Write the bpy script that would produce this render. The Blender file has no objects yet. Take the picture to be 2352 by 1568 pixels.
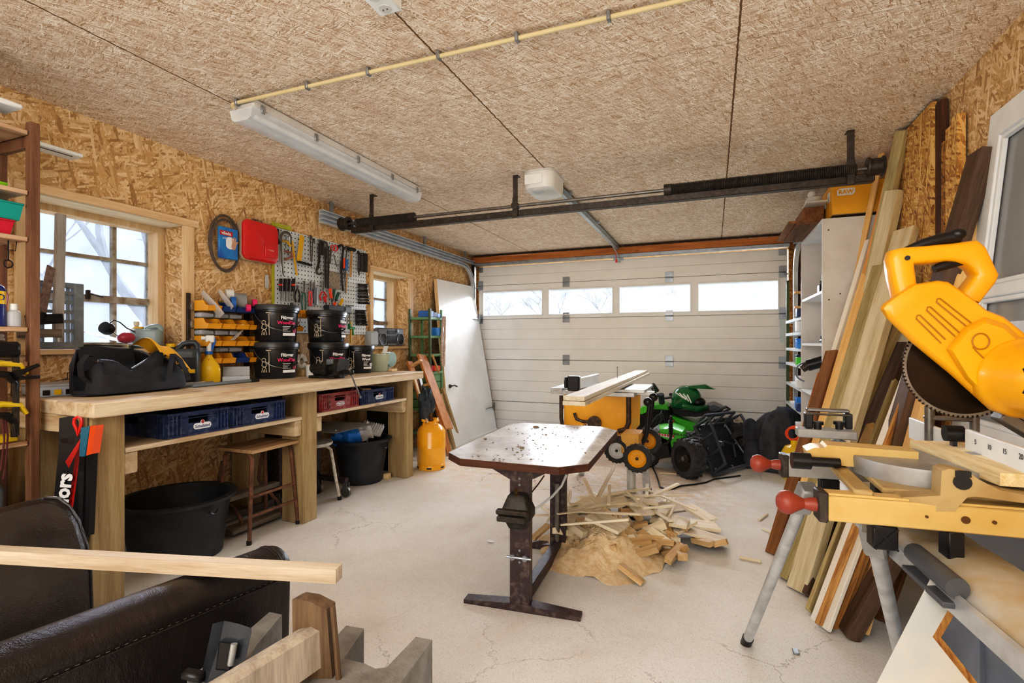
import bpy, bmesh, math, random
from mathutils import Matrix as MX, Vector as V
C = bpy.context.scene.collection
rnd = random.Random(7)
PI = math.pi
# ---------------------------------------------------------------- camera geometry (2352 x 1568 frame)
FP, CX, CY, HH = 1151.0, 1176.0, 788.0, 1.27
YAW = math.atan(461 / 1151)
SN, CN = math.sin(YAW), math.cos(YAW)
def at(u, v, x=None, y=None, z=None):
    """point of a real plane (x=, y= or z=) that the photo shows at pixel u, v"""
    a, b = (u - CX) / FP, (CY - v) / FP
    r = V((-SN + CN * a, CN + SN * a, b))
    t = x / r[0] if x is not None else y / r[1] if y is not None else (z - HH) / r[2]
    return V((0, 0, HH)) + r * t
def atp(u, v, p, n):
    a, b = (u - CX) / FP, (CY - v) / FP
    r = V((-SN + CN * a, CN + SN * a, b)); o = V((0, 0, HH))
    return o + r * ((V(p) - o).dot(V(n)) / r.dot(V(n)))
# ---------------------------------------------------------------- mesh builder
def frame(p0, p1, up=(0, 0, 1)):
    """matrix at p0 whose Z runs to p1"""
    z = (V(p1) - V(p0)).normalized(); u = V(up)
    if abs(z.dot(u)) > .98: u = V((0, 1, 0))
    x = u.cross(z).normalized(); y = z.cross(x)
    m = MX((x, y, z)).transposed().to_4x4(); m.translation = V(p0)
    return m
def T3(x, y, z): return MX.Translation((x, y, z))
def RX(a): return MX.Rotation(math.radians(a), 4, 'X')
def RY(a): return MX.Rotation(math.radians(a), 4, 'Y')
def RZ(a): return MX.Rotation(math.radians(a), 4, 'Z')
class G:
    def __init__(s, m=None): s.b = bmesh.new(); s.m = m
    def add(s, vs, fs, m=None):
        mm = m if m is not None else s.m
        bv = [s.b.verts.new((mm @ V(v)) if mm is not None else V(v)) for v in vs]
        for f in fs:
            try: s.b.faces.new([bv[i] for i in f])
            except ValueError: pass
        return s
    def box(s, x0, y0, z0, x1, y1, z1, bev=0, m=None, seg=1):
        mm = m if m is not None else s.m
        s.k = getattr(s, 'k', 0) + 1; e_ = (s.k % 13) * 2.3e-5 # keeps touching faces from coinciding
        x0 -= e_; y0 -= e_; z0 -= e_ * .3; x1 += e_; y1 += e_; z1 += e_
        r = bmesh.ops.create_cube(s.b, size=1)
        vs = r['verts']
        for v in vs:
            v.co = V(((x0 + x1) / 2 + v.co.x * (x1 - x0), (y0 + y1) / 2 + v.co.y * (y1 - y0), (z0 + z1) / 2 + v.co.z * (z1 - z0)))
        if bev:
            es = list({e for v in vs for e in v.link_edges})
            r2 = bmesh.ops.bevel(s.b, geom=es, offset=bev, segments=seg, affect='EDGES', profile=.5)
            vs = list({v for f in r2['faces'] for v in f.verts} | {v for v in vs if v.is_valid})
        if mm is not None:
            for v in vs: v.co = mm @ v.co
        return s
    def bar(s, p0, p1, w, d, bev=0, up=(0, 0, 1), roll=0):
        L = (V(p1) - V(p0)).length
        m = frame(p0, p1, up) @ RZ(roll)
        return s.box(-w / 2, -d / 2, 0, w / 2, d / 2, L, bev, (s.m @ m) if s.m is not None else m)
    def loft(s, rings, cap=True, close=False, m=None):
        n = len(rings[0]); vs = [p for r in rings for p in r]; fs = []
        k = len(rings)
        for i in range(k if close else k - 1):
            for j in range(n):
                a, b = i * n + j, i * n + (j + 1) % n
                c, d = ((i + 1) % k) * n + (j + 1) % n, ((i + 1) % k) * n + j
                fs.append((a, b, c, d))
        if cap and not close: fs += [tuple(range(n))[::-1], tuple(range((k - 1) * n, k * n))]
        return s.add(vs, fs, m)
    def cyl(s, p0, p1, r0, r1=None, n=16, cap=True):
        r1 = r0 if r1 is None else r1
        f = frame(p0, p1); L = (V(p1) - V(p0)).length
        ring = lambda r, z: [f @ V((r * math.cos(2 * PI * i / n), r * math.sin(2 * PI * i / n), z)) for i in range(n)]
        return s.loft([ring(r0, 0), ring(r1, L)], cap)
    def tube(s, pts, r, n=8, closed=False, flat=1.0):
        P = [V(p) for p in pts]; k = len(P); rings = []; x = None
        for i in range(k):
            t = (P[(i + 1) % k] - P[i - 1]) if closed else (P[min(i + 1, k - 1)] - P[max(i - 1, 0)])
            t.normalize()
            if x is None:
                u = V((0, 0, 1)) if abs(t.z) < .9 else V((1, 0, 0))
                x = u.cross(t).normalized()
            else:
                x = (x - t * x.dot(t)).normalized()
            y = t.cross(x)
            rr = r[i] if isinstance(r, (list, tuple)) else r
            rings.append([P[i] + x * (rr * math.cos(2 * PI * j / n)) + y * (rr * flat * math.sin(2 * PI * j / n)) for j in range(n)])
        return s.loft(rings, True, closed)
    def lathe(s, prof, n=28, m=None, sx=1, sy=1, a0=0):
        rings = [[V((r * sx * math.cos(a0 + 2 * PI * j / n), r * sy * math.sin(a0 + 2 * PI * j / n), z)) for j in range(n)] for r, z in prof]
        return s.loft(rings, True, False, m)
    def prism(s, poly, h, m=None, z0=0):
        n = len(poly)
        vs = [V((p[0], p[1], z0)) for p in poly] + [V((p[0], p[1], z0 + h)) for p in poly]
        fs = [tuple(range(n))[::-1], tuple(range(n, 2 * n))] + [(i, (i + 1) % n, n + (i + 1) % n, n + i) for i in range(n)]
        return s.add(vs, fs, m)
    def ball(s, c, r, sc=(1, 1, 1), n=16, m=None):
        k = max(6, n // 2)
        rings = [[V(c) + V((r * sc[0] * math.sin(PI * i / k) * math.cos(2 * PI * j / n), r * sc[1] * math.sin(PI * i / k) * math.sin(2 * PI * j / n), r * sc[2] * math.cos(PI * i / k))) for j in range(n)] for i in range(1, k)]
        vs = [p for q in rings for p in q] + [V(c) + V((0, 0, r * sc[2])), V(c) - V((0, 0, r * sc[2]))]
        fs = [(i * n + j, i * n + (j + 1) % n, (i + 1) * n + (j + 1) % n, (i + 1) * n + j) for i in range(k - 2) for j in range(n)]
        t, bt = len(vs) - 2, len(vs) - 1
        fs += [(t, (j + 1) % n, j) for j in range(n)] + [(bt, (k - 2) * n + j, (k - 2) * n + (j + 1) % n) for j in range(n)]
        return s.add(vs, fs, m)
    def sheet(s, f, nu, nv, th=0.0, m=None):
        vs = [V(f(i / nu, j / nv)) for i in range(nu + 1) for j in range(nv + 1)]
        q = nv + 1
        fs = [(i * q + j, i * q + j + 1, (i + 1) * q + j + 1, (i + 1) * q + j) for i in range(nu) for j in range(nv)]
        return s.add(vs, fs, m)
    def text(s, body, size, m, ext=.0006, align='CENTER', bold=0, wrap=None):
        cu = bpy.data.curves.new('t', 'FONT'); cu.body = body; cu.size = size; cu.extrude = ext; cu.align_x = align
        cu.align_y = 'CENTER'; cu.resolution_u = 2; cu.offset = bold
        o = bpy.data.objects.new('t', cu); C.objects.link(o)
        dg = bpy.context.evaluated_depsgraph_get()
        me = bpy.data.meshes.new_from_object(o.evaluated_get(dg))
        bpy.data.objects.remove(o); bpy.data.curves.remove(cu)
        for v in me.vertices:
            if wrap: # onto a cylinder of radius wrap about local Z, text along its girth
                a = v.co.x / wrap; v.co = V(((wrap + v.co.z) * math.sin(a), -(wrap + v.co.z) * math.cos(a), v.co.y))
            v.co = m @ v.co
        s.b.from_mesh(me); bpy.data.meshes.remove(me)
        return s
def RTX(p, x, y):
    """text matrix: origin p, reading direction x, up y"""
    x = V(x).normalized(); y = V(y); y = (y - x * x.dot(y)).normalized(); z = x.cross(y)
    m = MX((x, y, z)).transposed().to_4x4(); m.translation = V(p); return m
def mesh(name, g, mat, ang=38, smooth=True):
    bmesh.ops.recalc_face_normals(g.b, faces=g.b.faces)
    if smooth:
        a = math.radians(ang)
        for e in g.b.edges:
            if len(e.link_faces) == 2 and e.calc_face_angle(0) > a: e.smooth = False
        for f in g.b.faces: f.smooth = True
    me = bpy.data.meshes.new(name); g.b.to_mesh(me); g.b.free()
    me.materials.append(mat)
    return me
def tag(o, label=None, cat=None, group=None, kind=None):
    for k, v in (('label', label), ('category', cat), ('group', group), ('kind', kind)):
        if v: o[k] = v
    return o
def root_of(o):
    while o.parent: o = o.parent
    return o
LOCAL = set()
def thing(name, label, cat, loc=(0, 0, 0), rz=0, group=None, local=False, kind=None, m=None):
    """Empty at the thing's base. Parts are given in world coordinates, or in its own when local."""
    o = bpy.data.objects.new(name, None); C.objects.link(o); o.empty_display_size = .05
    if m is not None: o.matrix_basis = m
    else: o.location = loc; o.rotation_euler = (0, 0, math.radians(rz))
    if local: LOCAL.add(o.name)
    return tag(o, label, cat, group, kind)
def part(name, g, mat, par, label=None, ang=38, smooth=True, kind=None):
    me = mesh(name, g, mat, ang, smooth)
    o = bpy.data.objects.new(name, me); C.objects.link(o); o.parent = par
    r = root_of(par)
    if r.name not in LOCAL: me.transform(r.matrix_basis.inverted())
    if label: o['label'] = label
    if kind: o['kind'] = kind
    return o
def solo(name, g, mat, label, cat, group=None, ang=38, smooth=True, kind=None, rot=None):
    """a thing that is one mesh, given in world coordinates; origin moved to its base"""
    me = mesh(name, g, mat, ang, smooth)
    o = bpy.data.objects.new(name, me); C.objects.link(o)
    if rot is not None: # local axes along rot (so that wood grain follows the piece)
        me.transform(rot.inverted()); o.matrix_basis = rot
    else:
        co = [v.co for v in me.vertices]
        c = V(((min(p.x for p in co) + max(p.x for p in co)) / 2, (min(p.y for p in co) + max(p.y for p in co)) / 2, min(p.z for p in co)))
        me.transform(MX.Translation(-c)); o.location = c
    return tag(o, label, cat, group, kind)
def parts_of(name, g, mat, par, **k):
    """every separate piece in g becomes a part of its own"""
    g.b.verts.ensure_lookup_table(); seen = set(); out = []
    for v0 in list(g.b.verts):
        if v0 in seen: continue
        st, comp = [v0], []
        seen.add(v0)
        while st:
            v = st.pop(); comp.append(v)
            for e in v.link_edges:
                o = e.other_vert(v)
                if o not in seen: seen.add(o); st.append(o)
        ix = {v: i for i, v in enumerate(comp)}; h = G()
        fs = {f for v in comp for f in v.link_faces}
        h.add([v.co.copy() for v in comp], [[ix[q] for q in f.verts] for f in fs], MX.Identity(4)); out.append(part(name, h, mat, par, **k))
    g.b.free(); return out
def copyt(o, loc=None, rz=None, label=None, m=None, par=None):
    c = o.copy(); C.objects.link(c)
    if par is not None: c.parent = par
    if loc is not None: c.location = loc
    if rz is not None: c.rotation_euler = (0, 0, math.radians(rz))
    if m is not None: c.matrix_basis = m
    if label: c['label'] = label
    if o.name in LOCAL: LOCAL.add(c.name)
    for ch in list(o.children): copyt(ch, par=c)
    return c
def arc(c, r, a0, a1, n, ax='xz'):
    out = []
    for i in range(n + 1):
        a = math.radians(a0 + (a1 - a0) * i / n); p = list(c)
        k = {'x': 0, 'y': 1, 'z': 2}
        p[k[ax[0]]] += r * math.cos(a); p[k[ax[1]]] += r * math.sin(a); out.append(V(p))
    return out
def rrect(w, h, r, n=5, cx=0, cy=0):
    out = []
    for (sx, sy, a) in ((1, 1, 0), (-1, 1, 90), (-1, -1, 180), (1, -1, 270)):
        for i in range(n + 1):
            t = math.radians(a + 90 * i / n)
            out.append((cx + sx * (w / 2 - r) + r * math.cos(t), cy + sy * (h / 2 - r) + r * math.sin(t)))
    return out
# ---------------------------------------------------------------- materials
def lin(h):
    h = h.lstrip('#'); c = [int(h[i:i + 2], 16) / 255 for i in (0, 2, 4)]
    return tuple((x / 12.92 if x <= .04045 else ((x + .055) / 1.055) ** 2.4) for x in c) + (1,)
class NT:
    def __init__(s, name):
        s.mat = bpy.data.materials.new(name); s.mat.use_nodes = True; s.t = s.mat.node_tree
        s.p = s.t.nodes['Principled BSDF']; s.out = s.t.nodes['Material Output']
        s.oc = s.t.nodes.new('ShaderNodeTexCoord').outputs['Object']
    def n(s, ty, _o=0, **kw):
        d = s.t.nodes.new('ShaderNode' + ty)
        for k, v in kw.items():
            if k.startswith('i_'):
                key = k[2:]; key = int(key) if key.isdigit() else key.replace('_', ' ')
                if hasattr(v, 'is_output'): s.t.links.new(v, d.inputs[key])
                else: d.inputs[key].default_value = v
            else: setattr(d, k, v)
        return d.outputs[_o]
    def ramp(s, fac, stops, interp='LINEAR'):
        d = s.t.nodes.new('ShaderNodeValToRGB'); s.t.links.new(fac, d.inputs[0]); cr = d.color_ramp; cr.interpolation = interp
        while len(cr.elements) < len(stops): cr.elements.new(.5)
        for e, (p, c) in zip(cr.elements, stops):
            e.position = p; e.color = lin(c) if isinstance(c, str) else (c, c, c, 1)
        return d.outputs[0]
    def math(s, op, a, b=0.0): return s.n('Math', operation=op, i_0=a, i_1=b)
    def mix(s, f, a, b, bt='MIX'):
        d = s.t.nodes.new('ShaderNodeMix'); d.data_type = 'RGBA'; d.blend_type = bt
        for k, v in ((0, f), (6, a), (7, b)):
            if hasattr(v, 'is_output'): s.t.links.new(v, d.inputs[k])
            else: d.inputs[k].default_value = lin(v) if isinstance(v, str) else v
        return d.outputs[2]
    def noise(s, vec, scale, detail=3, rough=.55, dist=0, o=0, dim='3D'):
        return s.n('TexNoise', o, noise_dimensions=dim, i_Vector=vec, i_Scale=scale, i_Detail=detail, i_Roughness=rough, i_Distortion=dist)
    def map(s, vec, sc=(1, 1, 1), rot=(0, 0, 0), loc=(0, 0, 0)): return s.n('Mapping', i_Vector=vec, i_Scale=sc, i_Rotation=rot, i_Location=loc)
    def set(s, **kw):
        for k, v in kw.items():
            k = k.replace('_', ' ')
            if hasattr(v, 'is_output'): s.t.links.new(v, s.p.inputs[k])
            else: s.p.inputs[k].default_value = v
        return s
    def bump(s, h, st=.3, d=.01): s.set(Normal=s.n('Bump', i_Height=h, i_Strength=st, i_Distance=d)); return s
def plain(name, col, rough=.5, metal=0., col2=None, scale=9, amt=.35, bump=0, bs=60, spec=.5, coat=0, dust=None, rv=0.):
    t = NT(name); n1 = t.noise(t.oc, scale, 4)
    if col2 is None: # darker shade of itself
        c = lin(col); c2 = tuple(x * .72 for x in c[:3]) + (1,)
    else: c2 = lin(col2)
    f = t.ramp(n1, ((.38, 0.), (.68, amt * 2 if amt < .5 else 1.)))
    base = t.mix(f, lin(col), c2)
    if dust:
        base = t.mix(t.ramp(t.noise(t.oc, 35, 5), ((.5, 0.), (.72, .55))), base, dust)
    if rv:
        r = t.n('ObjectInfo', 5); base = t.mix(t.math('MULTIPLY', r, rv), base, (0.02, .015, .01, 1))
    t.set(Base_Color=base, Roughness=rough, Metallic=metal, Specular_IOR_Level=spec, Coat_Weight=coat)
    if bump: t.bump(t.noise(t.oc, bs, 4), bump, .004)
    return t.mat
def wood(name, c1, c2, ax='z', rough=.6, knots=True, sc=1., dark=.0, rv=.35, knotc='6a4020'):
    t = NT(name)
    r = t.n('ObjectInfo', 5)
    off = t.n('VectorMath', operation='ADD', i_0=t.oc, i_1=t.n('CombineXYZ', i_X=t.math('MULTIPLY', r, 7.), i_Y=t.math('MULTIPLY', r, 13.), i_Z=t.math('MULTIPLY', r, 5.)))
    S = {'x': (.07, 1, 1), 'y': (1, .07, 1), 'z': (1, 1, .07)}[ax]
    v = t.map(off, S)
    wob = t.noise(v, 7 * sc, 2, o=1)
    v2 = t.n('VectorMath', operation='MULTIPLY_ADD', i_0=wob, i_1=(.06, .06, .06), i_2=v)
    rings = t.noise(v2, 26 * sc, 3, .6)
    fine = t.noise(v, 190 * sc, 2, .6)
    f = t.math('ADD', t.math('MULTIPLY', rings, .7), t.math('MULTIPLY', fine, .3))
    col = t.ramp(f, ((.36, c1), (.62, c2)))
    if knots:
        K = {'x': (.45, 1, 1), 'y': (1, .45, 1), 'z': (1, 1, .45)}[ax]
        d = t.n('TexVoronoi', 0, i_Vector=t.map(off, K), i_Scale=5.5)
        cc = t.n('TexVoronoi', 1, i_Vector=t.map(off, K), i_Scale=5.5)
        sel = t.math('GREATER_THAN', cc, .72)
        k = t.math('MULTIPLY', sel, t.ramp(d, ((.05, 1.), (.16, 0.))))
        col = t.mix(k, col, knotc)
    col = t.mix(t.math('MULTIPLY', r, rv), col, tuple(x * .45 for x in lin(c1)[:3]) + (1,))
    t.set(Base_Color=col, Roughness=rough, Specular_IOR_Level=.3)
    return t.mat
def osb(name, dark='87633c', lo='b78c5a', mid='cda470', hi='e8caa0'):
    t = NT(name)
    sp = t.t.nodes.new('ShaderNodeSeparateXYZ'); t.t.links.new(t.oc, sp.inputs[0])
    x, y, z = sp.outputs
    u = t.math('ADD', y, t.math('MULTIPLY', x, .8)); w = t.math('ADD', z, t.math('MULTIPLY', x, .6))
    p = t.n('CombineXYZ', i_X=u, i_Y=w)
    p = t.n('VectorMath', operation='MULTIPLY_ADD', i_0=t.noise(p, 45, 3, .7, o=1, dim='2D'), i_1=(.009, .012, 0), i_2=p)
    val = None
    for i, (a, sx, sy) in enumerate(((6, 105, 14), (-33, 90, 15), (40, 100, 13), (74, 85, 15), (-12, 62, 8.5))):
        q0 = t.n('VectorRotate', rotation_type='Z_AXIS', i_Vector=p, i_Angle=math.radians(a))
        vc = t.n('TexVoronoi', 1, voronoi_dimensions='2D', i_Vector=t.map(q0, (sx, sy, 1), (0, 0, 0), (i * 3.7, i * 1.3, 0)), i_Scale=1.0)
        ss = t.t.nodes.new('ShaderNodeSeparateColor'); t.t.links.new(vc, ss.inputs[0])
        if val is None: val = ss.outputs[0]
        else:
            mask = t.math('GREATER_THAN', ss.outputs[1], .60 if i < 4 else .80)
            d = t.t.nodes.new('ShaderNodeMix'); d.data_type = 'FLOAT'
            t.t.links.new(mask, d.inputs[0]); t.t.links.new(val, d.inputs[2]); t.t.links.new(ss.outputs[0], d.inputs[3]); val = d.outputs[0]
    fib = t.noise(t.map(p, (300, 40, 1)), 1., 2, .6, dim='2D')
    val = t.math('ADD', t.math('MULTIPLY', val, .62), t.math('MULTIPLY', fib, .38))
    col = t.ramp(val, ((.10, dark), (.30, lo), (.54, mid), (.84, hi)))
    t.set(Base_Color=col, Roughness=.62, Specular_IOR_Level=.3)
    return t.mat
def woodwool():
    t = NT('woodwool'); p0 = t.oc
    p = t.n('VectorMath', operation='MULTIPLY_ADD', i_0=t.noise(p0, 26, 2, o=1), i_1=(.03, .03, 0), i_2=p0)
    val = None
    for i, a in enumerate((10, -40, 58, 96, -72, 30)):
        q0 = t.n('VectorRotate', rotation_type='Z_AXIS', i_Vector=p, i_Angle=math.radians(a))
        f = t.n('TexVoronoi', 1, voronoi_dimensions='2D', i_Vector=t.map(q0, (300, 20, 1), loc=(i * 2.3, i * .7, 0)), i_Scale=1.)
        ss = t.t.nodes.new('ShaderNodeSeparateColor'); t.t.links.new(f, ss.inputs[0])
        if val is None: val = ss.outputs[0]
        else:
            mask = t.math('GREATER_THAN', ss.outputs[1], .72)
            d = t.t.nodes.new('ShaderNodeMix'); d.data_type = 'FLOAT'
            t.t.links.new(mask, d.inputs[0]); t.t.links.new(val, d.inputs[2]); t.t.links.new(ss.outputs[0], d.inputs[3]); val = d.outputs[0]
    col = t.ramp(val, ((.03, 'a2805f'), (.28, 'caab8c'), (.6, 'dcc5ac'), (.95, 'f3e8d8')))
    col = t.mix(t.ramp(t.noise(t.map(p0, (1, .35, 1)), 5, 4), ((.45, 0.), (.75, .4))), col, 'b8957a')
    # seams between the boards
    sp = t.t.nodes.new('ShaderNodeSeparateXYZ'); t.t.links.new(t.n('VectorMath', operation='MULTIPLY_ADD', i_0=t.noise(p0, 30, 2, o=1), i_1=(.012, .012, 0), i_2=p0), sp.inputs[0])
    def seam(val, per, off, wd):
        m = t.math('MODULO', t.math('ADD', val, off), per)
        return t.math('LESS_THAN', t.math('ABSOLUTE', t.math('SUBTRACT', m, per / 2)), wd)
    sx = seam(sp.outputs[0], 1.29, 20 * 1.29 + 1.17 + .645, .0045)
    sy = t.math('MULTIPLY', seam(sp.outputs[1], 2.4, 22.65, .0025), .5)
    col = t.mix(t.math('MAXIMUM', sx, sy), col, '6b5238')
    t.set(Base_Color=col, Roughness=.9, Specular_IOR_Level=.1)
    return t.mat
def concrete(name='concrete_floor', a='dfdad2', b='cbc4ba'):
    t = NT(name); p = t.oc
    col = t.ramp(t.noise(p, 1.1, 6, .65), ((.3, b), (.62, a)))
    col = t.mix(t.ramp(t.noise(p, 230, 2), ((.55, 0.), (.70, .5))), col, '998c7e')
    col = t.mix(t.ramp(t.noise(p, 3.2, 5, .7), ((.54, 0.), (.78, .28))), col, 'c2ab8e')
    # sawdust around the scrap pile
    d = t.n('VectorMath', 1, operation='DISTANCE', i_0=t.map(p, (1, .8, 1)), i_1=(-.60, 2.55, 0))
    near = t.ramp(t.math('MULTIPLY', d, .6), ((.15, 1.), (1.0, 0.)))
    saw = t.math('MULTIPLY', near, t.ramp(t.noise(p, 7, 8, .75), ((.38, 0.), (.58, .85))))
    col = t.mix(saw, col, 'cfa878')
    d2 = t.n('VectorMath', 1, operation='DISTANCE', i_0=p, i_1=(.75, 2.2, 0))
    saw2 = t.math('MULTIPLY', t.ramp(d2, ((.3, 1.), (1.5, 0.))), t.ramp(t.noise(p, 9, 8, .75), ((.38, 0.), (.62, .75))))
    col = t.mix(saw2, col, 'c39a62')
    w = t.n('VectorMath', operation='MULTIPLY_ADD', i_0=t.noise(p, 6, 5, .7, o=1), i_1=(.22, .22, 0), i_2=p)
    cr = t.ramp(t.n('TexVoronoi', 0, feature='DISTANCE_TO_EDGE', voronoi_dimensions='2D', i_Vector=w, i_Scale=2.3), ((.004, 1.), (.011, 0.)))
    cm = t.ramp(t.noise(p, 1.0, 2), ((.55, 0.), (.63, .8)))
    d3 = t.n('VectorMath', 1, operation='DISTANCE', i_0=t.map(p, (.6, 1.6, 1)), i_1=(-.05, 3.35, 0))
    cm = t.math('MAXIMUM', t.math('MULTIPLY', cm, .5), t.ramp(d3, ((.35, .9), (.6, 0.))))
    crk = t.math('MULTIPLY', cr, cm)
    col = t.mix(crk, col, '5f5347')
    t.set(Base_Color=col, Roughness=.85, Specular_IOR_Level=.25)
    t.bump(t.noise(p, 60, 3), .25, .006)
    return t.mat
def glass(name, haze=.3, tint='f2f6fa', hz='eef2f8', rough=.05):
    t = NT(name); nt = t.t; nt.nodes.remove(t.p)
    tr = t.n('BsdfTransparent', i_Color=lin(tint)); tl = t.n('BsdfTranslucent', i_Color=lin(hz)); gl = t.n('BsdfGlossy', i_Roughness=rough)
    hf = t.ramp(t.noise(t.oc, 4.5, 5, .65), ((.3, haze * .6), (.75, min(1., haze * 1.5))))
    m1 = t.n('MixShader', i_0=hf, i_1=tr, i_2=tl)
    m2 = t.n('MixShader', i_0=.05, i_1=m1, i_2=gl)
    nt.links.new(m2, t.out.inputs[0])
    return t.mat
def clearplastic(name, col, alpha=.35, rough=.2):
    t = NT(name); nt = t.t
    t.set(Base_Color=t.mix(t.ramp(t.noise(t.oc, 12, 3), ((.4, 0.), (.7, .25))), col, 'b8b8b0'), Roughness=rough)
    tr = t.n('BsdfTransparent', i_Color=col)
    nt.links.new(t.n('MixShader', i_0=alpha, i_1=tr, i_2=t.p.outputs[0]), t.out.inputs[0])
    return t.mat
M = {}
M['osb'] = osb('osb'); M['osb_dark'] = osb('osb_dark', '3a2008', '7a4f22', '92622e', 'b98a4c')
M['woolboard'] = woodwool(); M['floor'] = concrete()
M['pine'] = wood('pine', 'd2a972', 'e9cda0', 'y'); M['pine_z'] = wood('pine_z', 'cfa269', 'e6c592', 'z', rv=.2)
M['bench'] = wood('bench', 'ae8f6a', 'd8c4a6', 'y', sc=.8); M['bench_z'] = wood('bench_z', '92754c', 'bba072', 'z', sc=.8)
M['trim'] = wood('trim', 'cda679', 'e4c69c', 'y', knots=False, rv=0.)
M['trim_z'] = wood('trim_z', 'cda679', 'e4c69c', 'z', knots=False, rv=0.)
M['whitepaint'] = plain('whitepaint', 'e4e2dd', .45, col2='cfccc4', amt=.3)
M['doorpanel'] = plain('doorpanel', 'e4dfd7', .5, col2='d8d2c8', amt=.3, scale=3)
M['white'] = plain('white', 'e2e0da', .4, amt=.15)
M['galv'] = plain('galv', 'aab0b4', .38, .85, col2='8a8f92', scale=14)
M['steel'] = plain('steel', '8d8b86', .4, .85, col2='6a665f', scale=20)
M['darksteel'] = plain('darksteel', '4c4640', .45, .6, col2='38322c', dust='6e6356')
M['black'] = plain('black', '17171a', .5, amt=.2, scale=12)
M['blackrubber'] = plain('blackrubber', '2c2b2b', .7, col2='413e3b', scale=14, bump=.2)
M['pane'] = glass('pane', .085, tint='e9eef8', hz='cfd8e6'); M['pane_door'] = glass('pane_door', .035, tint='e9eef6')
M['muntin'] = plain('muntin', 'b5ac9e', .8, col2='7e6a52', amt=.5, scale=16, bump=.3)
# ---------------------------------------------------------------- camera, world, lights
cam = bpy.data.cameras.new('camera'); co = bpy.data.objects.new('camera', cam); C.objects.link(co)
co.location = (0, 0, HH); co.rotation_euler = (PI / 2, 0, YAW)
cam.sensor_width = 36; cam.lens = FP / 2352 * 36; cam.shift_y = 4 / 2352; cam.clip_start = .05
bpy.context.scene.camera = co
sc = bpy.context.scene
sc.view_settings.view_transform = 'Standard'; sc.view_settings.look = 'None'; sc.view_settings.exposure = -.08; sc.view_settings.gamma = 1.0
sc.view_settings.use_curve_mapping = True; cvm = sc.view_settings.curve_mapping; cu_ = cvm.curves[3]
for p_ in ((.04, .024), (.22, .205), (.55, .575)): cu_.points.new(*p_)
cvm.update()
sc.cycles.max_bounces = 5; sc.cycles.diffuse_bounces = 3; sc.cycles.glossy_bounces = 2; sc.cycles.transparent_max_bounces = 8
sc.cycles.use_adaptive_sampling = True; sc.cycles.adaptive_threshold = .06
sc.cycles.use_fast_gi = True; sc.cycles.fast_gi_method = 'REPLACE'; sc.cycles.ao_bounces_render = 2; sc.cycles.ao_bounces = 2
sc.cycles.use_denoising = True; sc.cycles.sample_clamp_indirect = 6
sc.cycles.caustics_reflective = False; sc.cycles.caustics_refractive = False
w = bpy.data.worlds.new('sky'); sc.world = w; w.use_nodes = True
wt = w.node_tree; bg = wt.nodes['Background']
tc = wt.nodes.new('ShaderNodeTexCoord'); sx = wt.nodes.new('ShaderNodeSeparateXYZ'); wr = wt.nodes.new('ShaderNodeValToRGB')
wt.links.new(tc.outputs['Generated'], sx.inputs[0]); wt.links.new(sx.outputs[2], wr.inputs[0])
wr.color_ramp.elements[0].color = (.93, .95, 1, 1); wr.color_ramp.elements[0].position = 0.02
wr.color_ramp.elements[1].color = (.62, .78, 1, 1); wr.color_ramp.elements[1].position = .55
w.light_settings.distance = 1.6; w.light_settings.ao_factor = 1.6
wt.links.new(wr.outputs[0], bg.inputs[0]); bg.inputs[1].default_value = .94
def sun(name, direction, e, angle, col=(1, 1, 1)):
    l = bpy.data.lights.new(name, 'SUN'); l.energy = e; l.angle = math.radians(angle); l.color = col
    o = bpy.data.objects.new(name, l); C.objects.link(o); o.location = (0, 0, 6)
    o.rotation_euler = V(direction).to_track_quat('-Z', 'Y').to_euler(); return o
def area(name, loc, target, sx_, sy_, e, col=(1, 1, 1)):
    l = bpy.data.lights.new(name, 'AREA'); l.energy = e; l.shape = 'RECTANGLE'; l.size = sx_; l.size_y = sy_; l.color = col
    o = bpy.data.objects.new(name, l); C.objects.link(o); o.location = loc
    o.rotation_euler = (V(target) - V(loc)).to_track_quat('-Z', 'Y').to_euler(); return o
sun('sky_light_left', (1, -.42, -.48), 24, 48, (.95, .97, 1))
sun('sky_light_door', (-.1, -1, -.42), 38, 50, (1, .98, .95))
area('fill_light_rear', (-.6, -2.2, 1.7), (-1.0, 4, 1.2), 3.2, 1.6, 88, (.95, .97, 1))  # unseen fill light added behind the camera
area('fill_light_overhead', (-1.0, -.9, 2.55), (-1.0, .4, 0), 2.6, 1.0, 74, (.95, .97, 1))  # second unseen fill light, added overhead behind the camera
# ================================================================ THE SETTING
def struct(name, g, mat, label=None, **k):
    o = solo(name, g, mat, label, None, kind='structure', **k); return o
def pane_free(g, x0, x1, spans, holes, z0, z1):
    """slab between x0 and x1 along Y with rectangular holes (y0,y1,z0,z1), holes sorted along Y"""
    y = spans[0]
    for (a, b, c, d) in holes:
        g.box(x0, y, z0, x1, a, z1); g.box(x0, a, z0, x1, b, c); g.box(x0, a, d, x1, b, z1); y = b
    g.box(x0, y, z0, x1, spans[1], z1)
W1 = (1.52, 2.371, 1.235, 2.09); W2 = (4.45, 5.15, 1.235, 2.06)
g = G(); g.box(-3.9, -2.7, -.12, 1.3, 7.25, 0); struct('floor', g, M['floor'])
g = G(); g.box(-3.9, -2.7, 2.6, 1.3, 7.25, 2.68); struct('ceiling', g, M['woolboard'])
def wallobj(name, g, mat):
    me = mesh(name, g, mat); o = bpy.data.objects.new(name, me); C.objects.link(o); return tag(o, kind='structure')
g = G(); pane_free(g, -3.75, -3.41, (-2.7, 6.95), [W1, W2], 0, 2.6); wallobj('wall_left', g, M['osb'])
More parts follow.
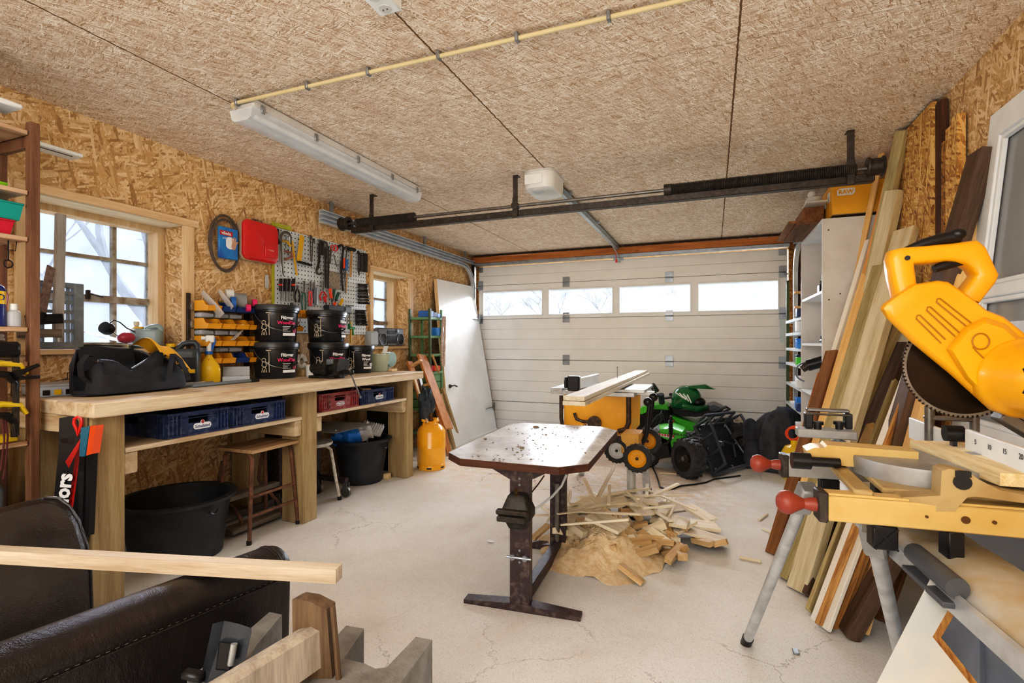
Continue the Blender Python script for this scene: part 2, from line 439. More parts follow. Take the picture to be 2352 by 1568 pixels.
g = G(); g.box(1.16, -2.7, 0, 1.3, 7.1, 2.6); wallobj('wall_right', g, M['osb'])
g = G(); g.box(-3.41, -2.7, 0, 1.16, -2.55, 2.6); wallobj('wall_front', g, M['osb'])
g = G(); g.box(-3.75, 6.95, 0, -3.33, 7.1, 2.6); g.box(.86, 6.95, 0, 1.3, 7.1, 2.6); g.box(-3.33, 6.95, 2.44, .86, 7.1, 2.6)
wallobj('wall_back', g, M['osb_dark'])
M['header'] = wood('header', '8a4f22', 'b8743a', 'x', rv=0.); M['darktrim'] = plain('darktrim', '2c2a29', .5, .2)
g = G(); g.box(-3.38, 6.80, 2.475, 1.14, 6.95, 2.56, .004); struct('trim_1', g, M['header'], 'reddish wooden header beam above the garage door')
g = G(); g.box(-3.36, 6.82, 2.432, .86, 6.90, 2.474, .003); struct('trim_2', g, M['galv'], 'grey metal rail along the top of the garage door')
# windows of the left wall
def window(name, W, rows, cols, casing):
    y0, y1, z0, z1 = W
    t = thing(name, 'old small-paned window set deep in the chipboard wall', None, (-3.6, (y0 + y1) / 2, z0), kind='structure')
    g = G(); e = .05 # inner wooden lining frame
    for (a, b, c, d) in ((y0, y0 + e, z0, z1), (y1 - e, y1, z0, z1), (y0, y1, z1 - e, z1), (y0, y1, z0, z0 + .025)):
        g.box(-3.69, a, c, -3.585, b, d, .003)
    part('lining', g, M['trim_z'], t)
    g = G(); x0, x1 = -3.735, -3.69
    g.box(x0, y0 + .02, z0, x1, y0 + .045, z1); g.box(x0, y1 - .045, z0, x1, y1 - .02, z1)
    g.box(x0, y0 + .02, z1 - .03, x1, y1 - .02, z1); g.box(x0, y0 + .02, z0, x1, y1 - .02, z0 + .04)
    for yy in cols: g.box(x0 + .01, yy - .012, z0, x1, yy + .012, z1)
    for zz, h in rows: g.box(x0 + .008 - (h > .02) * .005, y0 + .02, zz - h, x1 + (h > .02) * .015, y1 - .02, zz + h)
    fr = part('window_frame', g, M['muntin'], t)
    g = G(); yy = (y0 + y1) / 2 ; zz = rows[-1][0]
    g.box(x1 + .012, yy - .012, zz - .01, x1 + .03, yy + .012, zz + .05, .003); g.tube([(x1 + .03, yy, zz + .03), (x1 + .05, yy + .02, zz + .02), (x1 + .05, yy + .07, zz + .01)], .006)
    part('latch', g, M['darksteel'], t)
    g = G(); g.box(-3.716, y0 + .03, z0 + .02, -3.712, y1 - .03, z1 - .02)
    part('pane', g, M['pane'], t)
    c = thing(casing, 'pale wooden casing boards and sill around the window', None, (-3.40, (y0 + y1) / 2, z0), kind='structure')
    g = G(); g.box(-3.41, y0 - .05, z1 - .005, -3.385, y1 + .107, z1 + .045, .003); part('head_board', g, M['trim'], c)
    for a, b in ((y0 - .05, y0 + .004), (y1 - .004, y1 + .075)):
        g = G(); g.box(-3.41, a, z0 - .03, -3.388, b, z1 - .005, .003); part('side_board', g, M['trim_z'], c)
    g = G(); g.box(-3.60, y0 - .02, z0 - .028, -3.375, y1 + .03, z0, .003); part('sill_board', g, M['trim'], c)
    g = G(); g.box(-3.60, y0, z1 - .010, -3.41, y1, z1 - .001); part('head_lining', g, M['whitewood'], c)
M['whitewood'] = wood('whitewood', 'e0c9a4', 'f2e4c8', 'y', knots=False, rv=0.)
window('window_1', W1, [(1.822, .011), (1.557, .022)], [1.82, 2.11], 'trim_3')
window('window_2', W2, [(1.795, .011), (1.51, .022)], [4.79], 'trim_4')
# garage door
D = thing('door_1', 'wide white sectional garage door with a row of windows', None, (-1.23, 6.95, 0), kind='structure')
X0, X1, YF = -3.30, .84, 6.885
g = G(); g.box(X0 + .01, YF + .03, .01, X1 - .01, YF + .045, 1.64); g.box(X0 + .01, YF + .03, 2.12, X1 - .01, YF + .045, 2.42); part('door_light_backing', g, M['doorpanel'], D)  # backing added behind the panels to stop light through the section gaps
def ribbed(z0, z1, n):
    g = G(); h = (z1 - z0 - .008) / n
    for i in range(n):
        a = z0 + .004 + i * h
        g.box(X0, YF, a, X1, YF + .05, a + h - .0015, .0022)
    return g
for z0, z1 in ((0, .41), (.41, 1.03), (1.03, 1.63)): part('door_panel', ribbed(z0, z1, 3 if z0 == 0 else 4), M['doorpanel'], D)
part('door_panel', ribbed(2.135, 2.425, 2), M['doorpanel'], D)
g = G(); xs = [X0, -3.235, -2.275, -2.20, -1.26, -1.19, -.255, -.185, .755, X1]
g.box(X0, YF, 1.632, X1, YF + .05, 1.668); g.box(X0, YF, 2.05, X1, YF + .05, 2.133)
for i in range(0, 10, 2): g.box(xs[i], YF, 1.668, xs[i + 1], YF + .05, 2.05)
part('window_panel', g, M['doorpanel'], D)
for i in range(1, 8, 2):
    g = G(); a, b = xs[i], xs[i + 1]
    for q in ((a, a + .018, 1.668, 2.05), (b - .018, b, 1.668, 2.05), (a, b, 1.668, 1.686), (a, b, 2.032, 2.05)):
        g.box(q[0], YF - .010, q[2], q[1], YF + .04, q[3], .002)
    f = part('pane_frame', g, M['white'], D)
    g = G(); g.box(a + .01, YF + .02, 1.68, b - .01, YF + .024, 2.04); part('pane', g, M['pane_door'], f)
def hinge(x, z, w=.05):
    g = G(); g.box(x - w, YF - .008, z + .005, x + w, YF, z + .075, .002); g.box(x - w, YF - .008, z - .065, x + w, YF, z - .005, .002)
    g.cyl((x - w, YF - .012, z), (x + w, YF - .012, z), .009, n=8)
    for s in (-.6, .6): g.cyl((x + s * w, YF - .014, z + .05), (x + s * w, YF - .006, z + .05), .007, n=8)
    part('hinge', g, M['galv'], D)
for z in (.41, 1.03, 1.63, 2.135):
    for x in (-1.93, -.53): hinge(x, z)
    for x in (X0 + .03, X1 - .05):
        hinge(x, z, .04)
        g = G(); s = -1 if x < 0 else 1
        g.box(x - .04, YF - .05, z - .03, x + .04, YF - .008, z - .022); g.cyl((x, YF - .045, z - .03), (x + s * .07, YF - .045, z - .03), .007, n=8)
        part('roller_bracket', g, M['galv'], D)
for x in (X0 + .035, X1 - .055):
    g = G(); g.box(x - .035, YF - .012, 2.34, x + .035, YF, 2.42, .003); part('corner_bracket', g, M['galv'], D)
g = G(); g.box(X1 - .085, YF - .004, 1.28, X1 - .03, YF, 1.56); part('sticker', g, plain('sticker', 'ccd8d2', .5), D)
g = G(); g.box(-1.26, YF - .012, 2.40, -1.12, YF, 2.43); g.box(-1.20, YF - .03, 2.37, -1.165, YF - .005, 2.42); part('top_bracket', g, M['galv'], D)
# outside: ground, hedge line and bare trees
M['grass'] = plain('grass', '56583f', .9, col2='4a4632', scale=2.5, amt=.5)
M['bark'] = plain('bark', '34363c', .9, col2='45474d', scale=4)
g = G()
for a in ((-60, -20, -3.95, 60), (-3.95, 7.3, 40, 60)): g.add([(a[0], a[1], -.2), (a[2], a[1], -.2), (a[2], a[3], -.2), (a[0], a[3], -.2)], [(0, 1, 2, 3)])
o = solo('lawn', g, M['grass'], 'pale winter grass outside beyond the windows', 'grass', kind='stuff')
def tree(x, y, h, seed, label, r0=.16, depth=5):
    R = random.Random(seed); t = thing('bare_tree', label, 'tree', (x, y, -.2), group='bare trees outside the windows')
    gt, gb = G(), G()
    def grow(p, d, L, r, k):
        q = p + d * L; mid = p + d * L * .5 + V((R.uniform(-1, 1), R.uniform(-1, 1), 0)) * L * .06
        (gt if k >= depth - 1 else gb).tube([p, mid, q], [r, r * .85, r * .7], 6 if k > 2 else 4)
        if k == 0: return
        for i in range(2 if k > 2 else 3):
            nd = (d + V((R.uniform(-1, 1), R.uniform(-1, 1), R.uniform(-.25, .55))) * .75).normalized()
            grow(q, nd, L * R.uniform(.62, .85), r * .62, k - 1)
    grow(V((x, y, -.2)), V((R.uniform(-.1, .1), R.uniform(-.1, .1), 1)).normalized(), h * .3, r0, depth)
    part('trunk', gt, M['bark'], t); part('branches', gb, M['bark'], t)
for a in ((-11.5, 7.3, 6.5, 3, 'bare forked tree seen through the near window, right pane', .2), (-13.5, 6.9, 6, 4, 'bare thin tree seen through the near window, middle panes', .08), (-12, 8.6, 6, 6, 'bare tree seen through the far small window', .1)): tree(*a)
for i in range(9):
    tree(-8.5 + i * 2.2, 19 + (i % 3) * 1.6, 3.6 + (i * 7 % 4) * .35, 20 + i, 'bare thin tree of the row beyond the garage door windows', .07)
# ================================================================ WORKBENCH AND WHAT STANDS UNDER IT
t = thing('workbench', 'long heavy timber workbench along the left wall with a lower shelf', 'workbench', (-2.95, 2.77, 0))
g = G(); g.box(-2.86, 1.385, .932, -2.575, 4.15, 1.0, .006); g.box(-3.385, 1.40, .932, -2.866, 4.12, .999, .006); part('worktop', g, M['bench'], t)
for y0, y1, xb in ((1.425, 1.57, -2.83), (2.715, 2.85, -2.86), (4.0, 4.105, -2.88)):
    g = G(); g.box(xb, y0, 0, -2.665, y1, .932, .004); part('leg', g, M['bench_z'], t)
    g = G(); g.box(-3.36, y0, 0, -3.20, y1, .932, .004); part('leg', g, M['bench_z'], t)
M['bench_x'] = wood('bench_x', 'ae8f6a', 'd4bd98', 'x', sc=.8)
for y0, y1 in ((1.572, 1.635), (2.652, 2.713), (2.852, 2.91), (3.94, 3.998)):
    g = G(); g.box(-3.36, y0, .625, -2.675, y1, .732, .004); part('shelf_support', g, M['bench_x'], t)
for y0, y1 in ((1.40, 1.422), (4.107, 4.128)):
    g = G(); g.box(-3.36, y0, .85, -2.68, y1, .932, .003); part('apron', g, M['bench_x'], t)
for y0, y1 in ((1.574, 2.712), (2.852, 3.998)):
    g = G(); g.box(-3.35, y0, .733, -2.668, y1, .757, .002); part('lower_shelf', g, M['bench'], t)
M['crateblue'] = plain('crateblue', '2b3a62', .45, col2='1f2944', dust='6f7890', amt=.4)
M['cratered'] = plain('cratered', '96403e', .5, col2='7d3634', dust='b98a86', amt=.4)
M['whitelogo'] = plain('whitelogo', 'e9e6e4', .5, amt=.1); M['redlogo'] = plain('redlogo', 'b5342c', .5, amt=.1)
M['ink'] = plain('ink', '33333a', .5, amt=.1); M['darkblue'] = plain('darkblue', '26356b', .5, amt=.2)
def crate(y0, y1, h, mat, label, logo, xf=-2.70, xb=-3.28, z0=.758):
    t = thing('bread_crate', label, 'crate', ((xf + xb) / 2, (y0 + y1) / 2, z0), group='crates on the bench shelf')
    g = G(); e = .012; z1 = z0 + h; ym = (y0 + y1) / 2
    g.box(xb, y0, z0, xf, y1, z0 + .008)
    for (xa, xc, ya, yc, ax) in ((xf - e, xf, y0, y1, 'y'), (xb, xb + e, y0, y1, 'y'), (xb + e, xf - e, y0, y0 + e, 'x'), (xb + e, xf - e, y1 - e, y1, 'x')):
        # walls with a grip hole
        if ax == 'y':
            a, b = ym - .06, ym + .06
            for q in ((ya, a, z0, z1), (b, yc, z0, z1), (a, b, z0, z1 - .065), (a, b, z1 - .025, z1)): g.box(xa, q[0], q[2], xc, q[1], q[3])
        else:
            xm = (xa + xc) / 2; a, b = xm - .06, xm + .06
            for q in ((xa, a, z0, z1), (b, xc, z0, z1), (a, b, z0, z1 - .065), (a, b, z1 - .025, z1)): g.box(q[0], ya, q[2], q[1], yc, q[3])
    part('body', g, mat, t)
    g = G() # ribs and rims
    for s, ax in ((1, 0), (-1, 0)):
        for k in range(4):
            yy = y0 + .006 + k * .022; g.box(xf - .001, yy, z0, xf + .010, yy + .006, z1 - .004); yy = y1 - .012 - k * .022; g.box(xf - .001, yy, z0, xf + .010, yy + .006, z1 - .004)
            xx = xf - .012 - k * .022; g.box(xx, y0 - .010, z0, xx + .006, y0 + .001, z1 - .004)
        break
    g.box(xf - .001, y0, z1 - .012, xf + .012, y1, z1); g.box(xf - .001, y0, z1 - .038, xf + .008, y1, z1 - .034)
    g.box(xb, y0 - .010, z1 - .012, xf, y0 + .001, z1); g.box(xf - .001, y0, z0, xf + .010, y1, z0 + .010)
    g.tube(arc((xf + .006, ym, z1 - .045), .001, 0, 1, 1), .001)
    part('ribs', g, mat, t)
    if logo == 'plate':
        g = G(); g.prism(rrect(.105, .034, .015), .003, RTX((xf + .001, ym + .02, z0 + .045), (0, 1, 0), (0, 0, 1)))
        g.cyl((xf + .001, ym + .02, z0 + .066), (xf + .004, ym + .02, z0 + .066), .012, n=12)
        p = part('logo_plate', g, M['whitelogo'], t)
        g = G(); g.text('Schulstad', .024, RTX((xf + .0045, ym + .02, z0 + .043), (0, 1, 0), (0, 0, 1)), .0003, bold=.0004); part('lettering', g, M['darkblue'], p)
        g = G(); g.cyl((xf + .003, ym + .02, z0 + .066), (xf + .006, ym + .02, z0 + .066), .008, n=12); g.box(xf + .003, ym + .017, z0 + .074, xf + .006, ym + .023, z0 + .08); part('emblem', g, M['redlogo'], p)
    elif logo == 'oval':
        g = G(); pts = [(xf + .003, ym + .045 * math.cos(a * .3), z0 + .042 + .015 * math.sin(a * .3)) for a in range(21)]
        g.tube(pts, .002, 5); g.tube([(xf + .004, ym - .035 + .0035 * a, z0 + .042 + .009 * math.sin(a * 1.25)) for a in range(21)], .002, 5); part('logo', g, M['whitelogo'], t)
        g = G()
        for yy in (y0 + .055, y1 - .075):
            for k in range(3): g.box(xf + .001, yy, z0 + .02 + k * .037, xf + .004, yy + .04, z0 + .04 + k * .037)
        part('slots', g, M['black'], t)
    return t
crate(1.79, 2.158, .132, M['crateblue'], 'dark blue bread crate on the bench shelf, nearest to the camera and empty', 'plate')
crate(2.18, 2.585, .13, M['crateblue'], 'dark blue bread crate holding a roll of perforated band under the bench', 'plate')
crate(2.925, 3.345, .132, M['cratered'], 'dusty red bottle crate on the lower bench shelf', 'oval')
crate(3.385, 3.83, .118, M['crateblue'], 'worn blue crate beside the red crate on the bench shelf', 'plate')
g = G()
for k in range(5):
    r = .15 - .012 * k
    g.tube([(-2.98 + r * math.cos(a * .2) * .95, 2.39 + r * math.sin(a * .2), .83 + .022 * k + .006 * math.sin(a + k)) for a in range(32)], .013, 4, True, .25)
solo('band_roll', g, M['galv'], 'coil of galvanised perforated band lying in the second blue crate', 'metal band')
g = G(); g.tube([(-2.9 + .0 * i, 3.45 + .02 * i, .79 + .11 * math.sin(i * .26)) for i in range(13)], .009, 8)
solo('hose', g, plain('hose', 'b9a98c', .5), 'beige hose arching out of the worn blue crate', 'hose')
g = G(); g.box(-2.98, 2.915, .612, -2.55, 3.36, .6155); g.cyl((-2.62, 3.0, .60), (-2.62, 3.0, .622), .012, n=8)
solo('metal_sheet', g, M['steel'], 'thin grey metal sheet sticking out below the red crate', 'sheet metal')
g = G(); g.box(-3.33, 2.99, 0, -3.23, 3.02, .612); g.box(-3.33, 3.3, 0, -3.23, 3.33, .612); g.box(-3.33, 2.99, .597, -2.6, 3.02, .612); g.box(-3.33, 3.3, .597, -2.6, 3.33, .612); g.box(-3.33, 2.99, .1, -3.3, 3.33, .13)
solo('support_frame', g, M['darksteel'], 'dark wall frame that carries the metal sheet under the bench', 'frame')
# black tubs
M['tub'] = plain('tub', '1f2124', .45, col2='34373b', amt=.4, scale=5)
def tub(c, rb, rt, h, label, name='mortar_tub'):
    t = thing(name, label, 'tub', c, local=True, group='black tubs under the bench')
    g = G(); g.lathe([(.001, 0), (rb, 0), (rb + (rt - rb) * .75, h * .78), (rb + (rt - rb) * .77, h * .80), (rt, h - .02), (rt + .028, h - .022), (rt + .03, h - .004), (rt, h), (rt - .01, h - .005), (rb + (rt - rb) * .5, h * .5), (rb - .008, .015), (.001, .015)], 40)
    part('body', g, M['tub'], t)
    g = G()
    for s in (-1, 1): g.tube(arc((s * (rt + .022), 0, h - .05), .03, 200, 340, 8, 'yz'), .008, 6)
    part('handle', g, M['tub'], t); return t
tub((-2.99, 2.055, 0), .235, .285, .36, 'empty black mortar tub under the bench beside the front leg')
tub((-3.02, 3.79, 0), .185, .245, .40, 'full black tub with blue bag and white rubbish under the bench')
M['bluebag'] = plain('bluebag', '2f86d8', .35, amt=.4, scale=14); M['whiterag'] = plain('whiterag', 'dedbd6', .7, amt=.3, scale=16, bump=.5, bs=25)
def lump(c, r, seed, amp=.25, n=20, sc=(1, 1, 1)):
    R = random.Random(seed); ph = [(R.uniform(0, 6), R.uniform(0, 6), R.uniform(1.5, 4), R.uniform(1.5, 4)) for _ in range(5)]
    g = G(); g.ball((0, 0, 0), 1, n=n)
    for v in g.b.verts:
        d = v.co.copy(); k = 1 + amp * sum(math.sin(p[2] * d.x * 2 + p[0]) * math.cos(p[3] * d.y * 2 + p[1] + d.z * 3) for p in ph) / 2.2
        v.co = V((c[0] + d.x * r * k * sc[0], c[1] + d.y * r * k * sc[1], c[2] + d.z * r * k * sc[2]))
    return g
g = lump((-3.06, 3.64, .44), .13, 3, .3, sc=(1, .7, .75)); solo('plastic_bag', g, M['bluebag'], 'crumpled blue plastic bag in the full tub', 'bag')
g = lump((-3.0, 3.80, .45), .085, 5, .5, sc=(1, 1, .9)); solo('rag', g, M['whiterag'], 'crumpled white plastic rag in the middle of the full tub', 'rag')
g = G(); g.m = T3(-3.0, 3.92, .455) @ RZ(20) @ RX(28) @ RY(15)
g.box(-.1, -.075, -.02, .1, .075, .02, .01)
for k in range(9): g.box(-.095 + k * .022, -.072, .02, -.083 + k * .022, .072, .03, .003)
solo('foam_packaging', g, M['whiterag'], 'ribbed white packaging on top of the full tub', 'packaging')
# stools
M['rust'] = plain('rust', '7a5238', .7, .2, col2='4a3022', amt=.5, scale=22); M['ply'] = wood('ply', '8f6d4c', 'c49f74', 'y', knots=False, rv=.2)
t = thing('stool', 'rusty tubular stool with a rectangular plywood seat under the bench', 'stool', (-2.9, 2.55, 0))
def stool_frame(X0_, X1_, y, yb, z):
    g = G(); g.tube([(X0_ + (-.01), yb, 0)] + [(X0_ + .02, y, z - .06)] + arc((X0_ + .07, y, z - .05), .05, 180, 90, 5) + arc((X1_ - .07, y, z - .05), .05, 90, 0, 5) + [(X1_ + .01, yb, 0)], .0125, 10)
    return g
for y, yb in ((2.36, 2.315), (2.68, 2.715)): part('leg_frame', stool_frame(-3.0, -2.72, y, yb, .565), M['rust'], t)
g = G(); g.box(-3.02, 2.33, .568, -2.70, 2.715, .59, .002); part('seat', g, M['ply'], t)
g = G()
for z in (.17, .29): g.cyl((-2.713 - z * .02, 2.32 + z * .06, z), (-2.713 - z * .02, 2.71 - z * .06, z), .010, n=10)
part('stretcher', g, M['rust'], t)
g = G()
for x in (-3.012, -2.712):
    for y in (2.315, 2.715): g.cyl((x, y, 0), (x, y, .025), .016, n=10)
part('rubber_foot', g, M['black'], t)
t = thing('chair_frame', 'old bent tube chair frame with weathered slats behind the stool', 'chair frame', (-2.95, 2.6, 0))
for dy in (0, .30):
    g = G(); x = -3.02 + dy * .1; y = 2.42 + dy
    pts = [(x - .06, y, .47), (x - .09, y, .36), (x - .10, y, .28), (x - .06, y, .22), (x + .02, y, .18), (x + .09, y, .13), (x + .12, y, .08), (x + .10, y, .03), (x + .04, y, .014), (x - .05, y, .014)]
    P = []
    for i in range(len(pts) - 1):
        for k in range(3): P.append(V(pts[i]).lerp(V(pts[i + 1]), k / 3))
    part('side_tube', (g.tube(P + [V(pts[-1])], .012, 8)), M['rust'], t)
M['oldwood'] = wood('oldwood', '5e5044', '8a7a68', 'y', rv=.3)
for a, b in (((-3.10, .215), (-3.02, .20)), ((-3.04, .235), (-2.97, .215)), ((-2.99, .03), (-2.93, .045)), ((-2.93, .03), (-2.87, .05))):
    g = G(); g.box(a[0], 2.33, min(a[1], b[1]), b[0], 2.80, max(a[1], b[1]) + .012, .003); part('slat', g, M['oldwood'], t)
g = G(); g.box(-3.27, 2.2, .01, -3.17, 3.25, .06, .004); solo('plank', g, M['oldwood'], 'weathered grey plank lying on the floor at the wall under the bench', 'plank')
t = thing('trolley_frame', 'dark steel trolley frame on castors beneath the bench', 'trolley', (-3.1, 3.0, 0))
M['plumsteel'] = plain('plumsteel', '3a2a2e', .45, .3, dust='6b5a55')
for x, y in ((-3.14, 2.93), (-3.14, 3.33)):
    g = G(); g.box(x, y - .025, .16, x + .05, y + .025, .60, .003); part('post', g, M['plumsteel'], t)
g = G(); g.box(-3.14, 2.93, .16, -3.09, 3.33, .20, .003); g.box(-3.14, 2.90, .12, -2.78, 2.94, .16, .003); g.box(-3.14, 3.31, .12, -2.80, 3.35, .16, .003); part('base_rail', g, M['plumsteel'], t)
for x, y in ((-2.81, 3.33), (-3.1, 3.33), (-2.83, 2.92), (-3.1, 2.92)):
    g = G(); g.cyl((x, y - .012, .045), (x, y + .012, .045), .045, n=20); g.box(x - .02, y - .02, .05, x + .02, y - .014, .12); g.box(x - .02, y + .014, .05, x + .02, y + .02, .12); part('castor', g, M['steel'], t)
M['creampaint'] = plain('creampaint', 'cfc6b4', .5, col2='8a6a4a', amt=.35, scale=30)
t = thing('round_stool', 'round-topped white stool with chipped legs next to the full tub', 'stool', (-3.02, 3.16, 0))
cx, cy = -2.99, 3.14
g = G(); g.lathe([(.001, .452), (.15, .452), (.16, .462), (.158, .478), (.001, .482)], 36, T3(cx, cy, 0)); part('seat', g, M['creampaint'], t)
for a in (35, 125, 215, 305):
    c, s = math.cos(math.radians(a)), math.sin(math.radians(a))
    if a == 35: c, s = .95, .6
    g = G(); g.tube([(cx + c * .05, cy + s * .05, .445), (cx + c * .10, cy + s * .1, .44), (cx + c * .13, cy + s * .13, .41), (cx + c * .16, cy + s * .16, .2), (cx + c * .19, cy + s * .19, .0)], .0125, 10)
    l = part('leg', g, M['creampaint'], t); g = G(); g.cyl((cx + c * .19, cy + s * .19, 0), (cx + c * .187, cy + s * .187, .03), .016, n=10); part('rubber_foot', g, M['black'], l)
g = G(); g.box(-3.38, 4.12, .01, -2.93, 4.16, .72, .003); g.box(-3.36, 4.11, .45, -2.95, 4.12, .47)
solo('board', g, M['black'], 'black board standing behind the full tub at the end of the bench', 'board')
g = G(); g.box(-2.86, 3.90, 0, -2.81, 3.955, .05, .003); solo('wood_block', g, M['pine'], 'small wooden block on the floor by the end leg of the bench', 'block')
# gas cylinder
M['gas'] = plain('gas', 'efa51d', .28, col2='dd9214', amt=.3, coat=.3); M['brass'] = plain('brass', '6b5236', .4, .7)
t = thing('gas_cylinder', 'yellow gas cylinder on the floor at the end of the bench', 'gas cylinder', (-2.665, 4.44, 0), local=True)
R_ = .143
g = G(); g.lathe([(.001, .05), (R_ - .01, .05), (R_, .07), (R_, .215), (R_ + .002, .218), (R_ + .002, .224), (R_, .227), (R_, .37), (R_ - .012, .40), (R_ - .04, .432), (R_ - .075, .452), (.03, .462), (.03, .475), (.001, .475)], 48); part('body', g, M['gas'], t)
g = G(); g.lathe([(R_ - .018, .06), (R_ - .006, .05), (R_ - .001, .04), (R_ - .001, .002), (R_ - .006, 0), (R_ - .012, .002), (R_ - .012, .055)], 48)
ft = part('foot_ring', g, M['gas'], t)
g = G()
for k in range(6):
    a = math.radians(-90 + 60 * k - 10 + 32); g.box(-.024, -.003, -.008, .024, .0025, .008, .003, MX.Rotation(a + PI / 2, 4, 'Z') @ T3(0, -(R_ - .001), .024))
part('slots', g, M['black'], ft)
for a in (-140, -25, 90):
    g = G(); c, s = math.cos(math.radians(a)), math.sin(math.radians(a)); m = MX.Rotation(math.radians(a), 4, 'Z') @ T3(.095, 0, .41) @ RY(-18)
    g.box(-.008, -.03, 0, .004, -.012, .085, .003, m); g.box(-.008, .012, 0, .004, .03, .085, .003, m); g.box(-.010, -.03, .065, .03, .03, .087, .006, m); part('handle', g, M['gas'], t)
g = G(); g.cyl((0, 0, .47), (0, 0, .50), .021); g.cyl((0, 0, .50), (0, 0, .515), .016); g.cyl((0, 0, .515), (0, 0, .56), .019); g.cyl((0, -.02, .535), (0, -.04, .535), .01); part('valve', g, M['brass'], t)
# long tools at the left end of the bench
M['redplastic'] = plain('redplastic', 'd8261c', .35, amt=.2); M['teal'] = plain('teal', '2e6d86', .4, amt=.2); M['orange'] = plain('orange', 'e8561f', .4, amt=.2); M['blackplastic'] = plain('blackplastic', '131315', .35, amt=.2)
t = thing('hand_saw', 'hand saw with red handle in a black sleeve leaning under the bench end', 'saw', (-2.79, 1.33, 0))
n_ = V((SN, -CN, 0)) # faces the room
def pl(u, v, d=0): return atp(u, v, (-2.80 + d * .05, 1.34 - d * .12, .5), (.55, -.83, 0))
def slab(g, pts, th, d=0):
    P = [pl(u, v, d) for u, v in pts]; nn = V((.55, -.83, 0)) * th; k = len(P)
    g.add(P + [p - nn for p in P], [tuple(range(k)), tuple(range(k, 2 * k))[::-1]] + [(i, (i + 1) % k, k + (i + 1) % k, k + i) for i in range(k)])
g = G(); slab(g, [(136, 960), (168, 955), (190, 980), (188, 1060), (165, 1330), (112, 1330), (125, 1130), (134, 1040)], .02); part('sleeve', g, M['blackplastic'], t)
g = G(); slab(g, [(186, 1005), (150, 1060), (158, 1075), (180, 1030)], .026); slab(g, [(188, 1008), (178, 1010), (140, 1290), (152, 1290)], .026)
slab(g, [(138, 1008), (172, 1002), (170, 1020), (140, 1016)], .026); part('red_edge', g, M['redplastic'], t)
g = G(); P = [pl(179, 1000, .2), pl(176, 985, .2), pl(170, 972, .2), pl(171, 962, .2), pl(179, 957, .2), pl(187, 960, .2), pl(188, 970, .2), pl(184, 985, .2)]; g.tube(P, .007, 8, True); part('handle', g, M['redplastic'], t)
g = G(); a, b = pl(122, 1270, .1), pl(152, 1078, .1); g.text('Hultafors', .085, RTX(pl(139, 1168, .1), b - a, (-.83, -.55, .3)), .001, bold=.003); part('lettering', g, M['whitelogo'], t)
for nm, m, pts, lb in (('spirit_level', 'teal', [(186, 982), (206, 978), (194, 1048), (188, 1240), (176, 1240), (182, 1048)], 'teal tipped spirit level leaning under the bench end'), ('straightedge', 'orange', [(207, 978), (220, 977), (211, 1042), (203, 1230), (196, 1230), (198, 1046)], 'orange tipped straightedge leaning against the front bench leg')):
    t = thing(nm, lb, 'level' if nm[0] == 's' and nm[1] == 'p' else 'ruler', pl(195, 1300))
    def sl2(pp, y, th):
        P = [at(u, v, y=y) for u, v in pp]; k = len(P); h = G()
        h.add(P + [p + V((0, th, 0)) for p in P], [tuple(range(k)), tuple(range(k, 2 * k))[::-1]] + [(i, (i + 1) % k, k + (i + 1) % k, k + i) for i in range(k)]); return h
    part('tip', sl2(pts[:3] + pts[5:], 1.385, .032), M[m], t)
    part('blade', sl2(pts[2:], 1.39, .024), M['blackplastic'], t)
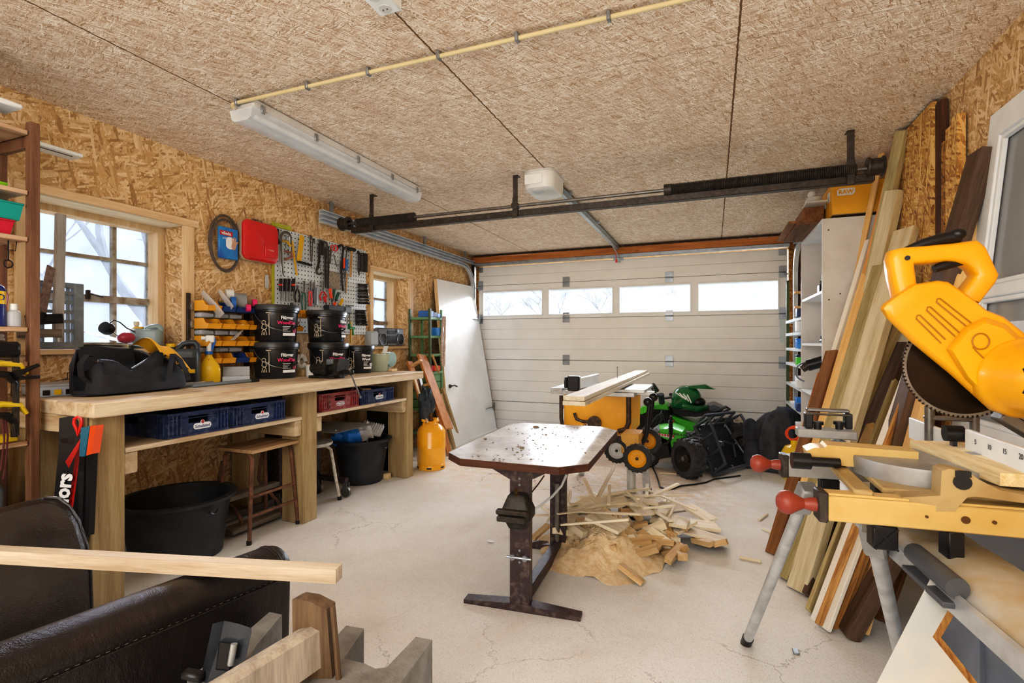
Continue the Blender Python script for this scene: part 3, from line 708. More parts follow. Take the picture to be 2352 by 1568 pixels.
# ================================================================ ON THE WORKBENCH
M['bucket'] = plain('bucket', '15171b', .3, col2='22262c', amt=.4, scale=7, coat=.2); M['pink'] = plain('pink', 'dc2a6a', .5, amt=.1); M['cream'] = plain('cream', 'd9c6a8', .5, amt=.1)
M['lidgrey'] = plain('lidgrey', '1d1f22', .35, col2='4b4d4c', amt=.4, scale=7)
def bucket(c, rb, rt, h, label, front=True, seam=None, line2='WoodTex', col2='pink', handle=True):
    a0 = math.degrees(math.atan2(-c[0], c[1])) # facing the camera
    t = thing('paint_bucket', label, 'bucket', c, rz=a0, local=True, group='black paint buckets on the workbench')
    g = G(); g.lathe([(.001, 0), (rb - .004, 0), (rb, .006), (rt - .003, h * .78), (rt + .006, h * .80), (rt + .006, h * .84), (rt, h * .85), (rt, h - .02)], 40); part('body', g, M['bucket'], t)
    g = G(); g.lathe([(rt + .004, h * .84), (rt + .011, h * .85), (rt + .011, h - .012), (rt + .006, h - .002), (rt - .012, h), (rt - .016, h - .010), (.001, h - .011)], 40); part('lid', g, M['lidgrey'], t)
    rm = (rb + rt) / 2 + .004
    off = 30 if front else 62
    g1, g2, g3 = G(), G(), G()
    mt = RZ(off)
    g1.text('Flügger', h * .125, mt @ T3(0, 0, h * .64), .0006, bold=.0012, wrap=rt + .000)
    g2.text(line2, h * .125, mt @ T3(0, 0, h * .505), .0006, bold=.0012, wrap=rt - .001)
    g2.text('02', h * .15, mt @ RZ(25) @ T3(0, 0, h * .30), .0006, bold=.001, wrap=rm)
    for k in range(4):
        z = h * (.40 - .042 * k); g3.add([(rm * math.sin(a) * 1.001, -rm * math.cos(a) * 1.001, zz) for a, zz in ((-.22, z), (.18 - .07 * (k % 3), z), (.18 - .07 * (k % 3), z + .004), (-.22, z + .004))], [(0, 1, 2, 3)], mt)
    z = h * .16; n = 6
    for k in range(n):
        a, b = -.22 + .7 * k / n, -.22 + .7 * (k + 1) / n; r = rm + .001
        g3.add([(r * math.sin(a), -r * math.cos(a), z), (r * math.sin(b), -r * math.cos(b), z), (r * math.sin(b), -r * math.cos(b), z + h * .075), (r * math.sin(a), -r * math.cos(a), z + h * .075)], [(0, 1, 2, 3)], mt)
    part('brand_lettering', g1, M['whitelogo'], t); part('product_lettering', g2, M[col2], t); part('small_print', g3, M['whitelogo'], t)
    g = G() # simple painter's roller line drawing
    def ln(pts, w=.0028):
        P = [V(((rm + .002) * math.sin(p[0] / rm), -(rm + .002) * math.cos(p[0] / rm), p[1])) for p in pts]; g.tube(P, w, 5)
    s = h / .28; o = -.052
    for a, b in (((-.018, .215), (.018, .215)), ((.0, .205), (.004, .20)), ((.004, .20), (.006, .05))): ln([(o + a[0] * s, a[1] * s), (o + b[0] * s, b[1] * s)], .004 if a[0] == -.018 else .0025)
    ln([(o + s * (-.035 + .016 * math.cos(k * .55)), s * (.142 + .014 * math.sin(k * .55))) for k in range(12)])
    ln([(o - .02 * s, .13 * s), (o, .118 * s), (o + .004 * s, .14 * s)]); ln([(o - .045 * s, .128 * s), (o - .05 * s, .10 * s), (o - .02 * s, .085 * s), (o - .012 * s, .05 * s)]); ln([(o - .02 * s, .12 * s), (o - .012 * s, .10 * s), (o - .045 * s, .082 * s), (o - .05 * s, .05 * s)])
    ln([(o - .036 * s, .05 * s), (o - .032 * s, .075 * s), (o - .024 * s, .05 * s)])
    part('line_drawing', g, M['cream'], t)
    if not front:
        g = G()
        for k in range(16):
            z = h * (.68 - .036 * k); r = rm + .004 * (1 - k / 16) + .001; e = .25 + .1 * ((k * 7) % 4)
            P = [(r * math.sin(a), -r * math.cos(a)) for a in (-.95, -.75, -.55, -.95 + e + .25)]
            for q in range(3): g.add([(*P[q], z), (*P[q + 1], z), (*P[q + 1], z + .004), (*P[q], z + .004)], [(0, 1, 2, 3)])
        part('back_print', g, M['steel'], t)
    if handle:
        g = G(); r = rt + .014
        P = [V((r * math.sin(a), -r * math.cos(a), h * .80 - .50 * h * math.sin(PI * (a + 1.05) / 2.75) ** .8)) for a in [-1.05 + 2.75 * k / 16 for k in range(17)]]
        g.tube(P, .0028, 6); hd = part('bail', g, M['steel'], t)
        g = G(); g.tube(P[9:13], .007, 8); part('grip', g, M['blackplastic'], hd)
    return t
bucket((-3.186, 2.966, 1.0), .148, .163, .28, 'black paint bucket with pink lettering, bottom of the nearer stack')
bucket((-3.186, 2.966, 1.282), .148, .163, .285, 'black paint bucket with pink lettering, top of the nearer stack')
bucket((-3.10, 3.45, 1.0), .146, .160, .275, 'black paint bucket behind the bench vise, bottom of the farther stack', handle=True)
bucket((-3.12, 3.45, 1.277), .146, .160, .275, 'black paint bucket with its printed back turned, top of the farther stack', front=False)
bucket((-3.00, 3.735, 1.0), .112, .125, .25, 'smaller black paint bucket with white lettering standing single beside the stack', line2='Wood', col2='whitelogo', handle=False)
# spray bottle
M['yellow'] = plain('yellow', 'e8b90c', .35, amt=.2, scale=20); M['blue'] = plain('blue', '2a63a8', .35, amt=.2); M['greyplastic'] = plain('greyplastic', '6d7478', .45, amt=.2)
t = thing('spray_bottle', 'yellow spray bottle with blue and white trigger on the bench', 'spray bottle', (-3.235, 2.44, 1.0), local=True, m=T3(-3.235, 2.44, 1.0) @ RZ(40) @ MX.Diagonal((1.14, 1.14, 1.12, 1)))
g = G(); prof = [(.001, 0), (.055, 0), (.062, .01), (.062, .08), (.055, .105), (.03, .14), (.018, .16), (.016, .175), (.001, .175)]; g.lathe(prof, 24, sy=.62); part('bottle', g, M['yellow'], t)
g = G(); g.cyl((0, 0, .172), (0, 0, .192), .021); part('collar', g, M['blue'], t)
g = G(); g.cyl((0, 0, .192), (0, 0, .25), .014); g.box(-.018, -.016, .245, .03, .016, .29, .006); g.cyl((-.018, 0, .272), (-.04, 0, .272), .012, n=12); part('head', g, M['white'], t)
g = G(); g.tube([(.025, 0, .275), (.03, 0, .25), (.018, 0, .215), (.014, 0, .2)], .008, 8); part('trigger', g, M['blue'], t)
# jerry cans
M['can'] = plain('can', '3d4549', .4, col2='2f3538', amt=.3); M['clearcan'] = plain('clearcan', '8fa0a0', .35, amt=.3)
def jerry(c, rz, w, d, h, label, mat, lb=True):
    t = thing('jerry_can', label, 'jerry can', c, rz=rz, local=True)
    g = G(); m = lambda z: MX.Translation((0, 0, z))
    def ring(s, z, k=0): return [V((x * s + k, y * s, z)) for x, y in rrect(w, d, .035, 4)]
    g.loft([ring(.96, 0), ring(1, .012), ring(1, h * .72), ring(.93, h * .80), ring(.86, h * .82)]); part('body', g, M[mat], t)
    g = G(); x0 = -w * .28; g.cyl((x0, 0, h * .80), (x0, 0, h * .87), .026); g.tube([(x0 + .04, 0, h * .82), (x0 + .07, 0, h * .93), (x0 + .10, 0, h * .96), (w * .36, 0, h * .96), (w * .43, 0, h * .90), (w * .44, 0, h * .74)], .019, 10); part('neck_and_handle', g, M[mat], t)
    g = G(); g.cyl((x0, 0, h * .86), (x0, 0, h * .94), .027, n=20); part('cap', g, M['yellow'], t)
    if lb:
        g = G(); g.box(-w * .44, -d / 2 - .002, h * .05, w * .44, -d / 2, h * .62, .0005); p = part('label_sheet', g, M['blackplastic'], t)
        g = G(); g.box(-w * .44, -d / 2 - .003, h * .26, w * .44, -d / 2 - .0015, h * .35); g.text('UP', .026, RTX((0, -d / 2 - .003, h * .5), (1, 0, 0), (0, 0, 1)), .0004, bold=.0006); part('label_print', g, M['yellow'], p)
    return t
jerry((-3.27, 2.27, 1.0), 42, .21, .13, .285, 'dark grey jerry can with yellow cap and black label behind the tool bag', 'can')
jerry((-3.47, 2.18, 1.237), 42, .17, .10, .15, 'lighter grey can with yellow cap behind the dark jerry can', 'clearcan', False)
# tool bag
M['canvas'] = plain('canvas', '1b1c20', .75, col2='2a2c33', amt=.4, scale=9, bump=.25, bs=120); M['bagyellow'] = plain('bagyellow', 'e7a91f', .6, amt=.25); M['lining'] = plain('lining', '2c3038', .4, amt=.4)
t = thing('tool_bag', 'open black canvas tool bag with yellow inside on the near bench end', 'tool bag', (-3.0, 1.83, 1.0), local=True, m=T3(-3.0, 1.80, 1.0) @ RZ(97) @ MX.Diagonal((.86, 1, 1.05, 1)))
BXS = [-.31, -.27, -.20, -.13, -.06, .0, .06, .12, .20, .27, .31]
def interp(x, tab):
    for (xa, ya), (xb, yb) in zip(tab, tab[1:]):
        if x <= xb: return ya + (yb - ya) * max(0, x - xa) / (xb - xa)
    return tab[-1][1]
FR = [(-.32, .12), (-.27, .17), (-.19, .15), (-.10, .115), (0, .16), (.08, .20), (.15, .17), (.26, .13), (.32, .08)]
BR = [(-.32, .14), (-.27, .225), (-.10, .235), (.05, .225), (.15, .21), (.26, .16), (.32, .08)]
WD = [(-.32, .07), (-.27, .12), (-.1, .145), (.1, .145), (.27, .12), (.32, .07)]
def bagsec(x, k=1., top=1.):
    f, bk, w_ = interp(x, FR) * top, interp(x, BR) * top, interp(x, WD) * k
    j = .006 * math.sin(23 * x) ; fr_ = [(-w_ * .50, 0), (-w_, .012), (-w_ * 1.04 + j, f * .3), (-w_ * .92 - j, f * .65), (-w_ * .66, f)]
    bk_ = [(w_ * .66, bk), (w_ * .92, bk * .65), (w_ * 1.02, bk * .3), (w_, .012), (w_ * .5, 0)]
    inn = [(-w_ * .60, f * .97), (-w_ * .80, f * .55), (-w_ * .6, .03), (w_ * .6, .03), (w_ * .8, bk * .55), (w_ * .60, bk * .97)]
    return [V((x + .008 * math.sin(z * 60 + y * 20), y, z)) for y, z in fr_ + inn + bk_]
g = G(); g.loft([[V((x, p.y * .75, p.z * (.9 if abs(x) > .3 else 1))) for p in bagsec(x)] if abs(x) > .3 else bagsec(x) for x in BXS]); part('body', g, M['canvas'], t, ang=60)
g = G() # upper edge of the mouth with its zip
for tab, sy in ((FR, -1), (BR, 1)): g.tube([(x, sy * interp(x, WD) * .64, interp(x, tab) + .003) for x in [-.27 + .02 * k for k in range(24)]], .006, 6)
part('zip', g, M['greyplastic'], t)
def flap(u, v): # front left hood folded outward, deep V in its middle
    x = -.27 + .36 * u; f = interp(x, FR); return (x, -interp(x, WD) * .66 - .035 * v - .02 * math.sin(PI * v), f + .01 - .075 * v * v + .012 * math.sin(8 * u))
g = G(); g.sheet(flap, 16, 6); part('flap', g, M['canvas'], t, ang=70)
g = G(); g.sheet(lambda u, v: (-.26 + .34 * u, .075 - .02 * v, .235 - .12 * v + .01 * math.sin(6 * u)), 12, 6); part('lining', g, M['lining'], t, ang=70)
g = G(); g.sheet(lambda u, v: (.05 + .24 * u, .06 - .21 * v - .012 * math.sin(PI * v), (interp(.06 + .22 * u, BR) + .02) * (1 - v) + (interp(.06 + .22 * u, FR) - .012 + .03 * (1 - u)) * v + .050 * math.sin(PI * v) + .010 * math.sin(9 * u + 3 * v)), 14, 10); part('inner_flap', g, M['bagyellow'], t, ang=70)
g = G(); g.sheet(lambda u, v: (-.285 + .07 * u, -.10 + .07 * v, .165 + .02 * v - .03 * u), 4, 4); part('inner_corner', g, plain('bagorange', 'c07a30', .6), t)
def ribbon(pts, w_, nm):
    P = [V(p) for p in pts]; Q = []
    for i in range(len(P) - 1):
        for k in range(4): Q.append(P[i].lerp(P[i + 1], k / 4))
    Q.append(P[-1]); g = G(); rings = []
    for p in Q: rings.append([p + V((w_, .002, 0)), p + V((w_, -.004, 0)), p + V((-w_, -.004, 0)), p + V((-w_, .002, 0))])
    g.loft(rings); return part(nm, g, M['canvas'], t)
g = G(); P = [V(p) for p in ((-.27, -.05, .19), (-.32, -.06, .20), (-.355, -.06, .16), (-.35, -.06, .10), (-.315, -.06, .07))]; g.loft([[p + V((0, .02, 0)), p + V((.004, .02, .003)), p + V((.004, -.02, .003)), p + V((0, -.02, 0))] for p in P]); part('strap', g, M['canvas'], t)
ribbon([(.10, -.155, .06), (.11, -.165, .14), (.14, -.15, .20), (.18, -.16, .17), (.23, -.165, .09), (.26, -.15, .05)], .018, 'strap')
ribbon([(.22, .05, .16), (.27, .0, .20), (.32, -.04, .15), (.345, -.06, .07), (.30, -.10, .04)], .014, 'strap')
# small things on the bench
M['clear'] = clearplastic('clear', (.82, .85, .88, 1), .45); M['clearblue'] = clearplastic('clearblue', (.75, .82, .92, 1), .6); M['milk'] = clearplastic('milk', (.74, .78, .62, 1), .55)
t = thing('organizer_box', 'flat clear organizer box with yellow and black inserts on the bench end', 'organizer', (-3.2, 1.62, 1.0), rz=80, local=True)
g = G(); g.box(-.17, -.12, 0, .17, .12, .05, .006); part('case', g, M['clearblue'], t)
g = G(); g.box(-.172, -.122, .05, .172, .122, .062, .004); part('lid', g, M['clear'], t)
for k in range(7):
    g = G(); g.box(-.15 + k * .045, -.125, .008, -.122 + k * .045, -.1205, .034, .001); part('insert', g, M['yellow'] if k % 2 else M['blackplastic'], t)
g = G()
for k in range(4): g.tube([(-3.22 + .05 * math.sin(1.1 * i + k) + .02 * k, 1.56 + .022 * i, 1.07 + .012 * abs(math.sin(i * 1.3 + k)) + (.03 if k == 1 and 2 < i < 5 else 0)) for i in range(8)], .0018, 5)
solo('wire_bundle', g, M['blackplastic'], 'thin black wires lying on the clear organizer box', 'wire')
t = thing('parts_box', 'small open clear plastic parts box beside the yellow spray bottle', 'parts box', (-3.17, 2.60, 1.0), rz=50, local=True)
g = G(); g.box(-.085, -.05, 0, .085, .05, .004)
for q in ((-.085, -.05, .085, -.047), (-.085, .047, .085, .05), (-.085, -.05, -.082, .05), (.082, -.05, .085, .05), (-.03, -.05, -.027, .05), (.027, -.05, .03, .05), (-.085, -.002, .085, .001)): g.box(q[0], q[1], 0, q[2], q[3], .034)
part('tray', g, M['clear'], t)
g = G(); m = T3(0, .05, .034) @ RX(58); g.box(-.085, 0, 0, .085, .075, .003, 0, m); g.box(-.085, .07, 0, .085, .075, -.012, 0, m); part('lid', g, M['clear'], t)
for i, (p0, p1, r, mm, lb) in enumerate((((-2.93, 2.10), (-2.98, 2.62), .011, 'greyplastic', 'grey marker rod with black cap lying along the bench edge'), ((-3.10, 2.09), (-3.09, 2.30), .010, 'white', 'white tube lying behind the grey rod'), ((-3.0, 2.05), (-2.99, 2.28), .013, 'galv', 'shiny metal tube lying beside the tool bag'))):
    t = thing('rod', lb, 'rod', (p0[0], p0[1], 1.0)); a, b = V((*p0, 1.0 + r)), V((*p1, 1.0 + r))
    g = G(); g.cyl(a, a.lerp(b, .86), r, n=12); part('shaft', g, M[mm], t)
    g = G(); g.cyl(a.lerp(b, .86), b, r * 1.1, n=12); part('cap', g, M['blackplastic' if i == 0 else mm], t)
# vise
M['cast'] = plain('cast', '37342f', .5, .5, col2='26231f', dust='5e574b')
t = thing('bench_vise', 'dark cast iron vise bolted to the front of the workbench', 'vise', (-2.83, 3.1, 1.0))
g = G(); g.box(-2.97, 3.03, 1.0, -2.66, 3.20, 1.025, .006); g.box(-2.96, 3.06, 1.025, -2.80, 3.17, 1.09, .02); g.cyl((-2.99, 3.115, 1.09), (-2.70, 3.115, 1.09), .045, n=20); part('base', g, M['cast'], t)
g = G(); oc = [(-.095, 0), (-.095, .10), (-.06, .15), (.06, .15), (.095, .10), (.095, 0), (.045, -.015), (-.045, -.015)]
g.prism(oc, .05, RTX((-2.80, 3.115, 1.035), (0, 1, 0), (0, 0, 1))); part('fixed_jaw', g, M['cast'], t)
g = G(); g.prism(oc, .05, RTX((-2.66, 3.115, 1.035), (0, 1, 0), (0, 0, 1))); g.box(-2.76, 3.085, 1.04, -2.61, 3.145, 1.11, .01); part('moving_jaw', g, M['cast'], t)
g = G(); g.box(-2.75, 3.03, 1.13, -2.742, 3.20, 1.18); g.box(-2.668, 3.03, 1.13, -2.66, 3.20, 1.18); part('jaw_plate', g, M['steel'], t)
g = G(); g.cyl((-2.61, 3.115, 1.06), (-2.53, 3.115, 1.06), .02, n=14); g.ball((-2.52, 3.115, 1.06), .03, n=12); part('screw', g, M['cast'], t)
g = G(); g.cyl((-2.515, 3.09, 1.08), (-2.50, 3.23, .82), .008, n=10); g.ball((-2.515, 3.085, 1.09), .016, n=10); g.ball((-2.50, 3.23, .82), .014, n=10); part('handle', g, M['steel'], t)
t.scale = (.8, .74, .82); t.location = (-2.80, 3.07, 1.0)
# translucent tub with plant cuttings, grinder, cups
t = thing('plastic_tub', 'translucent green-tinted plastic tub with steel wool and moss on the bench', 'tub', (-3.05, 4.0, 1.0), rz=30, local=True)
def sq(s, z): return [V((x * s, y * s, z)) for x, y in rrect(.33, .22, .03, 4)]
g = G(); g.loft([sq(.82, 0), sq(.85, .006), sq(1, .155), sq(1.05, .158), sq(1.05, .165), sq(.98, .163), sq(.82, .012)]); part('body', g, M['milk'], t)
g = lump((0, 0, 0), .055, 8, .5); 
for v in g.b.verts: v.co += V((-.06, -.03, .09))
part('steel_wool', g, M['steel'], t)
g = lump((0, 0, 0), .05, 9, .4)
for v in g.b.verts: v.co = V((v.co.x * 2 - .02, v.co.y * 1.2, v.co.z * .7 + .04))
part('moss', g, plain('moss', '6f7a3c', .9, col2='4b5526', amt=.5, scale=40), t)
M['mint'] = plain('mint', '8fa8a2', .45, col2='5f7672', amt=.3)
g = G(); g.box(-3.18, 4.04, 1.0, -2.86, 4.13, 1.022, .003); solo('offcut_board', g, M['pine'], 'pale board lying under the bench grinder', 'board')
t = thing('bench_grinder', 'mint green bench grinder with two wheels at the far bench end', 'grinder', (-3.05, 4.08, 1.022))
g = G(); g.box(-3.12, 4.0, 1.022, -2.94, 4.13, 1.035, .004); g.prism([(-.05, 0), (.05, 0), (.035, .06), (-.035, .06)], .07, RTX((-3.0, 4.07, 1.035), (0, 1, 0), (0, 0, 1))); g.cyl((-3.16, 4.07, 1.115), (-2.92, 4.07, 1.115), .05, n=24); part('motor', g, M['mint'], t)
for x in (-3.19, -2.90):
    g = G(); g.cyl((x - .02, 4.07, 1.115), (x + .02, 4.07, 1.115), .072, n=28); wh = part('wheel_guard', g, M['mint'], t)
    g = G(); g.cyl((x - .012, 4.055, 1.112), (x + .012, 4.055, 1.112), .066, n=28); part('wheel', g, M['steel'], wh)
    g = G(); g.box(x - .025, 3.98, 1.17, x + .025, 3.985, 1.25, .002, T3(x, 3.98, 1.2) @ RX(-25) @ T3(-x, -3.98, -1.2)); g.cyl((x, 4.03, 1.16), (x, 3.985, 1.20), .006, n=8); part('spark_shield', g, M['white'], wh)
g = G(); g.lathe([(.001, 0), (.034, 0), (.04, .09), (.044, .095), (.036, .093), (.03, .01), (.001, .01)], 20, T3(-3.05, 3.19, 1.0)); solo('cup', g, M['white'], 'white plastic cup between the bucket stacks behind the vise', 'cup')
g = G(); g.tube(arc((-3.18, 3.22, 1.12), .045, 0, 330, 14, 'yz'), .02, 10); solo('tape_ring', g, M['white'], 'white tape ring standing behind the white cup', 'tape')
g = G(); g.box(-3.2, 3.16, 1.0, -3.1, 3.26, 1.055, .003); solo('carton', g, M['pine'], 'small carton under the white tape ring', 'box')
g = G(); g.prism([(0, 0), (.02, .03), (.03, .16), (.07, .20), (.055, .22), (.0, .20), (-.02, .05)], .04, RTX((-3.3, 3.19, 1.03), (0, 1, 0), (0, 0, 1))); solo('sanding_tool', g, M['galv'], 'grey angled hand tool leaning at the wall between the bucket stacks', 'tool')
# ================================================================ WINDOW SILLS
SX = -3.5
t = thing('folding_crate', 'grey slotted plastic crate standing on edge on the window sill', 'crate', (-3.45, 1.7, 1.237))
g = G(); y0, y1, z0, z1 = 1.56, 1.815, 1.237, 1.62
for q in ((y0, y0 + .035, z0, z1), (y1 - .05, y1, z0, z1), (y0, y1, z0, z0 + .04), (y0, y1, z1 - .03, z1)): g.box(-3.50, q[0], q[2], -3.46, q[1], q[3], .003)
for k in range(1, 6): g.box(-3.495, y0, z0 + .04 + k * .055, -3.465, y1, z0 + .058 + k * .055)
for yy in (1.62, 1.68, 1.74): g.box(-3.493, yy, z0, -3.467, yy + .008, z1)
part('grid', g, plain('crategrey', '7e868c', .5, dust='9aa0a4'), t)  # grey lightened to carry the glare of the window
g = G(); a, b = at(133, 775, x=-3.40), at(139, 492, x=-3.44); g.bar(a, b, .028, .045, .003); solo('batten', g, wood('greybatten', '948d86', 'b4aea6', 'z'), 'tall grey batten leaning in front of the near window', 'batten')
g = G(); a, b = at(95, 722, x=-3.36), at(118, 612, x=-3.39); g.bar(a, b, .008, .055, .002); solo('rusty_blade', g, plain('rusty', '8a7364', .8, .2, col2='5a4336', amt=.6, scale=30), 'flat rusty blade leaning across the tall grey batten', 'blade')
g = G(); a, b = at(60, 735, x=-3.33), at(143, 731, x=-3.33); g.bar(a, b, .03, .055, .004); P = [at(97, 727, x=-3.31) + V((0, .022 * math.cos(k * .7), .022 * math.sin(k * .7))) for k in range(9)]; g.tube(P, .004, 6)
solo('iron_bar', g, M['blackplastic'], 'black bar with an eye held against the tall batten', 'bar')
g = G(); a, b = at(40, 766, x=-3.36), at(140, 765, x=-3.36); g.bar(a, b, .03, .045, .003); solo('wood_strip', g, M['oldwood'], 'brown old wooden strip lying across in front of the slotted crate', 'strip')
M['paper'] = plain('paper', 'dfe1e2', .6, col2='b9bdc2', amt=.4)
g = G(); g.sheet(lambda u, v: (-3.62 + .20 * v, 1.83 + .30 * u, 1.325 - .075 * u + .012 * math.sin(4 * v) + .03 * (1 - v)), 8, 6); solo('paper_sheet', g, M['paper'], 'white sheet of paper slumped on the sill behind the tool bag', 'paper')
g = G(); g.sheet(lambda u, v: (-3.60 + .19 * v, 1.84 + .26 * u, 1.262 - .010 * u), 4, 4); solo('newspaper', g, M['paper'], 'flat folded newspaper on the sill beneath the white sheet', 'newspaper')
t = thing('ear_defenders', 'red and black ear defenders with wire headband on the window sill', 'ear defenders', (-3.45, 2.08, 1.237))
p1, p2 = at(290, 775, x=-3.43), at(252, 757, x=-3.46)
g = G(); g.ball(p1 + V((0, 0, .0)), .05, (.8, 1, .72), 18); part('ear_cup', g, plain('cupred', 'a8384a', .35, amt=.2), t, 'red ear cup')
g = G(); g.lathe([(.001, 0), (.035, 0), (.04, .02), (.036, .045), (.001, .045)], 20, MX.Translation(p2) @ RX(70) @ RY(20)); part('ear_cup', g, M['blackplastic'], t, 'black ear cup')
g = G(); P = [p2 + V((0, -.02, .03)), p2 + V((.01, .02, .06)), (p1 + p2) / 2 + V((.02, 0, .07)), p1 + V((.02, -.01, .06)), p1 + V((.02, .04, .035))]; g.tube(P, .004, 6); g.tube([p2, (p1 + p2) / 2 + V((.03, 0, -.03)), p1], .0025, 6); part('headband', g, M['blackplastic'], t)
g = G(); c = at(313, 783, x=-3.52); c.z = 1.237; g.lathe([(.001, 0), (.038, 0), (.04, .01), (.04, .10), (.03, .125), (.015, .14), (.013, .15), (.016, .152), (.016, .175), (.001, .175)], 24, MX.Translation(c)); solo('bottle', g, plain('beigeb', 'cfc8ae', .45, amt=.2), 'beige plastic bottle on the near window sill', 'bottle')
g = G(); c = at(352, 780, x=-3.55); g.box(c.x - .03, c.y - .035, 1.237, c.x + .03, c.y + .035, 1.345, .003); solo('small_box', g, M['white'], 'small white carton on the near sill, by the right window jamb', 'box')
g = G(); c = at(366, 780, x=-3.50); g.box(c.x - .02, c.y - .01, 1.237, c.x + .02, c.y + .012, 1.34, .004); solo('small_bottle', g, M['greyplastic'], 'little grey bottle in the corner of the near sill', 'bottle')
# radio
M['radio'] = plain('radio', '6b6c6c', .4, .2, amt=.2); M['radiodark'] = plain('radiodark', '2d2d2e', .45, amt=.2); M['speakergrey'] = plain('speakergrey', '8f8f8c', .5, amt=.2)
t = thing('radio', 'grey portable stereo radio with two round speakers on the far sill', 'radio', (-3.42, 4.78, 1.237))
y0, y1, z0, z1 = 4.50, 4.98, 1.24, 1.44; xf = -3.36
g = G(); g.box(xf - .12, y0, z0, xf, y1, z1, .012); part('case', g, M['radio'], t)
for yy in (y0 + .075, y1 - .075):
    g = G(); g.lathe([(.001, 0), (.060, 0), (.066, .004), (.066, .010), (.058, .006), (.001, .012)], 28, RTX((xf, yy, z0 + .075), (0, 1, 0), (0, 0, 1))); s = part('speaker', g, M['radiodark'], t)
    g = G(); g.tube([(xf + .008, yy + .066 * math.cos(k * PI / 12), z0 + .075 + .066 * math.sin(k * PI / 12)) for k in range(24)], .004, 6, True); part('speaker_ring', g, M['galv'], s)
g = G(); g.box(xf, y0 + .16, z0 + .03, xf + .006, y1 - .16, z0 + .11, .002); g.box(xf, y0 + .16, z0 + .135, xf + .004, y1 - .16, z0 + .17, .002); p = part('cassette_deck', g, M['radiodark'], t)
g = G(); 
for k in range(6): g.box(xf + .004, y0 + .165 + k * .025, z0 + .01, xf + .008, y0 + .184 + k * .025, z0 + .024)
part('buttons', g, M['galv'], p)
g = G(); g.cyl((xf, y1 - .13, z1 - .03), (xf + .014, y1 - .13, z1 - .03), .018, n=18); part('dial', g, M['galv'], t)
g = G(); g.cyl((xf - .06, y0 - .06, z1 - .03), (xf - .09, y0 + .06, z1 + .36), .003, n=6); part('antenna', g, M['steel'], t)
g = G(); g.box(-3.46, 4.33, 1.24, -3.34, 4.49, 1.40, .02); p = solo('speaker_box', g, plain('spk', 'aeb3b6', .5, amt=.2), 'light grey speaker box left of the radio on the far sill', 'speaker')
# ================================================================ LEFT WALL: BINS, PEGBOARD, TOOLS
M['bin'] = plain('bin', 'eea423', .45, amt=.2, scale=12); M['binblue'] = plain('binblue', '23437f', .45, amt=.2)
def bin_(y, z, mat, label):
    t = thing('storage_bin', label, 'storage bin', (-3.30, y, z), local=True, group='storage bins on the wall rack')
    w, d, h = .052, .145, .072; g = G(); e = .003
    g.box(-.06, -w, 0, .07, w, e); g.box(-.06, -w, 0, -.057, w, h)
    for s in (-1, 1):
        a = s * w; b = s * (w - e); prof = [(-.06, 0), (.07, 0), (.085, .034), (.05, .042), (.03, h), (-.06, h)]
        g.prism(prof, e, MX.Translation((0, a if s < 0 else b, 0)) @ MX.Rotation(PI / 2, 4, 'X') @ T3(0, 0, -e))
    g.add([(.07, -w, 0), (.07, w, 0), (.085, w, .034), (.085, -w, .034), (.073, -w, .002), (.073, w, .002), (.083, w, .036), (.083, -w, .036)], [(0, 1, 2, 3), (4, 7, 6, 5), (3, 2, 6, 7)])
    part('body', g, M[mat], t); return t
t = RACK = thing('bin_rack', 'grey steel wall rack with clear drawers that carries the yellow storage bins', 'rack', (-3.38, 2.9, 1.1))
g = G()
for y in (2.395, 2.87, 3.32): g.box(-3.408, y - .012, 1.06, -3.372, y + .012, 1.62, .002)
parts_of('upright', g, M['darksteel'], t)
ROWS = (1.497, 1.372, 1.25, 1.127)
g = G()
for z in ROWS: g.box(-3.40, 2.40, z + .005, -3.362, 3.32, z + .055, .002)
parts_of('rail', g, M['galv'], t)
first = None
where = ('top', 'second', 'third', 'lowest'); pos = ('leftmost', 'second', 'third', 'fourth')
for r, z in enumerate(ROWS):
    for k in range(4):
        y = 2.475 + k * .113
        blue = (r == 0 and k >= 1) or (r == 3 and k == 2)
        b = bin_(y, z, 'binblue' if blue else 'bin', '%s wall bin, %s from the left in the %s row' % ('dark blue' if blue else 'yellow', pos[k], where[r]) if k else '%s wall bin, leftmost in the %s row' % ('yellow', where[r]))
for r, y in ((0, 3.22), (0, 3.335), (1, 3.235), (3, 3.24)): bin_(y, ROWS[r] - (.0 if r else .01), 'bin', {(0, 3.22): 'yellow wall bin between the bucket stacks, top row, left one', (0, 3.335): 'yellow wall bin above the farther buckets, top row', (1, 3.235): 'yellow wall bin between the bucket stacks, second row', (3, 3.24): 'yellow wall bin between the bucket stacks, lowest row'}[(r, y)])
M['drawerclear'] = clearplastic('drawerclear', (.72, .75, .79, 1), .55)
for r, z in enumerate((1.452, 1.33, 1.208)):
    for k in range(3):
        g = G(); y = 2.47 + k * .115; g.box(-3.36, y - .05, z, -3.29, y + .05, z + .032, .006); g.box(-3.29, y - .03, z + .012, -3.28, y + .03, z + .018)
        part('drawer', g, M['drawerclear'], RACK)
g = G()
for i in range(26): g.box(0, 0, 0, .016, .004, .004, 0, T3(-3.27 + rnd.uniform(-.03, .06), 2.43 + rnd.uniform(0, .30), ROWS[1] + .034) @ RZ(rnd.uniform(0, 180)) @ RY(rnd.uniform(-30, 30)))
solo('screws', g, M['galv'], 'loose screws lying in the second row of wall bins', 'screws', kind='stuff')
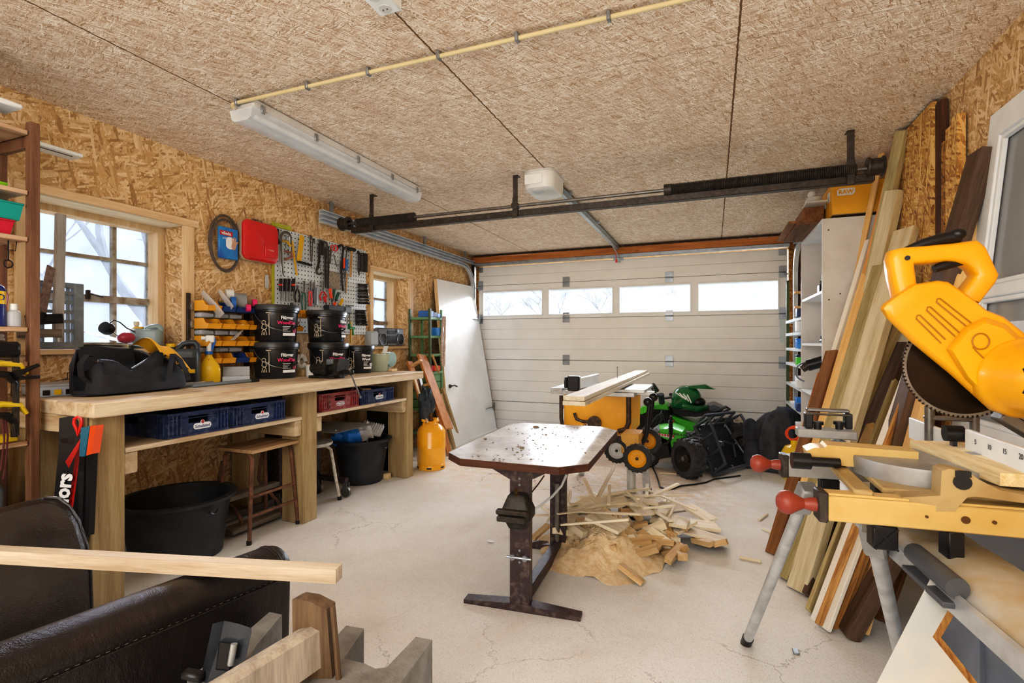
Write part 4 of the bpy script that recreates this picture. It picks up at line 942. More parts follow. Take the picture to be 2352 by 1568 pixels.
# things lying on the rack
g = G()
def bag(a, b, w, th, name, label):
    A, B = V(a), V(b); g = G(); n = 10; m = frame(A, B, (1, 0, 0)); L = (B - A).length
    g.loft([[m @ V((th * math.sin(PI * min(max(k / n, .04), .96)) ** .6 * math.cos(2 * PI * j / 12), w * (.8 + .2 * math.sin(3 * k / n + 1)) * math.sin(2 * PI * j / 12), L * k / n)) for j in range(12)] for k in range(n + 1)])
    return solo(name, g, M['filmbag'], label, 'bag')
M['filmbag'] = clearplastic('filmbag', (.82, .78, .74, 1), .42, .15)
bag(at(510, 725, x=-3.20), at(464, 670, x=-3.30), .04, .012, 'plastic_bag', 'clear plastic bag of fittings leaning in the top left wall bin')
bag(at(533, 708, x=-3.21), at(503, 667, x=-3.30), .028, .012, 'plastic_bag', 'brownish clear plastic bag standing in the top row beside the tape')
bag(at(535, 780, x=-3.20), at(557, 757, x=-3.26), .02, .006, 'plastic_bag', 'small clear bag sticking out of the third row of bins')
def tape(u, v, x, r, w, mat, name, label, ax=(.5, .86, 0)):
    c = at(u, v, x=x); A = V(ax).normalized() * w / 2
    m = frame(c - A, c + A); g = G(); L = w
    g.lathe([(r * .55, 0), (r, 0), (r, L), (r * .55, L), (r * .55, 0)], 28, m); return solo(name, g, M[mat], label, 'tape')
M['ducttape'] = plain('ducttape', '8e8f8f', .45, .2, amt=.2); M['browntape'] = plain('browntape', 'b09070', .4)
tape(551, 692, -3.27, .062, .075, 'ducttape', 'duct_tape', 'large grey roll of duct tape on top of the wall bins')
tape(535, 695, -3.24, .045, .03, 'blue', 'blue_tape', 'blue roll of tape left of the grey duct tape')
tape(575, 694, -3.30, .055, .06, 'browntape', 'packing_tape', 'beige roll of packing tape right of the grey duct tape')
tape(570, 707, -3.20, .027, .03, 'pink', 'pink_tape', 'small pink tape roll with its hole facing the room')
tape(584, 696, -3.24, .03, .03, 'pink', 'pink_tape', 'small pink tape roll behind the upper paint bucket')
tape(527, 680, -3.33, .05, .05, 'white', 'white_tape', 'white tape roll standing behind the grey duct tape')
# hose loop, glove pack, first aid case
g = G(); P = []
for k in range(2):
    for i in range(24):
        a = 2 * PI * i / 24; P.append((-3.385 + .006 * k, 2.68 + (.125 - .006 * k) * math.cos(a), 2.02 + (.205 - .012 * k) * math.sin(a) - .02 * k))
g.tube(P, .009, 8); solo('cable_loop', g, plain('cable', '5d5046', .6), 'brown looped cable hanging on the chipboard wall', 'cable')
t = thing('glove_pack', 'blue pack of disposable gloves hanging inside the cable loop', 'glove pack', (-3.37, 2.68, 1.9))
y0, y1, z0, z1 = 2.615, 2.775, 1.90, 2.135
g = G(); g.box(-3.385, y0, z0, -3.362, y1, z1, .006); part('pack', g, plain('packblue', '2f86c4', .35, col2='2a4f9c', amt=.6, scale=5), t)
g = G(); g.box(-3.362, y0 + .004, z1 - .065, -3.360, y0 + .11, z1 - .03); p = part('brand_band', g, M['redlogo'], t)
g = G(); g.text('vileda', .034, RTX((-3.3598, y0 + .056, z1 - .048), (0, 1, 0), (0, 0, 1)), .0003, bold=.0006); g.text('x100', .022, RTX((-3.3615, y0 + .05, z1 - .085), (0, 1, 0), (0, 0, 1)), .0003); part('lettering', g, M['whitelogo'], p)
g = G(); pts = [(0, -.045), (.02, -.03), (.026, .0), (.045, .02), (.04, .028), (.022, .018), (.024, .05), (.016, .05), (.012, .02), (.008, .055), (0, .055), (-.002, .02), (-.010, .05), (-.017, .046), (-.012, .012), (-.022, -.02)]
g.prism([(p[0] * .9 + .118, p[1] + .115) for p in pts], .002, RTX((-3.3625, y0, z0), (0, 1, 0), (0, 0, 1))); part('hand_picture', g, plain('skinpic', 'c89a80', .5), t)
g = G(); g.prism(rrect(.07, .09, .03, 4, .09, .12), .0012, RTX((-3.3625, y0, z0), (0, 1, 0), (0, 0, 1))); part('white_glove_picture', g, M['whitelogo'], t)
M['redcase'] = plain('redcase', 'd2231f', .4, amt=.25, scale=6, coat=.2); M['casebeige'] = plain('casebeige', 'b9a48c', .5)
t = thing('first_aid_case', 'red rounded first aid case hanging on the wall beside the pegboard', 'first aid case', (-3.37, 2.96, 1.93))
poly = rrect(.335, .315, .05, 6, 2.962, 2.075)
g = G(); g.prism(poly, .05, RTX((-3.405, 0, 0), (0, 1, 0), (0, 0, 1))); part('shell', g, M['casebeige'], t)
g = G(); A = [V((-3.355, y, z)) for y, z in rrect(.332, .312, .05, 6, 2.964, 2.076)]; B = [V((-3.325, y, z)) for y, z in rrect(.30, .28, .05, 6, 2.966, 2.076)]; g.loft([A, [p + V((.015, 0, 0)) for p in A], B]); part('cover', g, M['redcase'], t)
g = G(); g.box(-3.326, 2.985, 1.96, -3.318, 3.09, 2.075, .004); q = part('pocket', g, M['redcase'], t)
g = G(); g.text('+ falck', .022, RTX((-3.3175, 3.04, 2.02), (0, 1, 0), (0, 0, 1)), .0003); part('lettering', g, plain('palepink', 'e7b9b3', .5), q)
g = G(); g.tube([(-3.38, 2.91, 2.225), (-3.38, 2.91, 2.25), (-3.38, 2.96, 2.255), (-3.38, 3.01, 2.25), (-3.38, 3.01, 2.225)], .004, 6); g.cyl((-3.405, 2.96, 2.255), (-3.37, 2.96, 2.255), .005, n=8); part('hanger', g, M['steel'], t)
g = G(); g.box(-3.40, 3.055, 1.72, -3.392, 3.085, 1.83, .002); solo('plastic_holder', g, M['clear'], 'small clear plastic holder on the wall below the red case', 'holder')
# pegboard
tt = NT('pegboard'); spx = tt.t.nodes.new('ShaderNodeSeparateXYZ'); tt.t.links.new(tt.oc, spx.inputs[0])
def fr(v): return tt.math('SUBTRACT', tt.math('FRACT', tt.math('MULTIPLY', v, 26.)), .5)
hole = tt.math('MULTIPLY', tt.math('LESS_THAN', tt.math('ABSOLUTE', fr(spx.outputs[1])), .15), tt.math('LESS_THAN', tt.math('ABSOLUTE', fr(spx.outputs[2])), .15))
tt.set(Base_Color=tt.mix(hole, tt.mix(tt.ramp(tt.noise(tt.oc, 7, 3), ((.4, 0.), (.7, .4))), 'd9dedd', 'b6bcbc'), '1c1a18'), Roughness=.45)
M['peg'] = tt.mat
t = thing('pegboard', 'white perforated steel tool panels on the wall between the windows', 'pegboard', (-3.40, 3.73, 1.36))
for (a, b, c, d) in ((3.14, 3.54, 1.80, 2.24), (3.54, 3.94, 1.80, 2.24), (3.94, 4.33, 1.80, 2.24), (3.14, 3.54, 1.36, 1.798), (3.54, 3.94, 1.36, 1.798), (3.94, 4.33, 1.36, 1.798)):
    g = G(); g.box(-3.405, a + .001, c, -3.392, b - .001, d, .002); g.box(-3.392, a + .001, (c + d) / 2 - .004, -3.386, b - .001, (c + d) / 2 + .004); part('panel', g, M['peg'], t)
g = G(); g.box(-3.408, 3.125, 1.48, -3.385, 3.138, 2.28); g.box(-3.408, 3.125, 2.243, -3.392, 3.32, 2.28); solo('edge_strip', g, plain('lime', 'b3b034', .5), 'lime yellow edging strip along the corner of the pegboard', 'strip')
PX = -3.365
def P_(u, v, d=0.): return at(u, v, x=PX + d)
def colr(n): return M[n]
M['toolred'] = plain('toolred', 'c8322a', .4, amt=.2); M['toolgreen'] = plain('toolgreen', '2f5a44', .45, amt=.2); M['toolgrey'] = plain('toolgrey', '6e6862', .4, .7, col2='4a443e', amt=.5, scale=30); M['tooldark'] = plain('tooldark', '3b342e', .5, .5, col2='2a2420', amt=.4, scale=30); M['copper'] = plain('copper', 'a4705c', .45, .3); M['handlewood'] = wood('handlewood', 'a97c48', 'c99e68', 'z', knots=False)
M['toolyellow'] = plain('toolyellow', 'd9a514', .4, amt=.3); M['toolorange'] = plain('toolorange', 'e4501f', .35, amt=.2); M['toolblue'] = plain('toolblue', '3a6ca6', .4, amt=.2)
def tool(name, label, cat, parts):
    """parts: (part name, material, [(u, v) points], radius, flat)"""
    p0 = parts[0][2]; t = thing(name, label, cat, P_(*p0[-1]), group='hand tools on the pegboard')
    for nm, mt, pts, r, fl in parts:
        g = G(); P = [P_(*p) for p in pts]
        if len(P) == 1: g.ball(P[0], r, (fl, 1, 1), 12)
        else: g.tube(P, r, 8, False, fl)
        part(nm, g, M[mt], t)
    return t
def arcp(u, v, ru, rv, a0, a1, n=8): return [(u + ru * math.cos(math.radians(a0 + (a1 - a0) * i / n)), v - rv * math.sin(math.radians(a0 + (a1 - a0) * i / n))) for i in range(n + 1)]
tool('hacksaw', 'steel bow saw with reddish grip at the top left of the pegboard', 'saw', [('bow', 'steel', [(650, 633), (646, 600), (645, 560)] + arcp(656, 545, 11, 12, 180, 0) + [(668, 570), (668, 585)], .013, .6), ('blade', 'toolgrey', [(657, 540), (656, 570)], .004, .3), ('grip', 'copper', [(655, 577), (668, 580), (671, 590), (655, 596)], .016, .7)])
tool('coping_saw', 'yellow handled saw hanging behind the bow saw', 'saw', [('handle', 'toolyellow', [(648, 553), (660, 555), (667, 565)], .014, .6), ('blade', 'toolyellow', [(671, 553), (682, 633)], .012, .3)])
tool('pull_saw', 'black handled saw at the top left corner of the pegboard', 'saw', [('handle', 'tooldark', [(636, 525), (634, 545), (640, 560)], .022, .6)])
tool('try_square', 'yellow carpenter square hanging high on the pegboard', 'square', [('blade', 'toolyellow', [(694, 541), (687, 600)], .028, .12), ('stock', 'tooldark', [(686, 601), (714, 609)], .022, .5)])
tool('spanner', 'long thin spanner right of the yellow square', 'spanner', [('shaft', 'toolgrey', [(712, 548), (713, 600)], .008, .6), ('head', 'toolgrey', [(714, 545)], .02, .4)])
tool('spanner', 'long ring spanner beside the thin spanner', 'spanner', [('shaft', 'toolgrey', [(718, 555), (716, 602)], .008, .6), ('head', 'toolgrey', [(720, 552)], .02, .4)])
tool('adjustable_wrench', 'large adjustable wrench in the middle of the pegboard', 'wrench', [('shaft', 'tooldark', [(733, 560), (733, 600), (729, 618)], .016, .5), ('jaw', 'toolgrey', arcp(733, 622, 6, 8, 80, 330), .014, .6)])
tool('pipe_wrench', 'heavy dark pipe wrench behind the adjustable wrench', 'wrench', [('shaft', 'tooldark', [(738, 556), (738, 585)], .03, .5), ('jaw', 'toolgrey', [(734, 552), (746, 556)], .016, .7)])
tool('bolt_cutter', 'long black bolt cutter hanging down the pegboard middle', 'bolt cutter', [('arm', 'tooldark', [(749, 560), (747, 610), (748, 660)], .014, .6), ('arm', 'tooldark', [(753, 565), (754, 610), (753, 662)], .014, .6), ('jaw', 'toolgrey', [(749, 556), (752, 600)], .02, .5)])
tool('scissors', 'scissors with red handle loops on the pegboard', 'scissors', [('blade', 'steel', [(766, 583), (774, 613)], .009, .4), ('handle', 'toolred', arcp(764, 569, 4, 6, 250, -80) , .007, .8), ('handle', 'toolred', arcp(771, 570, 4, 7, 250, -80), .007, .8)])
tool('tin_snips', 'grey snips hanging between the bolt cutter and the scissors', 'snips', [('blade', 'toolgrey', [(760, 570), (758, 605)], .012, .4), ('pivot', 'toolgrey', [(759, 585)], .014, .6)])
tool('crowbar', 'black hooked crowbar on the pegboard right half', 'crowbar', [('bar', 'tooldark', arcp(783, 570, 6, 7, 180, 20) + [(786, 590), (785, 645), (788, 668)], .012, .8)])
tool('chisel', 'long chisel hanging right of the crowbar', 'chisel', [('shaft', 'toolgrey', [(792, 640), (793, 672)], .009, .6), ('handle', 'tooldark', [(785, 600), (784, 628)], .013, 1)])
tool('screwdriver', 'screwdriver with orange red handle beside the blue one', 'screwdriver', [('handle', 'toolorange', [(789, 593), (789, 616)], .015, 1), ('shaft', 'toolgrey', [(790, 616), (791, 640)], .005, 1)])
tool('screwdriver', 'screwdriver with thick blue handle on the pegboard', 'screwdriver', [('handle', 'toolblue', [(796, 596), (794, 620)], .019, 1), ('shaft', 'toolgrey', [(794, 620), (793, 640)], .006, 1)])
tool('file', 'long file with brass coloured tang beneath the blue screwdriver', 'file', [('blade', 'handlewood', [(798, 628), (794, 672)], .011, .4)])
tool('hammer', 'wooden handled hammer on the right of the pegboard', 'hammer', [('handle', 'handlewood', [(808, 570), (805, 636)], .013, .8), ('head', 'tooldark', [(800, 571), (814, 574)], .022, .9)])
tool('claw_hammer', 'curved claw hammer between the crowbar and the wooden hammer', 'hammer', [('handle', 'toolgrey', [(797, 575), (794, 595)], .007, .8), ('head', 'toolgrey', arcp(797, 572, 5, 6, 200, 20), .010, .8)])
tool('pincers', 'slim dark pincers near the right pegboard edge', 'pincers', [('arm', 'tooldark', [(823, 585), (822, 620), (825, 632)], .007, .7), ('arm', 'tooldark', [(826, 580), (827, 610), (824, 632)], .007, .7), ('head', 'tooldark', [(823, 580)], .02, .6)])
tool('holster', 'brown leather tool holster at the upper right corner of the pegboard', 'holster', [('pouch', 'tooldark', [(836, 582), (836, 600), (836, 624)], .052, .55), ('strap', 'steel', [(829, 615), (842, 616)], .006, .8)])
for i, (u, mt, lb) in enumerate(((645, 'toolred', 'chisel with red collar, leftmost of the lower tool row'), (655, 'tooldark', 'dark chisel, second of the lower tool row'), (663, 'tooldark', 'dark screwdriver, third of the lower tool row'), (674, 'toolorange', 'orange and black screwdriver, fourth of the lower tool row'))):
    tool('screwdriver' if i > 1 else 'chisel', lb, 'screwdriver' if i > 1 else 'chisel', [('handle', 'tooldark', [(u + 1, 640), (u, 668)], .016, 1), ('collar', mt, [(u - .3, 652), (u, 656)], .0175, 1), ('shaft', 'toolgrey', [(u, 668), (u, 692)], .009, .5)])
def plier(name, label, u, v0, v1, v2, mt, w=6):
    tool(name, label, 'pliers', [('handle', mt, [(u - 2, v1), (u - w, (v1 + v2) / 2), (u - w * .6, v2)], .009, .8), ('handle', mt, [(u + 2, v1), (u + w, (v1 + v2) / 2), (u + w * .6, v2)], .009, .8), ('jaw', 'toolgrey', [(u, v0), (u, v1)], .016, .5)])
plier('combination_pliers', 'pliers with black and orange handles in the lower tool row', 683, 655, 665, 694, 'tooldark'); plier('water_pump_pliers', 'big pointed pliers with dark green handles', 698, 645, 672, 714, 'toolgreen', 5); plier('cutting_pliers', 'pliers with bright red handles in the lower tool row', 713, 646, 668, 703, 'toolred', 3); plier('gripping_pliers', 'dark pliers right of the red handled pliers', 721, 648, 665, 696, 'tooldark', 3); plier('nippers', 'nippers with red grips above the farther bucket', 742, 645, 670, 690, 'toolred', 8)
tool('sanding_block', 'grey sanding block hanging in the lower tool row', 'sanding block', [('block', 'greyplastic', [(726, 660), (725, 700)], .028, .4)])
M['blister'] = plain('blister', '9c8c70', .4, col2='5d5140', amt=.6, scale=55)
g = G(); a, b = P_(755, 622), P_(780, 665); g.box(PX - .02, a.y, b.z, PX - .002, b.y, a.z, .002); solo('drill_bit_set', g, M['blister'], 'flat transparent card of drill bits hanging on the pegboard', 'drill bits')
for i, (u0, v0, u1, v1, mt, lb) in enumerate(((758, 662, 763, 700, 'toolorange', 'screwdriver with red handle above the farther bucket, leftmost of the fan'), (768, 665, 764, 692, 'toolgreen', 'screwdriver with dark green handle leaning right above the farther bucket'), (778, 672, 768, 700, 'toolgreen', 'screwdriver with green black handle, rightmost of the fan'), (770, 695, 762, 722, 'toolorange', 'upright orange screwdriver standing in front of the pegboard'), (787, 687, 776, 712, 'toolyellow', 'screwdriver with amber handle leaning right'), (745, 680, 750, 702, 'toolred', 'short screwdriver with red grip behind the farther bucket'))):
    m0 = (u0 + (u1 - u0) * .6, v0 + (v1 - v0) * .6)
    tool('screwdriver', lb, 'screwdriver', [('handle', mt, [(u0, v0), m0], .015, 1), ('shaft', 'toolgrey', [m0, (u1, v1)], .006, 1)])
t = thing('tool_holder', 'grey perforated tool holder box low on the pegboard', 'tool holder', P_(770, 712))
g = G(); a, b = P_(745, 700), P_(797, 716); g.box(PX - .01, a.y, b.z, PX + .055, b.y, a.z, .003); part('box', g, M['radiodark'], t)
g = G(); a, b = P_(783, 705), P_(796, 719); g.box(PX - .01, a.y, b.z, PX + .06, b.y, a.z, .003); part('end_box', g, M['greyplastic'], t)
for row, (v0, v1, u0) in enumerate(((655, 696, 820), (715, 745, 815))):
    n = 7 if row == 0 else 6
    t0 = None
    for k in range(n):
        v = v0 + (v1 - v0) * k / (n - 1); c = P_(u0 + 8, v)
        g = G(); L = .05 + .006 * k; g.cyl((PX - .01, c.y - .02, c.z), (PX + L + .02, c.y + .02, c.z - .004), .013 - .0006 * k, n=12); g.cyl((PX + .012, c.y + .045, c.z + .01), (PX + .05, c.y + .06, c.z + .006), .011, n=10)
        g.bar((PX - .01, c.y - .03, c.z + .006), (PX - .01, c.y + .075, c.z + .012), .006, .02)
        solo('socket_wrench', g, M['toolgrey' if k % 2 else 'tooldark'], 'dark socket spanner, %s of the %s column at the right pegboard edge' % (('topmost', 'second', 'third', 'fourth', 'fifth', 'sixth', 'lowest')[k if k < n - 1 else 6], ('upper', 'lower')[row]), 'socket wrench', 'socket spanners in columns on the pegboard')
g = G(); g.tube([P_(800, 702), P_(803, 705), P_(803, 745)], .006, 8); g.tube([P_(796, 702), P_(812, 702)], .006, 8); solo('hex_key', g, M['steel'], 'long steel T-handle key hanging under the pegboard', 'hex key')
t = thing('bar_clamp', 'green and yellow bar clamp standing behind the smaller bucket', 'clamp', P_(806, 790))
g = G(); c = P_(806, 755, .05); g.bar(c + V((0, 0, -.14)), c + V((0, 0, .07)), .012, .02); part('bar', g, M['toolyellow'], t)
g = G(); g.box(c.x - .015, c.y - .035, c.z - .005, c.x + .015, c.y + .05, c.z + .02, .005); g.box(c.x - .015, c.y - .035, c.z + .02, c.x + .015, c.y - .012, c.z + .05, .004); g.tube([c + V((0, .02, 0)), c + V((0, .03, -.06))], .012, 8); part('jaw', g, plain('clampgreen', '2f8a4a', .4), t)
# ================================================================ SHELF UNIT AT THE FAR LEFT
M['shelfwood'] = wood('shelfwood', '644430', '86634a', 'z', knots=False, rv=.1); M['shelfwood_y'] = wood('shelfwood_y', 'a57e5e', 'cdac8c', 'y', rv=.1)
SF, SB, SY0, SY1, SZ = -2.95, -3.27, .45, 1.37, 2.305
t = thing('shelf_unit', 'tall brown wooden shelf unit at the left edge of the photo', 'shelf unit', (-3.11, .9, 0))
for y in (SY0, SY1 - .038):
    for x in (SF, SB + .042):
        g = G(); g.box(x - .042, y, 0, x, y + .038, SZ, .003); part('post', g, M['shelfwood'], t)
    for z in (.35, 2.19):
        g = G(); g.box(SB + .043, y + .006, z, SF - .043, y + .030, z + .07, .002); part('cross_rail', g, M['shelfwood'], t)
SHZ = (2.262, 1.982, 1.765, 1.345, 1.185, .815)
for z in SHZ:
    g = G(); g.box(SB, SY0 + .039, z - .022, SF - .012, SY1 - .041, z, .002); part('shelf_board', g, M['shelfwood_y'], t)
def sh(u, v, x=-3.02): return at(u, v, x=x)
M['neon'] = plain('neon', '8fd81e', .5, col2='5fae10', amt=.5, scale=40)
g = G()
for k in range(9): g.tube([(-3.13 + .012 * k, 1.06 + .028 * i, 1.995 + .055 * math.exp(-i * .16) * (1 + .35 * math.sin(i * 2.1 + k)) * (1 - abs(k - 4) * .09)) for i in range(9)], .009, 6)
solo('garden_net', g, M['neon'], 'neon green netting lying on an upper shelf at the far left', 'netting')
M['tealbox'] = plain('tealbox', '17998d', .35, amt=.2); M['redbox'] = plain('redbox', 'c9213c', .35, amt=.2)
def tray(name, z, h, y0, y1, mat, label):
    t = thing(name, label, 'box', (-3.1, (y0 + y1) / 2, z)); g = G(); x0, x1 = -3.25, -2.975
    g.loft([[V((a, b, z)) for a, b in ((x0 + .01, y0 + .01), (x1 - .01, y0 + .01), (x1 - .01, y1 - .01), (x0 + .01, y1 - .01))], [V((a, b, z + h)) for a, b in ((x0, y0), (x1, y0), (x1, y1), (x0, y1))]]); part('body', g, M[mat], t)
    g = G(); g.box(x0 - .004, y0 - .004, z + h, x1 + .004, y1 + .004, z + h + .01, .003); part('lid', g, M[mat], t)
tray('storage_box', 1.767, .058, .85, 1.285, 'redbox', 'red flat plastic box on the shelf, under the teal one'); tray('storage_box', 1.838, .07, .85, 1.318, 'tealbox', 'teal plastic box stacked on the red box on the shelf')
g = G(); c = V((-3.0, 1.275, 1.742)); g.tube([c, c + V((0, 0, -.09))] + [c + V((0, .016 * math.sin(k * .8), -.108 + .018 * math.cos(k * .8))) for k in range(9)], .0035, 6); g.tube([c + V((0, -.01, -.04)), c + V((0, .025, -.045)), c + V((0, .03, 0))], .002, 5)
solo('wire_hook', g, M['tooldark'], 'bent wire hook hanging below the red box shelf', 'hook')
t = thing('spray_can', 'blue and yellow spray can with red cap on the shelf', 'spray can', (-3.0, 1.232, 1.347), local=True)
g = G(); g.lathe([(.001, 0), (.032, 0), (.033, .004), (.033, .165), (.026, .18), (.012, .19), (.001, .19)], 24); part('can', g, plain('canblue', '22306e', .3), t)
g = G(); g.lathe([(.0335, .10), (.0335, .158)], 24); s = part('yellow_band', g, M['yellow'], t)
g = G(); g.text('WD', .04, RZ(66) @ T3(0, 0, .128), .0004, bold=.0012, wrap=.0338); part('lettering', g, M['darkblue'], s)
g = G(); g.cyl((0, 0, .19), (0, 0, .22), .012, n=14); part('cap', g, M['redplastic'], t)
M['redbottle'] = plain('redbottle', 'b34a30', .4, col2='8f3420', amt=.3)
for c, h, lb in (((-3.07, 1.275, 1.347), .155, 'orange red plastic handle piece behind the little white-capped bottle'), ((-3.14, 1.27, 1.347), .175, 'second orange red piece standing behind the first on the shelf')):
    g = G(); g.lathe([(.001, 0), (.018, 0), (.02, .05), (.03, h - .01), (.028, h), (.001, h)], 20, MX.Translation(c)); solo('orange_funnel', g, M['redbottle'], lb, 'funnel')
t = thing('small_bottle', 'small clear bottle with white cap on the shelf', 'bottle', (-2.99, 1.29, 1.347), local=True)
g = G(); g.lathe([(.001, 0), (.024, 0), (.025, .01), (.025, .065), (.012, .078), (.001, .078)], 20); part('glass', g, M['clear'], t)
g = G(); g.cyl((0, 0, .076), (0, 0, .104), .015, n=16); part('cap', g, M['white'], t)
g = G(); g.box(-3.2, 1.0, 1.19, -2.99, 1.30, 1.225, .006); g.box(-3.18, .9, 1.225, -3.0, 1.31, 1.26, .01); solo('rough_boards', g, M['oldwood'], 'rough old wood pieces lying on the middle shelf', 'wood')
g = lump((-3.03, 1.20, 1.30), .05, 21, .3, sc=(1, 1.5, .5)); solo('clear_bag', g, M['filmbag'], 'crumpled clear bag on the rough wood pieces on the shelf', 'bag')
M['clampyellow'] = plain('clampyellow', 'd8b31c', .4, amt=.25)
def clampgun(u, v, label, big=1.):
    c = sh(u, v, -2.93); t = thing('bar_clamp', label, 'clamp', c)
    g = G(); g.tube([c + V((0, -.09, .012)) * 1, c + V((0, -.03, .022)), c + V((0, .035, .012)), c + V((0, .06, -.03))], [.02, .022, .02, .012], 10, flat=.7); part('jaw', g, M['clampyellow'], t)
    g = G(); g.tube([c + V((0, -.07, -.02)), c + V((0, -.01, -.03)), c + V((0, .02, -.07)), c + V((0, .015, -.13))], [.02, .024, .02, .016], 10, flat=.7); part('grip', g, M['blackplastic'], t)
    return t
clampgun(22, 845, 'yellow and black clamp hanging on the shelf front, upper one'); clampgun(22, 938, 'yellow and black clamp hanging on the shelf front, lower one')
t = thing('bar_clamp', 'black bar clamp with quick release lever on the shelf post', 'clamp', sh(40, 850, -2.92))
g = G(); g.bar(sh(36, 1000, -2.92), sh(36, 790, -2.92), .012, .022); part('bar', g, M['darksteel'], t)
g = G(); a = sh(30, 862, -2.91); b = sh(88, 838, -2.91); g.tube([a, a.lerp(b, .5), b], [.03, .016, .014], 10, flat=.6); c = sh(88, 865, -2.91); g.tube([a + V((0, .01, -.01)), a.lerp(c, .5) + V((0, 0, -.008)), c], [.024, .012, .016], 10, flat=.6); part('lever', g, M['blackplastic'], t)
g = G(); a = sh(12, 805, -2.92); g.box(a.x - .02, a.y - .06, a.z - .03, a.x + .02, a.y + .05, a.z + .04, .012); part('head', g, M['blackplastic'], t)
g = G(); g.box(-3.05, 1.15, .817, -2.97, 1.30, .852, .006); solo('yellow_block', g, M['clampyellow'], 'yellow plastic block on the lower shelf', 'block')
t = thing('canister', 'grey plastic canister on the floor below the shelves', 'canister', (-3.1, 1.1, 0))
g = G(); g.loft([[V((-3.11 + x, 1.12 + y, z)) for x, y in rrect(.25 * s, .30 * s, .04, 4)] for s, z in ((.96, 0), (1, .02), (1, .60), (.9, .64), (.6, .655))]); part('body', g, plain('canistergrey', '6a6d70', .5), t)
g = G(); g.cyl((-3.05, 1.17, .65), (-3.05, 1.17, .69), .03, n=18); g.tube([(-3.15, 1.02, .645), (-3.14, 1.05, .70), (-3.10, 1.13, .70), (-3.09, 1.15, .65)], .014, 8); part('cap_and_handle', g, M['blackplastic'], t)
g = G(); g.tube([sh(12, 960, -2.935), sh(18, 1000, -2.935), sh(14, 1060, -2.935), sh(8, 1100, -2.935)], .004, 6); g.tube([sh(6, 960, -2.935), sh(10, 1010, -2.935), sh(2, 1080, -2.935)], .004, 6); solo('red_cord', g, plain('cord', '5a2a2a', .5), 'dark red cord hanging in front of the lower shelf', 'cord')
# ================================================================ CEILING FIXTURES AND DOOR GEAR
M['diffuser'] = clearplastic('diffuser', (.90, .91, .91, 1), .5, .12); M['lampgrey'] = plain('lampgrey', 'c9c6bf', .45, amt=.2)
t = thing('batten_light', 'long fluorescent batten light with clear cover on the ceiling', 'ceiling light', (-2.37, 2.75, 2.6))
g = G(); lx0, lx1, ly0, ly1 = -2.46, -2.30, 1.99, 3.66
def lampring(y, s, z0, z1): return [V((-2.38 + x * s, y, z)) for x, z in ((-.08, z0), (-.075, z1), (.075, z1), (.08, z0))]
g.box(lx0, ly0, 2.545, lx1, ly1, 2.598, .008); part('housing', g, M['lampgrey'], t)
g = G(); g.loft([[V((-2.38 + x, y, z)) for x, z in ((-.085, 2.545), (-.07, 2.492), (-.045, 2.478), (.045, 2.478), (.07, 2.492), (.085, 2.545))] for y in (ly0 - .01, ly0 + .02, ly1 - .02, ly1 + .01)]); part('cover', g, M['diffuser'], t)
for x in (-2.42, -2.34):
    g = G(); g.cyl((x, ly0 + .05, 2.515), (x, ly1 - .05, 2.515), .014, n=12); part('tube', g, M['white'], t)
for y in (2.05, 2.45, 2.85, 3.25, 3.6):
    g = G(); g.box(lx1 - .004, y - .012, 2.53, lx1 + .010, y + .012, 2.575, .002); part('clip', g, M['galv'], t)
M['conduit'] = plain('conduit', 'cdb98c', .5, amt=.2)
t = thing('conduit_pipe', 'beige conduit pipe clipped across the ceiling to the batten light', 'pipe', (-1.0, 1.99, 2.58))
g = G(); g.tube([(-2.41, 1.955, 2.545), (-2.415, 1.96, 2.565), (-2.40, 1.975, 2.578), (.55, 2.03, 2.578)], .010, 10); part('pipe', g, M['conduit'], t)
for u in (545, 708, 848, 1010, 1190, 1400):
    a = at(u, 235 - (u - 545) * .2249, z=2.58); g = G(); y = 1.975 + (a.x + 2.4) * .0186; g.box(a.x - .008, y - .016, 2.563, a.x + .008, y + .016, 2.6, .003); part('clip', g, M['galv'], t)
t = thing('socket_outlet', 'white double socket outlet at the top edge of the photo', 'socket', (-1.27, 1.63, 2.6))
a = at(883, 2, z=2.58); g = G(); g.box(a.x - .05, a.y - .10, 2.555, a.x + .05, a.y + .045, 2.6, .006); part('box', g, M['white'], t)
for dy in (-.065, .005):
    g = G(); g.cyl((a.x, a.y + dy, 2.556), (a.x, a.y + dy, 2.550), .024, n=20); s = part('outlet', g, M['lampgrey'], t)
    g = G()
    for d in (-.009, .009): g.cyl((a.x + d, a.y + dy, 2.5502), (a.x + d, a.y + dy, 2.5485), .003, n=8)
    part('hole', g, M['black'], s)
# flat white wall lamp strips at the far left
t = thing('strip_light', 'flat white strip light high on the left wall beside the shelf unit', 'strip light', (-3.2, 1.35, 2.3))
g = G(); P = [at(193, 352, x=-3.2), at(93, 315, x=-3.2)]; d = (P[1] - P[0]).normalized()
g.box(-3.31, .95, 2.285, -3.20, 1.675, 2.305, .003); part('body', g, M['white'], t)
g = G(); g.box(-3.235, .97, 2.283, -3.228, 1.64, 2.2855); part('slot', g, M['black'], t)
g = G(); g.box(-3.41, 1.2, 2.29, -3.30, 1.24, 2.30); part('bracket', g, M['galv'], t)
t = thing('wall_lamp', 'white two-part lamp above the shelf unit at the left photo edge', 'lamp', (-3.0, 1.22, 2.40))
a = at(25, 240, x=-2.95)
for k in (0, 1):
    g = G(); g.box(a.x - .12, a.y - .16 + k * .10, a.z - .012, a.x + .02, a.y - .065 + k * .10, a.z + .012, .006); part('panel', g, M['white'], t)
g = G(); g.cyl((a.x - .05, a.y - .06, a.z + .01), (a.x - .05, a.y - .06, 2.6), .02, n=14); part('stem', g, M['galv'], t)
